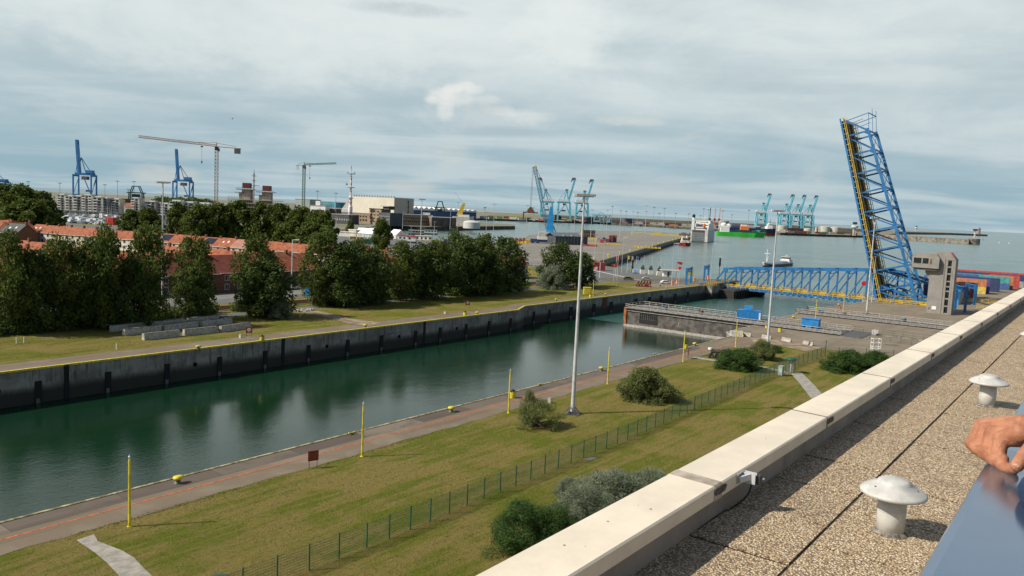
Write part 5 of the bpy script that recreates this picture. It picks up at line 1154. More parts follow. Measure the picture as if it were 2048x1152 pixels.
# ship-to-shore gantry crane, boom raised; local x = to the right in the view
def gantry(key):
    if key == 'blue':
        t = thing('gantry_crane', '', 'crane', (0, 0, 0), 0, 'deep blue gantry cranes with raised booms'); m = BLUEC; H = 52; B = 112
        b = MB()
        for x in (-16, 16):
            for y in (-9, 9): b.bar((x, y, 0), (x, y, H), 2.3, 2.0)
            b.bar((x, -9, 16), (x, 9, 16), 1.5, 1.5).bar((x, -9, H-2), (x, 9, H-2), 2, 3).bar((x, -9, 18), (x, 9, H-4), 1.4)
        b.bar((-16, 9, 14), (16, 9, 14), 1.5, 2).bar((-16, -9, 14), (16, -9, 14), 1.5, 2).bar((16, -9, 16), (2, -9, H-3), 1.3)
        b.build('legs', m, t)
        MB().bar((-16, -3, H+1), (17, -3, H+1), 2.4, 4).bar((-16, 3, H+1), (17, 3, H+1), 2.4, 4).build('girder', m, t)
        MB().bar((-9.5, -3, H), (-13.5, -3, B), 1.8, 3.2).bar((-9.5, 3, H), (-13.5, 3, B), 1.8, 3.2).bar((-13.5, -3, B-2), (-13.5, 3, B-2), 3, 6).build('boom', m, t)
        MB().bar((-14, 0, H), (-6, 0, H+30), 1.2).bar((-6, 0, H+30), (12, 0, H+3), .9).bar((-6, 0, H+30), (2, 0, H+3), .9).bar((-16, 0, H+2), (-12, 0, H+30), .8).build('apex_frame', m, t)
        MB().box(4, -5, H+3, 15, 5, H+8).build('machine_house', m, t); MB().box(-4, -4, H-9, 6, 4, H-3).build('trolley_cab', RUST, t); MB().box(3, -3, 22, 10, 3, 25).build('spreader', GALVD, t)
    elif key == 'cyan':
        t = thing('gantry_crane', '', 'crane', (0, 0, 0), 0, 'pale cyan gantry cranes with raised booms'); m = CYAN; H = 50
        b = MB()
        for x in (-18, 18):
            for y in (-9, 9): b.bar((x, y, 0), (x*(.88), y, H), 4.6, 4)
            b.bar((x, -9, 14), (x, 9, 14), 2, 2.4).bar((x, -9, 14), (x*.9, 9, H), 1.5)
        for y in (-9, 9): b.bar((-17.5, y, 14), (17.5, y, 14), 1.8, 2.6).bar((-17, y, 16), (4, y, H-2), 1.3).bar((17, y, 16), (4, y, H-2), 1.3)
        b.build('legs', m, t)
        MB().bar((-22, -4, H+1), (18, -4, H+1), 2.4, 5).bar((-22, 4, H+1), (18, 4, H+1), 2.4, 5).build('girder', m, t)
        MB().box(-20, -6, H+3, 12, 6, H+10).build('machine_house', WHITE, t)
        MB().bar((10, -4, H), (26, -4, 116), 3, 5).bar((10, 4, H), (26, 4, 116), 3, 5).bar((14, -4, H+18), (14, 4, H+18), 2).bar((20, -4, 90), (20, 4, 90), 2).build('boom', m, t)
        MB().bar((22, -4, 100), (28, -4, 118), 2.2, 3).bar((22, 4, 100), (28, 4, 118), 2.2, 3).bar((28, 0, 117), (18, 0, 117), 2.2, 8).bar((18, 0, 117), (16, 0, 108), 2.2).build('boom_tip', mat('dark_boom_tip', (.12, .10, .12), .6), t)
        MB().bar((-2, -4, H+8), (6, -4, 86), 2.4).bar((-2, 4, H+8), (6, 4, 86), 2.4).bar((10, 0, H+8), (6, 0, 86), 2.4).bar((-16, 0, H+8), (5, 0, 86), 1.4).build('apex_frame', m, t)
        MB().box(1, -4, 84, 9, 4, 88).build('apex_cap', GALVD, t); MB().box(-7, -4, 26, 4, 4, 30).build('spreader', GALVD, t); MB().box(-4, -3, H-7, 5, 3, H-2).build('trolley_cab', GALVD, t)
    return t
gb = gantry('blue'); gb.location = spot(170, 1430); gb.rotation_euler = (0, 0, FACE); gb['label'] = 'deep blue gantry crane with raised boom behind the white apartments'
dup(gb, spot(366, 1480), FACE, 'deep blue gantry crane with raised boom between the far-left mast and the orange crane', scale=.95)
dup(gb, spot(-2, 1400), FACE, 'deep blue gantry crane cut off by the left photo edge', scale=(.95, .95, .62))
gc = gantry('cyan'); gc.location = spot(1521, 2800); gc.rotation_euler = (0, 0, FACE); gc['label'] = 'pale cyan gantry crane standing alone, leftmost of four across the harbour'
for px, lab in [(1567, 'pale cyan gantry crane left of the close group of three'), (1590, 'pale cyan gantry crane in the middle of the close group of three'), (1614, 'pale cyan gantry crane at the right end, nearest the raised bridge')]: dup(gc, spot(px, 2780), FACE, lab)
dup(gc, spot(1127, 2250), FACE, 'pale cyan gantry crane just right of the mobile harbour crane'); dup(gc, spot(1163, 2300), FACE, 'pale cyan gantry crane directly behind the top of the near mast')
dup(gc, spot(1092, 2350), FACE+R(180), 'pale cyan gantry crane behind the blue mobile crane tower')
# low cyan yard cranes
t = thing('yard_crane', 'low pale cyan yard crane on the far shore right of the near mast top', 'crane', spot(1188, 2250), FACE)
b = MB()
for x in (0, 16, 26, 44):
    for y in (0, 8): b.bar((x, y, 0), (x, y, 20), 2)
b.bar((-6, 0, 20), (48, 0, 20), 2.5).bar((-6, 8, 20), (48, 8, 20), 2.5).bar((0, 0, 2), (16, 0, 2), 2).bar((26, 0, 2), (44, 0, 2), 2).bar((10, 4, 22), (18, 4, 28), 1.5).bar((18, 4, 28), (30, 4, 22), 1.5).build('frame', CYAN, t); MB().box(4, 1, 14, 10, 7, 18).box(30, 1, 14, 36, 7, 18).build('trolley', CYAN, t)
# tower cranes
def lattice(mb, p, q, w, n, r, tri=False):
    p, q = Vector(p), Vector(q); d = (q-p).normalized(); up_ = Vector((0, 0, 1)) if abs(d.z) < .9 else Vector((0, 1, 0))
    x = d.cross(up_).normalized(); y = x.cross(d).normalized()
    cs = [x*(-w/2)+y*0, x*(w/2)+y*0, y*w] if tri else [x*a*w/2+y*c*w/2 for a, c in ((-1, -1), (1, -1), (1, 1), (-1, 1))]
    for c in cs: mb.bar(p+c, q+c, r*1.5)
    k = len(cs)
    for i in range(n):
        a, c = p.lerp(q, i/n), p.lerp(q, (i+1)/n)
        for j in range(k): mb.bar(a+cs[j], c+cs[(j+1) % k], r); mb.bar(a+cs[j], a+cs[(j+1) % k], r)
    return mb
def tower_crane(px, D, H, jib, cj, ang, m1, m2, lab, hook, block, jrise):
    t = thing('tower_crane', lab, 'crane', spot(px, D), FACE+ang, 'tower cranes')
    lattice(MB(), (0, 0, 0), (0, 0, H), 2.6, 22, .26).build('mast', m1, t)
    lattice(MB(), (jib[0], 0, H+2), (jib[1], 0, H+2+jrise), 1.7, 24, .22, True).build('jib', m2, t)
    b = MB().bar((0, 0, H+2), (cj, 0, H+1.5), 1.6, .5).bar((0, 0, H+5), (cj*.8, 0, H+3), .3).bar((0, 0, H+2), (0, 0, H+5.5), .7).bar((0, 0, H+5.5), (jib[1]*.3, 0, H+3.5+jrise*.3), .25); b.build('counter_jib', m1, t)
    MB().box(min(cj*.72, cj*.98), -1, H-3, max(cj*.72, cj*.98), 1, H+1.2).build('counterweight', block, t); MB().box(-1.6, -1.6, H-1, 1.6, 1.6, H+1.8).box(.8, -2.6, H-2, 2.6, -1, H+.5).build('slew_ring', GALVD, t)
    MB().tube((hook, 0, H+2), (hook, 0, H-12), .10, n=4).box(hook-.5, -.3, H-13, hook+.5, .3, H-11).box(hook-1, -.8, H+.8, hook+1, .8, H+1.8).build('hook', GALVD, t)
OC = mat('orange_crane_steel', (.55, .24, .10), .6, var=.1); RWC = mat('red_white_steel', (.52, .33, .26), .6, var=.3, scale=.4); RWC = mat('orange_white_steel', (.80, .34, .13), .6, var=.25, scale=.4); GC = mat('green_grey_crane_steel', (.16, .26, .22), .6)
tower_crane(432, 700, 66, (0, -62), 20, R(18), RWC, OC, 'tall tower crane with an orange and white lattice mast, jib pointing left', -12, mat('grey_block', (.30, .28, .26), .8), 3.5)
tower_crane(606, 900, 62, (0, 36), -9, R(0), GC, GC, 'smaller green-grey tower crane with its jib pointing right', 6.5, WHITE, 3)
# unfinished building
t = thing('unfinished_building', 'unfinished concrete building with two rust-red stair cores between the two tower cranes', 'building', spot(456, 840), FACE+R(2))
CC_ = mat('raw_concrete', (.36, .32, .26), .9, var=.12, scale=.2)
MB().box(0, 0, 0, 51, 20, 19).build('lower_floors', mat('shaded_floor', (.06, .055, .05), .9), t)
for z in (15, 18.9, 22.6): MB().box(-1.2, -1.2, z, 52.5, 20.6, z+.6).build('slab', CC_, t)
b = MB()
for i in range(30): b.box(i*1.75, -.6, 19.5, i*1.75+.4, -.3, 22.6).box(i*1.75+.1, -.6, 15.6, i*1.75+.45, -.3, 18.9)
for i in range(13): b.box(i*1.6, -1.0, 23.2, i*1.6+.35, -.8, 26.6)
b.build('columns', CC_, t)
for x0, h, lab in ((13, 40.5, ''), (34, 38.5, '')):
    MB().box(x0-.5, 5, 19, x0+8.5, 14, h-6.5).box(x0-4, 6, 19, x0, 12, h-10).build('stair_core', CC_, t)
    MB().box(x0, 4.6, h-5.5, x0+7.5, 13, h).build('formwork', mat('rust_red_formwork', (.16, .035, .03), .8, var=.2), t)
    MB().box(x0-6, 3, h-7.2, x0+12, 15, h-6.6).box(x0-8, 4, h-10.5, x0+3, 14, h-10).build('platform', RUST, t)
    b = MB(); rail_fence(b, (x0-6, 3, h-6.6), (x0+12, 3, h-6.6), 1.6, 3, (1, .5), .18); b.build('edge_guard', RUST, t)
t = thing('aerial_mast', 'thin red and white aerial mast with cross arms behind the unfinished building', 'mast', spot(507, 1000), FACE)
lattice(MB(), (0, 0, 0), (0, 0, 56), 1.1, 18, .18).build('lattice', mat('faded_red_white', (.40, .26, .24), .7, var=.4, scale=.25), t); MB().box(-7, -.2, 40, 7, .2, 40.6).box(-3.5, -.2, 52, 3.5, .2, 52.5).box(-3, -.2, 46, 3, .2, 46.4).box(-.2, -.2, 56, .2, .2, 60).build('cross_arms', GALVD, t)
# radio mast
t = thing('radio_mast', 'white and red banded radar mast standing left of the big cream shed', 'mast', spot(700, 950), FACE); RWR = mat('red_band', (.50, .05, .05), .6)
MB().lathe([(2.6, 0), (2.6, 20), (1.9, 21), (1.9, 32), (1.1, 33), (1.1, 56), (.5, 56.5), (.5, 64)], n=12).build('shaft', WHITE, t)
for z, r in ((12, 2.64), (24, 1.94), (37, 1.14), (46, 1.14), (52, 1.14)): MB().lathe([(r, z), (r, z+1.1)], n=12).build('band', RWR, t)
for z, r in ((42, 5), (58, 5), (29.5, 3.6)): MB().lathe([(1.2, z), (r, z+.2), (r, z+.7), (1.2, z+1.6)], n=12).build('gallery', GREY, t)
MB().box(-6, -1, 45, -4, 1, 47.2).box(-4.5, -.5, 59, -3.5, .5, 61).box(3.5, -.5, 59, 4.5, .5, 61).build('antenna', GREY, t); MB().bar((0, 0, 64), (0, 0, 68), .5).build('spike', GALVD, t)
# large sheds and port buildings
def quadbld(name, lab, cat, px0, D0, px1, D1, depth, z1, m, roof=None, grp=None, z0=0):
    a, b_ = spot(px0, D0), spot(px1, D1); d = b_-a; t = thing(name, lab, cat, a, math.atan2(d.y, d.x), grp)
    MB().box(0, 0, z0, d.length, depth, z1).build('wall', m, t); MB().box(-.4, -.4, z1, d.length+.4, depth+.4, z1+.7).build('roof', roof or m, t); return t, d.length
A1, A2, A3 = spot(702, 1120), spot(787, 1050), spot(826, 1100); A4 = A1+(A3-A2)
t = thing('warehouse', 'huge plain cream shed with a grey-brown end wall behind the brown office block', 'warehouse', (0, 0, 0))
MB().prism([A1[:2], A2[:2], A3[:2], A4[:2]], 0, 33.2).build('wall', CREAM, t)
dn = (A2-A1).normalized()*-.25; de = (A3-A2).normalized(); nE = Vector((de.y, -de.x, 0))*.3
if nE.dot(A2-A1) < 0: nE = -nE
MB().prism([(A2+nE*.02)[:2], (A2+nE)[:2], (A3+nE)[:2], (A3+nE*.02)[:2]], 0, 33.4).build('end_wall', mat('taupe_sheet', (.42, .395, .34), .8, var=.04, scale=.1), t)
MB().prism([A1[:2], A2[:2], A3[:2], A4[:2]], 33.2, 33.9).build('roof', GREY, t)
for i in range(16): p = A1.lerp(A2, (i+.5)/16)+de*3; MB().lathe([(.8, 33.9), (.8, 35.1), (1.2, 35.2), (.3, 36)], (p.x, p.y, 0), 6).build('roof_vent', GREY, t)
f = MB(); p = A2.lerp(A3, .7)+nE*3
for z in (8, 15, 22, 29): f.box(p.x-1.6, p.y-1.6, z, p.x+1.6, p.y+1.6, z+.6)
f.bar((p.x, p.y, 3), (p.x, p.y, 31), .6).build('stair', GALVD, t)
def windows(t, w, rows, n, h=1.3, frac=.6, m=GLASS, x0=1.5, name='window'):
    for z in rows:
        st = (w-2*x0)/n; repeat(name, MB().box(0, -.12, 0, st*frac, -.003, h), [(x0+i*st, 0, z) for i in range(n)], m, t)
t, w = quadbld('office_building', 'brown brick office block with a dark annex in front of the cream shed', 'office', 738, 960, 762, 945, 14, 18.5, BRICKT, BROWNB); windows(t, w, (3, 7, 11, 15), 3)
MB().box(w, -4, 0, w+21, 16, 15).build('annex', mat('slate_blue_cladding', (.075, .08, .095), .8, var=.1, scale=.2), t)
for z in (3.4, 7, 10.6): MB().box(w+.5, -4.1, z, w+20.5, -4.003, z+.5).build('floor_band', GREY, t)
MB().box(w-1, 3, 18.5, w+10, 12, 22).build('pavilion', BROWNB, t); MB().box(w-3, 1, 22, w+12, 14, 22.8).build('pavilion_roof', GREY, t)
t, w = quadbld('port_building', 'long low tan brick building with a pale roof right of the office block', 'building', 796, 985, 862, 1010, 16, 13, BRICKT, mat('pale_flat_roof', (.50, .48, .42), .8)); windows(t, w, (4,), 15, 2); MB().box(0, -.4, 8.5, w, -.003, 9.5).build('cornice', BROWNB, t)
t, w = quadbld('port_building', 'low brown building with dark gates between the jetty and the yellow ship crane', 'building', 863, 1000, 912, 1020, 20, 11, mat('brown_block', (.17, .12, .095), .9, var=.15, scale=.2), mat('pale_flat_roof', (.5, .48, .42), .8)); windows(t, w, (.5,), 3, 9, .45, DGREY, 0, 'gate')
t, w = quadbld('port_building', 'long low tan building left of the brown office block, behind the banded mast', 'building', 668, 1010, 738, 985, 16, 12, BRICKT, GREY); windows(t, w, (3, 7.5), 12, 2)
t, w = quadbld('port_building', 'dark low building with a pale edge below the banded mast', 'building', 662, 930, 704, 915, 12, 10.5, mat('dark_cladding', (.06, .06, .07), .8), GREY); windows(t, w, (4,), 8, 2, .5, GREY)
t, w = quadbld('port_building', 'white two-storey office with a ribbon window right of the green crane mast', 'building', 620, 980, 650, 975, 12, 19, WHITE, GREY); windows(t, w, (12,), 1, 2.4, 1.0); MB().box(6, 2, 19.7, 12, 8, 25).build('roof_hut', WHITE, t)
t, w = quadbld('port_building', 'brown flat building right of the white office', 'building', 650, 990, 672, 985, 12, 16, BROWNB, GREY)
t, w = quadbld('warehouse', 'grey box shed behind the green tower crane', 'warehouse', 590, 1300, 619, 1290, 30, 26.0, mat('grey_green_sheet', (.30, .33, .31), .7, var=.05, scale=.05))
t, w = quadbld('warehouse', 'teal shed with dark vertical posts right of the green tower crane', 'warehouse', 620, 1320, 671, 1290, 30, 23, mat('teal_sheet', (.06, .24, .29), .6, var=.25, scale=.05)); windows(t, w, (3,), 12, 17, .25, DGREY)
t, w = quadbld('warehouse', 'dark blue low shed below the teal one', 'warehouse', 628, 1180, 688, 1160, 20, 15, mat('blue_grey_sheet', (.08, .12, .18), .7, var=.2, scale=.05), GREY)
# long white-roofed blue hall
a, b_ = spot(826, 1330), spot(952, 1420); d = b_-a; t = thing('warehouse', 'long blue hall with a scalloped white roof right of the cream shed', 'warehouse', a, math.atan2(d.y, d.x))
MB().box(0, 0, 0, d.length, 60, 17).build('wall', mat('hall_blue', (.02, .08, .24), .6), t)
n = 13; st = d.length/n
for i in range(n):
    MB().extr([(i*st, 17), (i*st, 19.4), (i*st+st*.5, 23.6-i*.2), (i*st+st, 19.4), (i*st+st, 17)], -1, 61, 'y').build('roof_bay', WHITE, t)
# tank
for px, D, r, h, m, lab, py0 in [(943, 985, 10.5, 7.5, mat('silver_tank', (.55, .56, .55), .5), 'wide silver domed tank behind the jetty', 0), (1447, 2050, 13, 20, GREY, 'grey tank behind the blue ship bow', 0), (1478+2, 2000, 0, 0, None, '', 0)]:
    if not r: continue
    t = thing('storage_tank', lab, 'tank', spot(px, D), 0, 'harbour storage tanks'); MB().lathe([(r, 0), (r, h), (r*.8, h+r*.12), (r*.4, h+r*.2), (.1, h+r*.23)], n=28).build('shell', m, t, smooth=False)
for px, w_, top, bot, lab in [(1563, 19, 452, 463, 'pale storage tank right of the blue ship bow'), (1632, 5, 455, 466, 'slim white silo left of the grey tanks'), (1638, 5, 456, 467, 'slim white silo, right of the slimmest pair'), (1649, 20, 455, 468, 'broad grey storage tank left of the rightmost tank'), (1670, 19, 457, 470, 'rightmost grey storage tank beside the raised bridge'), (1615, 15, 456, 464, 'low cream storage block under the right cyan crane')]:
    D = 2100; r = w_*D/FPX/2; h = (bot-top)*D/FPX; t = thing('storage_tank', lab, 'tank', spot(px, D), 0, 'harbour storage tanks')
    MB().lathe([(r, 0), (r, h), (r*.5, h+r*.1), (.1, h+r*.13)], n=24).build('shell', mat('cream_tank', (.46, .44, .38), .7, var=.06), t)
# straddle crane frames
def straddle(px, D, H, W_, lab):
    t = thing('straddle_crane', lab, 'crane', spot(px, D), FACE+R(8), 'dark green quay cranes'); b = MB(); m = mat('black_green_steel', (.02, .05, .05), .6)
    for x in (-W_/2, W_/2):
        for y in (0, 8): b.bar((x, y, 0), (x*.92, y, H*.72), H*.045)
    for y in (0, 8): b.bar((-W_*.62, y, H*.72), (W_*.62, y, H*.72), H*.045).bar((-W_*.4, y, H*.72), (-W_*.22, y, H), H*.035).bar((W_*.4, y, H*.72), (W_*.22, y, H), H*.035).bar((-W_*.22, y, H), (W_*.22, y, H), H*.035).bar((-W_/2, y, H*.2), (W_/2, y, H*.2), H*.03)
    b.build('frame', m, t); MB().box(-W_*.28, 1, H*.52, W_*.25, 7, H*.66).build('cab', m, t)
straddle(879, 1150, 32, 13, 'dark green quay crane in front of the scalloped white roof'); straddle(271, 1200, 34, 20, 'dark quay crane behind the apartments left of the second blue crane')
# mobile harbour crane
p = at(1098, 487); t = thing('mobile_harbour_crane', 'bright blue mobile harbour crane with a tall tower and lattice boom on the dock', 'crane', (p.x, p.y, 0), FACE); D = (p-Vector((0, 0, CAMZ))).dot(AF); k = D/FPX
MB().extr([(-3.4, 3), (3.8, 3), (1.7, 29), (-.7, 29)], -1.6, 1.6, 'y').build('tower', MIDBLUE, t); MB().bar((4.8, 0, 3), (8, 0, 5), 1).bar((3.0, 0, 14), (7, 0, 3), .8).build('tower_brace', MIDBLUE, t)
MB().box(-9, -4, 5, 7, 4, 9).build('machine_house', OFFW, t); MB().box(-9.5, -4.4, 3, 8, 4.4, 5).build('turntable', WHITE, t)
MB().box(-15, -4, .8, 15, 4, 3.2).build('chassis', mat('undercarriage_blue', (.02, .06, .20), .6), t)
for x in (-13, -9, 9, 13): MB().box(x-.9, -6, 0, x+.9, 6, 1.1).build('wheel_set', BLACK, t)
MB().extr([(-20, 0), (-14, 0), (-15, 2), (-18, 2.6)], -2, 2, 'y').extr([(14, 0), (20, 0), (18, 2.6), (15, 2)], -2, 2, 'y').build('outrigger', YELO, t)
lattice(MB(), (-2, 0, 12), ((1062-1098)*k, 0, 26+(hor(1062)-336)*k), 2.2, 20, .3).build('boom', mat('boom_blue_grey', (.10, .24, .36), .6), t)
MB().bar(((1062-1098)*k-1.5, 0, 26+(hor(1062)-337)*k), ((1062-1098)*k+1.5, 0, 26+(hor(1062)-333)*k), 1.2).build('boom_head', YELO, t)
b = MB()
for o in (-.4, .4): b.tube(((1059-1098)*k+o, 0, 26+(hor(1062)-334)*k), ((1058-1098)*k+o, 0, 26+(hor(1062)-414)*k), .11, n=4)
b.tube(((1065-1098)*k, 0, 26+(hor(1062)-334)*k), (0, 0, 29), .12, n=4).tube(((1067-1098)*k, 0, 26+(hor(1062)-340)*k), (2, 0, 29), .12, n=4).build('hoist_rope', GALVD, t)
hx, hz = (1058-1098)*k, 26+(hor(1062)-424)*k
MB().extr([(hx-.8, hz+4), (hx+.8, hz+4), (hx+3.5, hz), (hx-3.5, hz)], -1, 1, 'y').box(hx-5.5, -1, hz-1, hx+6, 1, hz).box(hx-6, -1.2, hz-6, hx-5, 1.2, hz).build('grab', RUST, t)
# dock buildings and clutter
p, q = at(1110, 489), at(1160, 490); d = q-p; t = thing('dock_shed', 'dark metal dock shed with two roof ridges right of the blue mobile crane', 'shed', p, math.atan2(d.y, d.x)); w = d.length
MB().box(0, 0, 0, w, 12, 6.5).build('wall', DGREY, t); MB().extr([(-1, 6.3), (6, 8.9), (13, 6.3), (13, 6.6), (6, 9.3), (-1, 6.7)], -1.5, w+1, 'x').build('roof', mat('bluish_sheet_roof', (.13, .16, .18), .5), t)
for f_ in (.3, .62): MB().box(w*f_, -1.2, 6.6, w*f_+1.3, 6, 7.6).build('roof_light', GREY, t)
b = MB()
for i in range(8): b.box(i*w/8, -.15, 0, i*w/8+.3, -.003, 6.3)
b.build('wall_post', GREY, t); MB().box(w+.5, -1, 0, w+6.5, 9, 7).build('annex', DGREY, t)
p, q = at(1165, 474), at(1190, 475); d = q-p; t = thing('dock_office', 'tan brick two-storey building on the dock, half hidden by the near mast', 'building', p, math.atan2(d.y, d.x)); w = d.length
MB().box(0, 0, 0, w, 9, 7).build('wall', mat('pinkish_brick', (.27, .19, .13), .9, var=.1), t); windows(t, w, (1.2, 4.4), 6, 1.4, .4); MB().box(-.3, -.3, 7, w+.3, 9.3, 7.4).build('roof', BROWNB, t)
for lab, px, py, key, n in [('stack of grey-blue containers on the dock', 1201, 482, 'grey', 1), ('blue container on the dock between grey and red ones', 1213, 482, 'navy', 1), ('red container low on the dock, left of the red stack', 1208, 486, 'red', 1), ('red container on the dock next to the tall red stack', 1219, 485, 'maroon', 1), ('tall dark red container stack on the dock, left half', 1226, 485, 'maroon', 2), ('tall dark red container stack on the dock, right half', 1233, 485, 'maroon', 2)]:
    for j in range(n): p = at(px, py); container((p.x, p.y, j*3.2), FACE+R(90), key, lab+(', upper' if j else (', lower' if n > 1 else '')), 6.1, (3.4, 3.1), 'containers on the dock')
def lump(lab, cat, px, py, w, h, m, name='dock_load', dep=2, ln=None):
    p = at(px, py); t = thing(name, lab, cat, (p.x, p.y, 0), FACE+R(-12)); b = MB(); rr_ = random.Random(px)
    n = max(2, int(w/2.5))
    for i in range(n): x = i*w/n; b.extr([(x, 0), (x+w/n*.92, 0), (x+w/n*.8, h*rr_.uniform(.6, 1)), (x+w/n*.15, h*rr_.uniform(.6, 1))], 0, dep, 'y')
    b.build('pieces', m, t); MB().box(0, -.2, 0, w, dep+.2, .12).build('pallet', GALVD, t)
for a in [('heap of orange and red grabs on the dock behind the trees', 'machinery', 1022, 484, 12, 4, mat('grab_red', (.26, .04, .025), .7, var=.3)), ('yellow spreader lying in front of the red grabs', 'machinery', 1024, 486, 12, 2, YELO), ('orange fender strip in front of the dock shed', 'fender', 1170, 487, 30, 1.2, YELO), ('red steel frames right of the dock shed', 'machinery', 1164, 492, 12, 2, RED), ('yellow ballast block at the foot of a dock mast', 'block', 1176, 480, 8, 2.6, YELO), ('long line of yellow barriers on the far edge of the dock', 'barrier', 1262, 466, 70, 1.5, YELD), ('line of pale yellow barriers at the dock end', 'barrier', 1300, 470, 66, 1.4, YELD), ('yellow lashing gear on the near edge of the dock', 'barrier', 1266, 495, 22, 1.6, YELO), ('small yellow tractors on the dock', 'vehicle', 1308, 468, 10, 3, YELO), ('group of dark red trailers at the dock end beside the tug', 'vehicle', 1358, 471, 24, 5, mat('trailer_dark', (.12, .04, .05), .7))]: lump(*a)
b = MB()
for i in range(26): f_ = i/26; p = at(1195, 522).lerp(at(1372, 474), f_); b.lathe([(.4, 0), (.4, .8), (.7, .9), (.02, 1.2)], (p.x-1, p.y+2, .02), 6)
for i, f_ in enumerate(np.linspace(0, .96, 14)):
    p = at(1195, 521).lerp(at(1372, 475), float(f_)); t = thing('dock_bollard', 'small pale bollard on the near edge of the long dock', 'bollard', (p.x, p.y+2, 0), 0, 'bollards along the long dock'); MB().lathe([(.45, 0), (.4, .8), (.75, .95), (.6, 1.3), (.02, 1.35)], n=8).build('body', YELD, t)
# dark clutter of the dock surface: fences at its land side
b = MB(); rail_fence(b, at(1040, 536), at(1110, 536), 2.2, 3, (1, .5), .08); tag(b.build('dock_fence', GREENP), 'green fence at the land side of the dock behind the lone tree', 'fence')
# masts on the dock and along the far shore
for px, py, top, lab in [(1051, 494, 412, 'grey dock mast left of the mobile crane'), (986, 482, 409, 'grey dock mast at the harbour edge above the big tree'), (914, 470, 404+1, 'grey mast in front of the yellow ship crane'), (972, 470, 425, 'thin mast between the jetty end and the harbour edge'), (1147, 489, 406, 'grey dock mast in front of the dark dock shed'), (1181, 478, 420, 'thin dock mast before the tan brick building'), (1212, 482, 421, 'thin dock mast beside the red container stack'), (1239, 474, 422, 'thin dock mast just behind the red container stack'), (1264, 471, 424, 'thin dock mast at the yellow barriers'), (1290, 467, 412, 'tall thin mast near the dock end'), (900, 460, 421, 'thin mast rising behind the jetty on the left'), (271, 470, 405, 'grey mast between the two dark trees by the marina'), (215, 452, 418, 'grey mast at the red ship in the marina'), (525, 480, 433, 'dark lamp post among the trees left of the broad dark tree'), (770, 492, 442, 'white lamp post right of the single dark tree'), (720, 488, 443, 'pale lamp post in front of the white tent'), (672, 478, 434, 'pale lamp post left of the white tent'), (821, 496, 453, 'pale lamp post at the white houseboats'), (750, 455, 420, 'thin post in front of the brown office'), (805, 458, 425, 'thin post right of the office annex'), (868, 478, 444, 'pale post left of the blue awning'), (1188, 540, 470, 'slim post at the land end of the dock')]:
    thin_mast(px, py, top, lab)
for i, (px, top) in enumerate([(57, 364), (120, 367), (210, 370), (235, 363), (257, 380), (268, 364), (634, 383), (671, 387), (1223, 413), (1240, 422), (1251, 423), (1306, 415), (1327, 417), (1350, 427), (1405, 418), (1415, 420), (1443, 422), (1462, 430), (1495, 421), (1510, 424), (1160-45, 420), (1010-40, 415), (968, 416), (1066, 416), (1291, 424), (1274, 425), (1317, 427), (1376, 428), (1400, 432)]):
    D = 1900 if px > 900 else 1500; b_ = spot(px, D); h = CAMZ-(top-hor(px))*D/FPX
    t = thing('port_mast', 'thin distant port light mast on the horizon', 'light mast', b_, FACE, 'distant port light masts'); MB().tube((0, 0, 0), (0, 0, h), .5, .35, 6).build('pole', GREY, t); MB().box(-3, -1, h, 3, 1, h+1).build('head', GALVD, t)
for px, m in [(1428, RED), (1437, RED), (1418-0, GALVD)]:
    D = 2600; h = CAMZ-(415-hor(px))*D/FPX; t = thing('distant_crane', 'thin distant crane jib rising behind the ferry', 'crane', spot(px, D), FACE, 'distant crane jibs behind the ferry'); lattice(MB(), (0, 0, 0), (1.5, 0, h), 1.6, 10, .4).build('jib', m if m is GALVD else RWC, t); MB().box(-3, -2, 18, 4, 2, 26).build('cab', m, t)
# clutter of containers, trucks, low sheds along the far shore
ccol = ['grey', 'grey', 'white', 'maroon', 'navy', 'brown', 'grey', 'orange', 'red', 'green', 'grey', 'brown']; rr_ = random.Random(21); proto = {}
for i in range(130):
    f_ = rr_.random(); px = 965+f_*745; s0 = hor(px); pyb = np.interp(px, [965, 1200, 1340, 1420, 1560, 1710], [439.5, 446, 453.5, 459, 467, 472])-rr_.uniform(.6, 4.5); 
    if 1375 < px < 1432: continue
    p = at(px, pyb); c = rr_.choice(ccol); key = c
    lab = '%s far-shore container or trailer across the harbour' % CN[c]
    if key not in proto:
        t = thing('far_container', lab, 'container', p, 0, 'containers and trailers along the far shore'); m_ = CM[c]; MB().box(-8, -2, 0, 8, 2, 4.2).build('shell', m_, t); MB().box(-7.6, -2.1, .6, 7.6, -2.003, .9).build('sill', GALVD, t); proto[key] = t
    else: t = dup(proto[key], p)
    t.rotation_euler = (0, 0, FACE+R(rr_.uniform(-25, 25))); t.scale = (rr_.uniform(.5, 1.5), 1, rr_.uniform(.7, 1.5))
for px, w_, h, m, lab in [(1180, 26, 12, DGREY, 'dark low shed on the far shore below the cyan cranes'), (1258, 30, 14, mat('blue_grey_sheet', (.08, .12, .18), .7), 'blue-grey shed on the far shore'), (1116, 22, 15, BROWNB, 'brown block on the far shore behind the mobile crane'), (1345, 60, 7, BRICKT, 'long tan shed on the far shore left of the ferry'), (1236, 60, 9, GREY, 'long pale shed on the far shore behind the dock masts'), (1595, 70, 8, CM['brown'], 'long brown shed under the three cyan cranes'), (1545, 24, 10, WHITE, 'white low building by the blue ship bow'), (1690, 50, 6, GREY, 'low grey shed beside the raised bridge on the far shore'), (1660, 60, 4, BROWNB, 'low brown quay shed by the tanks')]:
    D = 2250; quadbld('far_shed', lab, 'shed', px-w_*.3, D, px+w_*.3, D+20, 14, h, m)
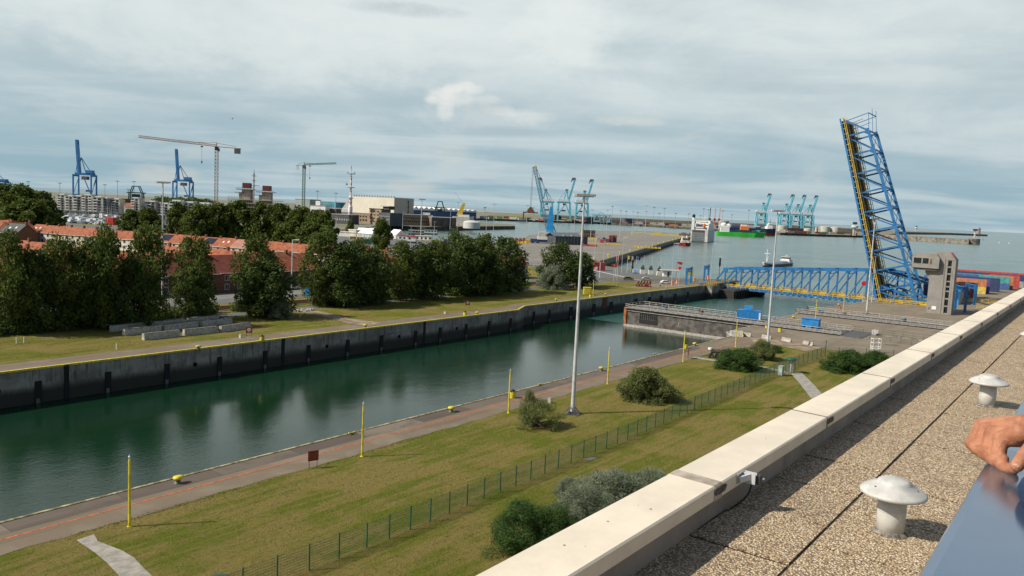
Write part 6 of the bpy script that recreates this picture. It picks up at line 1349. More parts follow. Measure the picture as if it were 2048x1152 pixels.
# signal stations on the breakwaters
def station(px, D, top, lab, board_=False, z=4.5):
    t = thing('signal_tower', lab, 'tower', spot(px, D, z), FACE, 'harbour signal towers'); h = (CAMZ-z)-(top-hor(px))*D/FPX
    lattice(MB(), (0, 0, 0), (0, 0, h*.8), 5 if not board_ else 2, 6, .55).build('lattice', OFFW, t); MB().lathe([(5, h*.55), (8, h*.6), (8, h*.72), (4, h*.76)] if not board_ else [(2, h*.5), (3, h*.52), (3, h*.56), (2, h*.58)], n=12).build('gallery', OFFW, t)
    MB().box(-5, -1.5, h*.82, 5, 1.5, h).build('board', DGREY, t)
station(1708, 1950, 444, 'white lattice signal tower on the shore left of the raised bridge', z=0); station(1832, 4200, 452, 'distant white signal station on the far breakwater', z=5); station(1949, 1820, 458, 'signal board on the round head of the stone breakwater', True, z=6)
t = thing('lighthouse', 'small dark lighthouse at the end of the far breakwater', 'lighthouse', spot(1958, 4400, 4), 0); MB().lathe([(6, 0), (5, 26), (7, 27), (7, 31), (2, 34)], n=12).build('shaft', mat('lighthouse_red', (.25, .12, .10), .8), t); MB().lathe([(3, 34), (3, 37), (.2, 39)], n=10).build('lantern', GALVD, t)

# ================= ships =================
def hull_pts(L_, B_, bow=.3, tip=.02): return [(-L_/2, -B_/2*.85), (-L_/2+L_*.04, -B_/2), (L_/2-L_*bow, -B_/2), (L_/2-L_*bow*.4, -B_/2*.62), (L_/2, -B_*tip), (L_/2, B_*tip), (L_/2-L_*bow*.4, B_/2*.62), (L_/2-L_*bow, B_/2), (-L_/2+L_*.04, B_/2), (-L_/2, B_/2*.85)]
def hull(L_, B_, z0, z1, sheer=0, bow=.3, fl=.9):
    b = MB(); P = hull_pts(L_, B_, bow); n = len(P)
    for z, s in ((z0, fl), (z1, 1.0)):
        for (x, y) in P: b.v.append((x*(s if x > 0 else 1), y*s, z+(sheer*max(0, (x/(L_/2)))**3 if z == z1 else 0)))
    b.f = [tuple(reversed(range(n))), tuple(range(n, 2*n))]+[(i, (i+1) % n, n+(i+1) % n, n+i) for i in range(n)]; return b
WZ = -5.0
# ro-ro ship seen from astern
sp_ = spot(1398, 1010); t = thing('ferry', 'big white roll-on ferry seen from astern with its grey stern door up', 'ship', (sp_.x, sp_.y, WZ), FACE+R(71.5))
Lf = 125
hb = MB().prism([(0, -10.6), (Lf*.8, -10.6), (Lf, -2), (Lf, 2), (Lf*.8, 10.6), (0, 10.6)], .4, 15.8).build('hull', mat('ferry_hull_grey', (.46, .48, .50), .5, var=.05, scale=.1), t)
MB().prism([(-.3, -10.3), (Lf*.8, -10.3), (Lf*.98, 0), (Lf*.8, 10.3), (-.3, 10.3)], -1.5, .4).build('boot_top', mat('dark_red_boot', (.12, .03, .03), .7), t)
MB().box(-.7, -6.5, 1.5, -.003, 8.7, 12.4).build('stern_door', mat('grey_door', (.16, .19, .20), .6), t)
b = MB()
for i in range(10): y = -6.3+i*1.6; b.box(-1.1, y, 1.6, -.71, y+.35, 12.3)
for z in (3.6, 6, 8.4, 10.8): b.box(-1.1, -6.4, z, -.71, 8.6, z+.4)
b.build('door_rib', mat('pale_rib', (.34, .38, .40), .6), t)
MB().box(-.75, -6.5, 12.5, -.003, 8.7, 15.3).build('door_recess', mat('brown_recess', (.10, .06, .05), .8), t)
MB().box(-.9, 8.8, 0.6, 1.5, 10.6, 16).box(-.9, -10.6, .6, 1.5, -7, 16).build('stern_post', OFFW, t)
MB().box(.5, 7, 15.8, 9, 10.4, 29).lathe([(1.6, 29), (1.6, 33), (1.2, 34)], (4, 8.6, 0), 8).build('left_funnel', WHITE, t); MB().lathe([(1.9, 31), (1.9, 34), (1, 35)], (4, 8.6, 0), 8).build('funnel_top', BLACK, t)
MB().box(2, -10.4, 15.8, 90, 6.9, 19.2).box(12, -10, 19.2, 85, 9, 23.5).box(40, -9, 23.5, 80, 9, 27.5).build('superstructure', WHITE, t)
MB().box(14, -6, 26.8, 17, 9, 27.6).box(14, -8, 23.5, 15, -7, 27).box(14, 8, 23.5, 15, 9, 27).bar((14, 4, 29), (17, -9, 29), 1.0).build('gantry', OFFW, t)
MB().lathe([(.2, 0), (1.6, .8), (1.8, 3), (1.6, 5.2), (.2, 6)], (1.5, -5.3, 18.2), 10).build('lifeboat', ORNG, t)
for x in (20, 46, 60): MB().bar((x, 0, 23), (x, 0, 34), .5).bar((x, -3, 31), (x, 3, 31), .4).build('mast', OFFW, t)
for z in (17, 21, 25): MB().box(11.9 if z > 20 else 1.9, -9, z, 12 if z > 20 else 2, 5, z+.8).build('window_band', GLASS, t)
# tug
sp_ = at(1369, 491, WZ); t = thing('tug', 'small red and white tug lying under the stern of the ferry', 'tug', (sp_.x, sp_.y, WZ), FACE+R(-97)); hull(28, 12.5, -.8, 2.6, 1.2).build('hull', mat('tug_red', (.25, .02, .02), .6), t)
MB().lathe([(.1, 0), (.1, .1)], (0, 0, 2), 4).box(-8, -4, 2.6, 6, 4, 5.5).build('deckhouse', OFFW, t); MB().extr([(-2, 5.5), (4, 5.5), (4.6, 8.6), (-2.6, 8.6)], -3.2, 3.2, 'y').build('wheelhouse', WHITE, t); MB().box(4.3, -2.8, 6.4, 4.75, 2.8, 8).build('window_band', GLASS, t)
MB().tube((-5, -2.6, 5), (-5, -2.6, 10.5), .9).tube((-5, 2.6, 5), (-5, 2.6, 10.5), .9).build('funnel', WHITE, t); MB().bar((-1, 0, 8.6), (-1, 0, 14), .4).bar((-1, -2, 12), (-1, 2, 12), .3).bar((-1, -3.5, 8.6), (-1, -3.5, 11), .3).build('mast', GALVD, t); MB().box(-12, -5.5, 2.4, 11, -5.3, 3.2).box(-12, 5.3, 2.4, 11, 5.5, 3.2).build('fender', BLACK, t)
# green dredger
sp_ = spot(1482, 1480); t = thing('dredger', 'bright green dredger with an orange deckhouse moored behind the ferry', 'ship', (sp_.x, sp_.y, WZ), FACE+R(-8)); hull(90, 16, -1, 7, 3, .22).build('hull', GREENH, t); hull(89.5, 15.9, -1.2, -.05, 0, .22).build('boot_top', RED, t)
MB().box(-38, -6, 7, -22, 6, 17).box(-40, -5, 17, -20, 5, 19).build('superstructure', WHITE, t); MB().lathe([(5.5, 17), (5.5, 21), (3, 23.5), (.2, 24)], (-32, 0, 0), 14).lathe([(4, 17), (4, 20.5), (2, 22), (.2, 22.5)], (-23, 0, 0), 14).build('dome_tank', WHITE, t)
MB().box(-2, -5, 12, 13, 5, 19).build('orange_house', ORNG, t); MB().box(-1, -4.5, 19, 9, 4.5, 22).build('bridge_deck', WHITE, t)
b = MB()
for i in range(14): x = -20+i*3.6; b.bar((x, -7, 6.5), (x+2, -7, 10.5), .9).bar((x, 6, 7), (x+1, 6, 12), .7)
b.bar((-22, -6, 8.6), (32, -6, 8.2), 1.1).build('pipework', mat('dark_green_pipe', (.02, .13, .06), .6), t); MB().bar((30, 0, 7), (36, 0, 15), .8).bar((36, 0, 15), (43, 0, 9.5), .6).box(20, -5, 8, 27, 5, 12).build('bow_gear', mat('dark_green_pipe', (0, 0, 0)), t); MB().box(28, -4.2, 9, 33, 4.2, 13).build('bow_house', TEAL, t)
# blue ship behind
sp_ = spot(1500, 1680); t = thing('cargo_ship', 'navy cargo ship with red underside lying behind the green dredger', 'ship', (sp_.x, sp_.y, WZ), FACE+R(-6)); hull(112, 17, 4, 13.5, 3, .2).build('hull', NAVY, t); hull(109, 16.5, -1, 4.0, 0, .2).build('underside', RED, t)
MB().box(-40, -6, 13.5, 20, 6, 17.5).build('blue_hatch', mat('hatch_blue', (.03, .06, .20), .6), t)
b = MB()
for i in range(11): MB().box(-18+i*2.6, -6.1, 14.5, -16.6+i*2.6, -6.003, 16.5).build('white_mark', WHITE, t)
b; MB().box(-5, -5, 17.5, 18, 5, 19).box(34, -6, 13.5, 44, 6, 24).box(36, -7, 24, 43, 7, 26).build('superstructure', WHITE, t); MB().bar((40, 0, 26), (40, 0, 33), .8).bar((22, 0, 14), (22, 0, 24), .8).build('mast', GALVD, t)
# inland barge heading for the lock
a, b_ = at(1527, 535.5, WZ), at(1577, 530, WZ); c = (a+b_)/2; d = a-b_; Lb = 80
t = thing('river_barge', 'navy and white river barge with a tall white foremast heading for the lock', 'barge', (a.x-d.normalized().x*29, a.y-d.normalized().y*29, WZ), math.atan2(d.y, d.x))
hull(Lb, 9.6, -1, 2.2, 1.6, .16).build('hull', mat('barge_navy', (.02, .025, .06), .5), t); hull(Lb-.6, 9.3, 2.2, 3.1, 1.8, .16, .99).build('bulwark', WHITE, t)
MB().extr([(-4, 2.8), (4, 2.8), (4, 3.9), (2, 4.4), (-2, 4.4), (-4, 3.9)], -24, 27, 'x').build('hatch_cover', mat('hatch_grey', (.16, .20, .26), .5), t)
MB().box(-37, -4, 3, -26, 4, 5.6).box(-33, -3.2, 5.6, -28, 3.2, 8).build('deckhouse', WHITE, t); MB().box(-33.1, -3.3, 6.4, -27.9, 3.3, 7.5).build('window_band', GLASS, t); MB().box(-34, -3.8, 8, -27, 3.8, 8.3).bar((-30, 0, 8.3), (-30, 0, 10), .2).bar((-31, -1.6, 9.6), (-29, 1.6, 9.8), .25).build('wheelhouse_roof', OFFW, t)
MB().tube((32, 0, 3.5), (32, 0, 16.5), .38, .26, 8).bar((32, -2.2, 12.6), (32, 2.2, 12.6), .4).bar((32, 0, 3), (28.5, 0, 10), .2).build('mast', WHITE, t); MB().box(33, -1.5, 3.6, 35, 1.5, 4.6).build('anchor_winch', GALVD, t)
t.scale = (.72, .8, .74)
# houseboats, tents and boats on the basin
def flat_boat(px, D, L_, lab, m1, m2, rz=0, h=3.5, cat='houseboat', z=WZ):
    s_ = spot(px, D, z); t = thing(cat.replace(' ', '_'), lab, cat, s_, FACE+R(rz)); hull(L_*1.06, 6.5, -.6, 1.3, 0, .12).build('hull', GALVD, t); MB().box(-L_/2, -2.6, 1.3, L_/2*.9, 2.6, 1.3+h).build('cabin', m1, t); MB().box(-L_/2-.3, -2.9, 1.3+h, L_/2*.9+.3, 2.9, 1.75+h).build('roof', m2, t)
    for i in range(int(L_/3.2)): x = -L_/2+1+i*3.2; MB().box(x, -2.66, 2.6, x+1.5, -2.603, 2.6+h*.4).build('window', GLASS, t)
flat_boat(813, 590, 12, 'white houseboat with a red roof edge right of the single dark tree', WHITE, RED, -6, z=-2); flat_boat(848, 600, 13, 'plain white houseboat left of the blue awning', WHITE, OFFW, -4, z=-2); flat_boat(680, 720, 14, 'white boat with a red top strip left of the tents', WHITE, RED, 10, 4)
flat_boat(824, 540, 6, 'small white and red cabin below the white houseboats', WHITE, RED, 0, 3, z=0)
flat_boat(833, 830, 16, 'grey patrol boat in front of the long tan building', GREY, OFFW, 5, 3, 'motor boat'); flat_boat(862, 860, 14, 'white launch beside the jetty wall', WHITE, GREY, 5, 3, 'motor boat'); flat_boat(735, 860, 18, 'blue and white boat in front of the brown office', mat('boat_blue', (.15, .25, .35), .5), WHITE, 3, 3, 'motor boat')
flat_boat(1133, 780, 11, 'white motor yacht behind the dark dock shed', WHITE, WHITE, 8, 3.2, 'motor yacht'); flat_boat(1202, 790, 14, 'white yacht behind the tan dock building', OFFW, GALVD, 8, 3.4, 'motor yacht'); flat_boat(1066+3, 2150, 20, 'white coaster moored at the far shore behind the mobile crane', WHITE, OFFW, 0, 7, 'coaster')
def tent(px, D, L_, h, lab, rz):
    s_ = spot(px, D); t = thing('marquee', lab, 'tent', s_, FACE+R(rz)); MB().box(0, 0, 0, L_, 9, 2.8).build('side', WHITE, t); MB().extr([(-.3, 2.7), (9.3, 2.7), (4.5, h)], -.2, L_+.2, 'x').build('roof', mat('tent_white', (.85, .85, .84), .7, var=.02), t)
    b = MB()
    for i in range(6): x = i*L_/6; b.box(x, -.08, 0, x+.15, -.003, 2.8)
    b.build('seam', GREY, t)
tent(712, 600, 13, 6.8, 'white marquee with pleated sides left of the single dark tree', -14); tent(777, 600, 10, 6.8, 'white marquee right of the single dark tree', -50)
t = thing('awning_boat', 'workboat under a bright blue tarpaulin behind the trees', 'boat', spot(904, 580, -3), FACE); hull(14, 5, -.5, 1.6, 0, .15).build('hull', GALVD, t); MB().box(-5.8, -2.6, 2.4, 6, 2.6, 4.9).build('tarpaulin', mat('ultramarine_tarp', (.02, .04, .35), .6), t); b = MB()
for x in (-5.5, 5.5): b.box(x-.1, -2.5, 1.6, x+.1, 2.5, 2.4)
b.build('frame', GALVD, t)
t, w = quadbld('green_shed', 'long low green-roofed store right behind the orange roof', 'shed', 726, 500, 772, 500, 6, 2.6, mat('green_sheet', (.05, .22, .16), .7), mat('green_sheet', (0, 0, 0)))
t, w = quadbld('yard_wall', 'long pale yard wall left of the white tents', 'wall', 660, 600, 712, 590, 1, 3.2, OFFW); t, w = quadbld('yard_building', 'cream low building touching the white marquee', 'building', 697, 610, 712, 600, 8, 4.4, CREAM)
for px, D, m, lab in [(706, 560, YELO, 'yellow van in front of the white marquee'), (720, 556, YELO, 'second yellow van in front of the white marquee'), (742, 556, YELO, 'yellow van nearest the single dark tree')]:
    s_ = spot(px, D); car(lab, s_, FACE+R(20), mat('yellow_van_paint', (.6, .45, .1), .5), 'van', True)
# dark grey harbour ships behind sheds
t = thing('naval_ship', 'dark blue and white ship showing behind the banded mast', 'ship', spot(684, 1150, WZ), FACE); hull(52, 12, -1, 14, 2, .2).build('hull', NAVY, t); MB().box(-8, -4, 14, 12, 4, 20).extr([(0, 20), (14, 20), (12, 30), (6, 30)], -3, 3, 'y').build('superstructure', WHITE, t); MB().lathe([(.2, 30), (1.6, 31), (.2, 33)], (9, 0, 0), 8).build('red_ball', RED, t)
t = thing('research_ship', 'green and white ship in front of the scalloped white hall', 'ship', spot(862, 1120, WZ), FACE); hull(54, 11, -1, 10, 2, .2).build('hull', mat('ship_green', (.02, .25, .10), .6), t); MB().box(-16, -4, 10, 2, 4, 17).box(-12, -3, 17, -2, 3, 20.5).build('superstructure', WHITE, t)
t = thing('crane_ship', 'white ship carrying a tall yellow crane right of the green quay crane', 'ship', spot(926, 1120, WZ), FACE); hull(30, 11, -1, 17, 2, .2).build('hull', OFFW, t); MB().box(-8, -4, 17, 8, 4, 20).build('deckhouse', WHITE, t)
MB().extr([(-10, 19), (-2, 19), (2, 36), (-1.5, 36)], -1, 1, 'y').build('crane', YELO, t); MB().bar((-2, 0, 36), (-13, 0, 51), .35).build('crane_jib', mat('jib_pale', (.45, .42, .38), .6), t); MB().box(-2, -1.5, 4, 1, 1.5, 17).build('yellow_leg', YELO, t)

# ================= marina and apartments =================
t = thing('red_hull', 'bright red ship hull standing at the marina behind the far-left trees', 'ship', spot(222, 618, -.6), FACE+R(160)); hull(11, 6, -2, 5.6, 1.4, .4, .7).build('hull', RED, t); MB().box(-5, -2.4, 5.6, 4, 2.4, 5.9).build('deck', RED, t)
def yacht():
    t = thing('sailing_boat', 'white moored boat among the crowd in the marina', 'boat', (0, 0, 0), 0, 'white boats crowded in the marina'); hull(11, 3.4, -.3, 1.2, .4, .35).build('hull', mat('weathered_hull', (.42, .43, .44), .6, var=.45, scale=.08), t); MB().extr([(-2.5, 1.2), (2.2, 1.2), (1.5, 2.1), (-2.2, 2.2)], -1, 1, 'y').build('cabin', mat('boat_cabin', (.45, .46, .48), .4), t); MB().tube((.8, 0, 1.2), (.8, 0, 14), .10, .07, 5).bar((.8, 0, 2.6), (-3.4, 0, 2.7), .22).build('mast', GALV, t); return t
def mboat():
    t = thing('motor_boat', 'white cabin cruiser among the crowd in the marina', 'boat', (0, 0, 0), 0, 'white boats crowded in the marina'); hull(10, 3.6, -.3, 1.6, .5, .4).build('hull', mat('weathered_hull', (0, 0, 0)), t); MB().extr([(-4, 1.5), (2.5, 1.5), (1, 3.4), (-3.4, 3.4)], -1.4, 1.4, 'y').build('cabin', WHITE, t); MB().box(-3.2, -1.46, 2.3, 1.2, 1.46, 2.9).build('window_band', GLASS, t); return t
y0, m0 = yacht(), mboat(); fy = fm = True; rr_ = random.Random(12)
for D in (728, 745, 765, 790, 820, 855, 895, 930):
    for px in np.arange(108, 262, 7.0):
        if rr_.random() < .15: continue
        px2 = px+rr_.uniform(-3, 3); s_ = spot(px2, D+rr_.uniform(-5, 5), WZ); k_ = rr_.random() < .62
        if k_: o = y0 if fy else dup(y0, s_); fy = False
        else: o = m0 if fm else dup(m0, s_); fm = False
        o.location = s_; o.rotation_euler = (0, 0, FACE+R(rr_.choice((80, 95, 10)))+rr_.uniform(-.2, .2)); k2 = rr_.uniform(.8, 1.25); o.scale = (k2,)*3
APT = mat('pale_apartment_render', (.50, .47, .41), .85, var=.08, scale=.2); APT2 = mat('grey_apartment_render', (.25, .24, .23), .85, var=.1, scale=.2)
def apartment(px0, px1, D, top, lab, m, step=0, D1=None):
    D += 232 if px1 < 345 else 60
    a, b_ = spot(px0, D), spot(px1, D1 or D); d = b_-a; w = d.length; h = CAMZ-(top-hor((px0+px1)/2))*D/FPX
    t = thing('apartment_block', lab, 'apartment block', a, math.atan2(d.y, d.x), 'pale apartment blocks by the marina'); MB().box(0, 0, 0, w, 13, h).build('wall', m, t)
    nf = max(2, int(h/2.9)); fh = (h-.6)/nf; nb = max(2, int(w/4.2))
    for i in range(nf):
        z = i*fh+.5; st = (w-1)/nb
        repeat('window', MB().box(0, -.1, .5, st*.62, -.003, fh-.45), [(.5+j*st, 0, z) for j in range(nb)], GLASS, t)
        repeat('balcony', MB().box(0, -1.6, 0, st*.95, -.11, .16).box(0, -1.6, .16, st*.95, -1.52, 1.05), [(.3+j*st, 0, z) for j in range(0, nb, 2)], WHITE, t)
    MB().box(w*.15, 2, h, w*.75, 11, h+1.6).build('penthouse', WHITE, t); MB().box(-.2, -.2, h, w+.2, 13.2, h+.35).build('roof', GREY, t)
for a in [(115, 131, 740, 390, 'white apartment block at the left end of the marina front', APT), (131, 147, 735, 393, 'pale apartment block, second from the left on the marina front', APT), (147, 164, 735, 393, 'grey apartment block below the first blue crane', APT2), (164, 185, 730, 391, 'pale tall apartment block right below the first blue crane', APT), (186, 206, 720, 395, 'wide pale apartment block right of the first blue crane', APT), (206, 215, 722, 397, 'darker end of the wide apartment block', APT2), (224, 240, 730, 399, 'narrow pale apartment block in the middle of the gap', APT), (262, 279, 730, 397, 'pale apartment block below the dark quay crane', APT), (280, 294, 735, 412, 'low white apartment block beside the dark quay crane one', APT), (295, 312, 740, 404, 'pale grey apartment block left of the far-left mast', APT2), (312, 322, 745, 407, 'apartment block touching the far-left mast', APT), (322, 338, 700, 408, 'white terraced block just right of the far-left mast', APT), (338, 366, 700, 403, 'long white terraced block in the middle right', APT), (366, 390, 705, 406, 'white terraced block left of the orange crane', APT), (392, 425, 760, 408, 'low white block at the foot of the orange crane', APT)]: apartment(*a)
t, w = quadbld('port_hall', 'dark grey hall behind the apartments in the middle of the left side', 'hall', 214, 1160, 262, 1160, 20, 14, DGREY, GREY); t, w = quadbld('port_hall', 'blue-grey low hall behind the apartments below the second crane', 'hall', 280, 1160, 330, 1160, 20, 12, mat('blue_grey_sheet', (0, 0, 0)), GREY)
t, w = quadbld('port_hall', 'long brown low hall on the horizon behind the first blue crane', 'hall', 190, 1100, 250, 1100, 20, 15, BROWNB, RUST)
b_ = spot(248, 960); house((b_.x, b_.y, 0), FACE, 12, 10, 8, 12, RT, OFFW, 'small red-roofed house between the marina apartment blocks', '', None)
t, w = quadbld('tank_truck', 'shiny white tank behind the long far row of houses', 'tank', 317, 560, 340, 560, 3, 3.2, WHITE)
# buoys and little boats far out
for px, py, lab in [(1966, 480, 'dark buoy on open water right of the breakwater head'), (2018, 487, 'white speck of a small boat far out at the right'), (1998, 486, 'tiny white motor boat with wake far out')]:
    p = at(px, py, WZ); t = thing('buoy', lab, 'buoy', p, 0); MB().lathe([(1.4, 0), (1.4, .8), (.5, 1.4), (.3, 3.2), (.05, 3.6)], n=8).build('float', WHITE if 'white' in lab else BLACK, t)
# gulls
for px, py, D, lab in [(465, 238, 300, 'dark gull gliding in the upper left sky'), (1113, 124, 420, 'tiny bird high in the sky above the middle')]:
    p = pt(px, py, D); b = MB(); b.v = [(-.75, 0, .12), (-.3, .12, .22), (0, .1, 0), (.3, .12, .22), (.75, 0, .12), (.3, -.1, .2), (0, -.35, -.02), (-.3, -.1, .2), (0, .35, .02), (0, 0, -.1)]; b.f = [(0, 7, 1), (1, 7, 6, 2), (2, 6, 5, 3), (3, 5, 4), (1, 2, 8), (2, 3, 8), (6, 9, 5), (6, 7, 9)]
    o = b.build('gull', GALVD, None); o.location = p; o.rotation_euler = (0, R(-25), FACE); tag(o, lab, 'bird'); o.scale = (1.6,)*3 if D < 400 else (1,)*3

# ================= people =================
def skinmesh(name, verts, edges, mat_, parent, sub=2, root=0):
    me = bpy.data.meshes.new(name); me.from_pydata([v[:3] for v in verts], edges, []); o = linkmesh(name, me, mat_, parent)
    bpy.context.view_layer.objects.active = o; md = o.modifiers.new('skin', 'SKIN')
    for i, v in enumerate(verts):
        sv = me.skin_vertices[0].data[i]; r = v[3]; sv.radius = r if hasattr(r, '__len__') else (r, r); sv.use_root = i == root
    md.use_smooth_shade = True; s_ = o.modifiers.new('sub', 'SUBSURF'); s_.levels = sub; s_.render_levels = sub; return o
def chain(V, E, pts, start=None):
    last = start
    for p in pts:
        V.append(p); k = len(V)-1
        if last is not None: E.append((last, k))
        last = k
    return last
def skin_mat():
    m, t, b, g = newmat('sunlit_skin'); n1 = noise(t, g, 38., 5, .6); n2 = noise(t, g, 260., 4, .6)
    wr = N(t, 'ShaderNodeTexVoronoi'); wr.inputs['Scale'].default_value = 420.; L(t, g, wr.inputs['Vector'])
    c = mix(t, MR(t, n1, .35, .65), (.31, .12, .06), (.46, .205, .11)); c = mix(t, M(t, 'MULTIPLY', n2, .25), c, (.30, .10, .05))
    L(t, c, b.inputs['Base Color']); b.inputs['Roughness'].default_value = .5; b.inputs['Subsurface Weight'].default_value = .12; b.inputs['Subsurface Radius'].default_value = (.01, .004, .002); b.inputs['Subsurface Scale'].default_value = .5
    bumpto(t, b, M(t, 'ADD', n2, M(t, 'MULTIPLY', wr.outputs['Distance'], .8)), .6, .003); return m
SKIN = skin_mat(); JACKET = mat('navy_jacket', (.012, .035, .10), .8, var=.2, scale=30, bump=.3, bscale=120); TROU = mat('dark_trousers', (.02, .022, .03), .85)
ORIG = Vector((0, 0, CAMZ))
# hand on the rail. h(px,py,D) = point seen at that photo pixel at depth D
HK = 1.058
def h(px, py, D, r): v = pt(px, py, D*HK); return (v.x, v.y, v.z, tuple(x*HK for x in r) if hasattr(r, '__len__') else r*HK)
person = thing('person', 'person in a navy sleeve leaning on the handrail, only two sunburnt hands in view', 'person', (1.75, -.42, 24.2))
off = Vector(person.location)
def rel(V): return [(a-off.x, b-off.y, c-off.z, r) for a, b, c, r in V]
Bz = 24.2; HK = 1.0
def q(px, py, D): v = pt(px, py, D); return (v.x-off.x, v.y-off.y, v.z-off.z)
def rb(x, y, z): return (x-off.x, y-off.y, z+Bz-off.z)
b = MB()
# trunk, neck and head
hipc, chest, neck, head = rb(1.75, -.50, .98), rb(1.77, -.38, 1.30), rb(1.80, -.29, 1.50), rb(1.83, -.25, 1.68)
b.capsule(hipc, chest, .135, .15).capsule(rb(1.92, -.34, 1.41), rb(1.60, -.37, 1.41), .06).capsule(chest, neck, .11, .055).capsule(neck, rb(1.815, -.265, 1.60), .056, .06)
b.capsule(rb(1.825, -.25, 1.66), rb(1.825, -.265, 1.73), .078, .088).capsule(rb(1.83, -.215, 1.61), rb(1.83, -.225, 1.64), .042, .05)
b.capsule(rb(1.832, -.158, 1.675), rb(1.832, -.145, 1.645), .009, .014).capsule(rb(1.748, -.262, 1.665), rb(1.746, -.268, 1.70), .012, .016).capsule(rb(1.912, -.262, 1.665), rb(1.914, -.268, 1.70), .012, .016).capsule(rb(1.81, -.165, 1.612), rb(1.852, -.165, 1.612), .008)
for s_ in (-1, 1): b.capsule(rb(1.75+s_*.09, -.50, .93), rb(1.75+s_*.11, -.49, .50), .09, .058).capsule(rb(1.75+s_*.11, -.49, .50), rb(1.75+s_*.12, -.51, .09), .056, .040).capsule(rb(1.75+s_*.12, -.51, .05), rb(1.75+s_*.12, -.33, .04), .04, .032)
# far arm ending in the visible loosely closed hand
sh1, wr1a, wr1b = rb(1.94, -.34, 1.40), q(2092, 846, 1.71), q(2092, 874, 1.675)
el1 = tuple((Vector(sh1)+Vector(wr1a))/2+Vector((.08, -.02, -.10))); b.capsule(sh1, el1, .056, .044).capsule(el1, wr1a, .042, .026).capsule(el1, wr1b, .042, .025)
FG = [((1962, 850, 1.800, .0128), (1942, 888, 1.795, .0112), (1955, 901, 1.765, .0104), (1974, 901, 1.740, .0095)),
      ((1972, 858, 1.780, .0135), (1955, 899, 1.775, .0120), (1972, 912, 1.745, .0110), (1990, 911, 1.718, .0100)),
      ((1985, 866, 1.755, .0140), (1972, 909, 1.748, .0125), (1989, 922, 1.715, .0114), (2007, 918, 1.693, .0104)),
      ((2001, 878, 1.722, .0150), (1996, 919, 1.712, .0136), (2010, 936, 1.678, .0118), (2027, 938, 1.655, .0108))]
for k, f_ in enumerate(FG):
    J = [q(*x[:3]) for x in f_]; rr_ = [x[3]*1.10 for x in f_]; w_ = Vector(wr1a).lerp(Vector(wr1b), k/3.0)
    b.capsule(w_, J[0], .024, rr_[0]); b.capsule(J[0], J[1], rr_[0]*.97, rr_[1]).capsule(J[1], J[2], rr_[1], rr_[2]).capsule(J[2], J[3], rr_[2], rr_[3])
    b.capsule(J[0], J[0], rr_[0]*1.04).capsule(J[1], J[1], rr_[1]*1.06)
    m_ = Vector(w_).lerp(Vector(J[0]), .6); tn = m_+Vector((0, 0, .009)); b.capsule(tn, tuple(Vector(J[0])+Vector((0, 0, .004))), .006, .006, 8)
b.capsule(q(2040, 852, 1.73), q(2000, 862, 1.755), .024, .017).capsule(q(2040, 868, 1.695), q(2012, 874, 1.72), .022, .017)
th = [q(2085, 888, 1.665), q(2066, 894, 1.640), q(2049, 912, 1.622), q(2034, 932, 1.612)]
b.capsule(th[0], th[1], .022, .0175).capsule(th[1], th[2], .0165, .0150).capsule(th[2], th[3], .0148, .0128)
# near arm; its hand rests folded on the rail just outside the picture
sh3, wr3 = rb(1.60, -.37, 1.40), q(2108, 1010, 1.42)
el3 = tuple((Vector(sh3)+Vector(wr3))/2+Vector((-.06, -.04, -.12))); b.capsule(sh3, el3, .056, .044).capsule(el3, wr3, .042, .028)
for k in range(4):
    x0 = 2098-k*2; y0 = 948+k*16; D0 = 1.52-k*.022; J = [q(x0, y0, D0), q(x0-18, y0+6, D0+.012), q(x0-24, y0+16, D0-.004), q(x0-10, y0+22, D0-.02)]
    b.capsule(wr3, J[0], .024, .0135).capsule(J[0], J[1], .0125, .0115).capsule(J[1], J[2], .0115, .0105).capsule(J[2], J[3], .0105, .0095)
b.capsule(wr3, q(2112, 935, 1.50), .022, .015).capsule(q(2112, 935, 1.50), q(2096, 924, 1.54), .0140, .0120)
bo_ = b.build('body', SKIN, person, fix=False); md = bo_.modifiers.new('remesh', 'REMESH'); md.mode = 'VOXEL'; md.voxel_size = .0027; md.use_smooth_shade = True
sm = bo_.modifiers.new('smooth', 'SMOOTH'); sm.factor = .5; sm.iterations = 5
NAIL = mat('finger_nail', (.55, .30, .22), .3)
def nail(c, dirn, nrm, w, l):
    d_ = Vector(dirn).normalized(); n_ = Vector(nrm); n_ = (n_-d_*n_.dot(d_)).normalized(); x_ = d_.cross(n_); mb = MB(); k = 7; C_ = Vector(c)
    for i in range(k+1):
        for j in range(k+1):
            a, e = (i/k-.5)*2, (j/k-.5)*2; mb.v.append(tuple(C_+x_*a*w*math.sqrt(max(.05, 1-.35*e*e*(e > 0)))+d_*e*l+n_*(-.0022*a*a)))
    mb.f = [(i*(k+1)+j, (i+1)*(k+1)+j, (i+1)*(k+1)+j+1, i*(k+1)+j+1) for i in range(k) for j in range(k)]
    mb.build('nail', NAIL, person, smooth=True, fix=False)
camd = (-Vector(ray(2034, 930))).normalized()+Vector((0, 0, .5))
nail(Vector(th[3])+camd.normalized()*.0118, Vector(th[3])-Vector(th[2]), camd, .0062, .0072)
for x_ in (1.803, 1.861): MB().capsule(rb(x_, -.176, 1.68), rb(x_, -.176, 1.68), .011).build('eye', WHITE, person, smooth=True, fix=False)
jb = MB(); jb.capsule(hipc, chest, .155, .172).capsule(rb(1.93, -.34, 1.40), rb(1.59, -.37, 1.40), .076).capsule(chest, rb(1.79, -.31, 1.45), .13, .075)
def cuff(a, c, f): return tuple(Vector(a).lerp(Vector(c), f))
wm = tuple((Vector(wr1a)+Vector(wr1b))/2)
jb.capsule(sh1, el1, .070, .058).capsule(el1, cuff(el1, wm, .90), .058, .044)
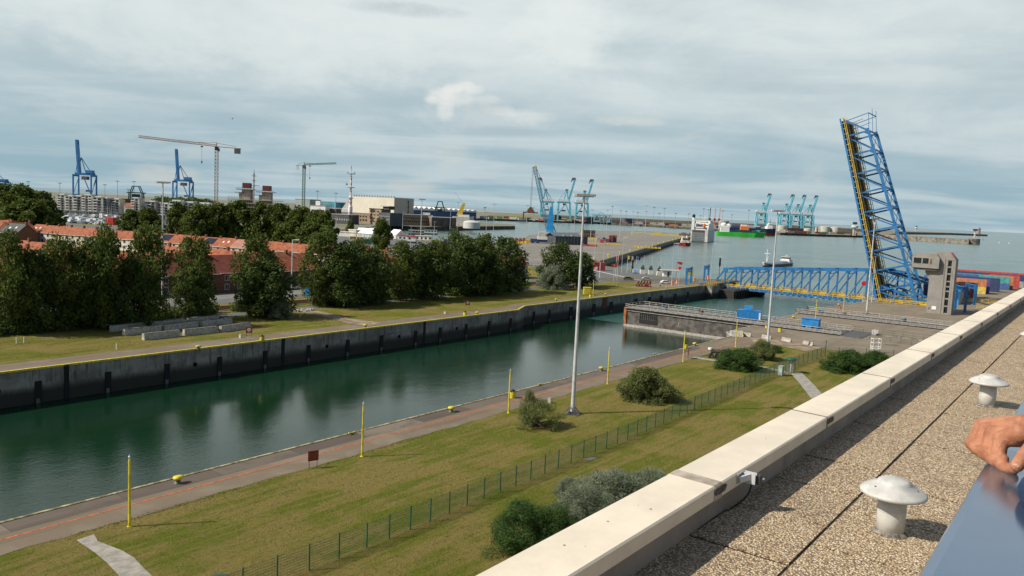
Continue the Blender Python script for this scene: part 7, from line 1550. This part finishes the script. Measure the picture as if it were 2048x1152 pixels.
jb.capsule(sh3, el3, .070, .058).capsule(el3, cuff(el3, wr3, .97), .058, .050).capsule(q(2100, 1000, 1.44), q(2080, 985, 1.475), .042, .037)
jk = jb.build('jacket', JACKET, person, fix=False); md = jk.modifiers.new('remesh', 'REMESH'); md.mode = 'VOXEL'; md.voxel_size = .006; md.use_smooth_shade = True; sm = jk.modifiers.new('smooth', 'SMOOTH'); sm.factor = .5; sm.iterations = 4
V, E = [], []; chain(V, E, [(1.75, -.50, Bz+.96, (.18, .14))])
for s_ in (-1, 1): chain(V, E, [(1.75+s_*.10, -.50, Bz+.84, .115), (1.75+s_*.11, -.49, Bz+.5, .085), (1.75+s_*.12, -.51, Bz+.07, .07)], 0)
skinmesh('trousers', rel(V), E, TROU, person, 2)
V, E = [], []; chain(V, E, [(1.83, -.27, Bz+1.75, (.088, .098)), (1.835, -.265, Bz+1.80, (.075, .085))]); skinmesh('hair', rel(V), E, mat('grey_brown_hair', (.12, .09, .06), .8), person, 2)
for s_ in (-1, 1): MB().box(1.75+s_*.12-.05-off.x, -.56-off.y, 0, 1.75+s_*.12+.05-off.x, -.30-off.y, .09).build('shoe', BLACK, person, bevel=.02)
# worker on the far quay
wk = thing('person', 'worker in a bright yellow-green jacket standing on the far quay near the red frames', 'person', base(1320, 574), FACE)
V, E = [], []; chain(V, E, [(0, 0, .95, (.15, .11)), (0, 0, 1.2, (.15, .11)), (0, 0, 1.42, (.17, .11)), (0, 0, 1.52, .06), (0, -.01, 1.62, .085), (0, 0, 1.72, .08)])
for s_ in (-1, 1):
    chain(V, E, [(s_*.10, 0, .85, .09), (s_*.13, .02*s_, .48, .06), (s_*.14, .05*s_, .08, .045), (s_*.14, .05*s_-.12, .04, .04)], 0); chain(V, E, [(s_*.21, 0, 1.38, .055), (s_*.28, .03, 1.1, .042), (s_*.22, -.16, .98, .034), (s_*.20, -.22, .98, .03)], 2)
skinmesh('body', V, E, SKIN, wk, 1)
V, E = [], []; chain(V, E, [(0, 0, .9, (.18, .13)), (0, 0, 1.2, (.18, .14)), (0, 0, 1.42, (.20, .13))])
for s_ in (-1, 1): chain(V, E, [(s_*.22, 0, 1.38, .075), (s_*.29, .03, 1.1, .06), (s_*.23, -.15, .985, .05)], 2)
skinmesh('jacket', V, E, HILITE, wk, 1)
V, E = [], []; chain(V, E, [(0, 0, .93, (.16, .12))])
for s_ in (-1, 1): chain(V, E, [(s_*.10, 0, .84, .10), (s_*.13, .02*s_, .48, .08), (s_*.14, .05*s_, .1, .065)], 0)
skinmesh('trousers', V, E, TROU, wk, 1); MB().lathe([(.13, 1.70), (.13, 1.78), (.08, 1.86), (.01, 1.88)], n=12).build('helmet', WHITE, wk, smooth=True)
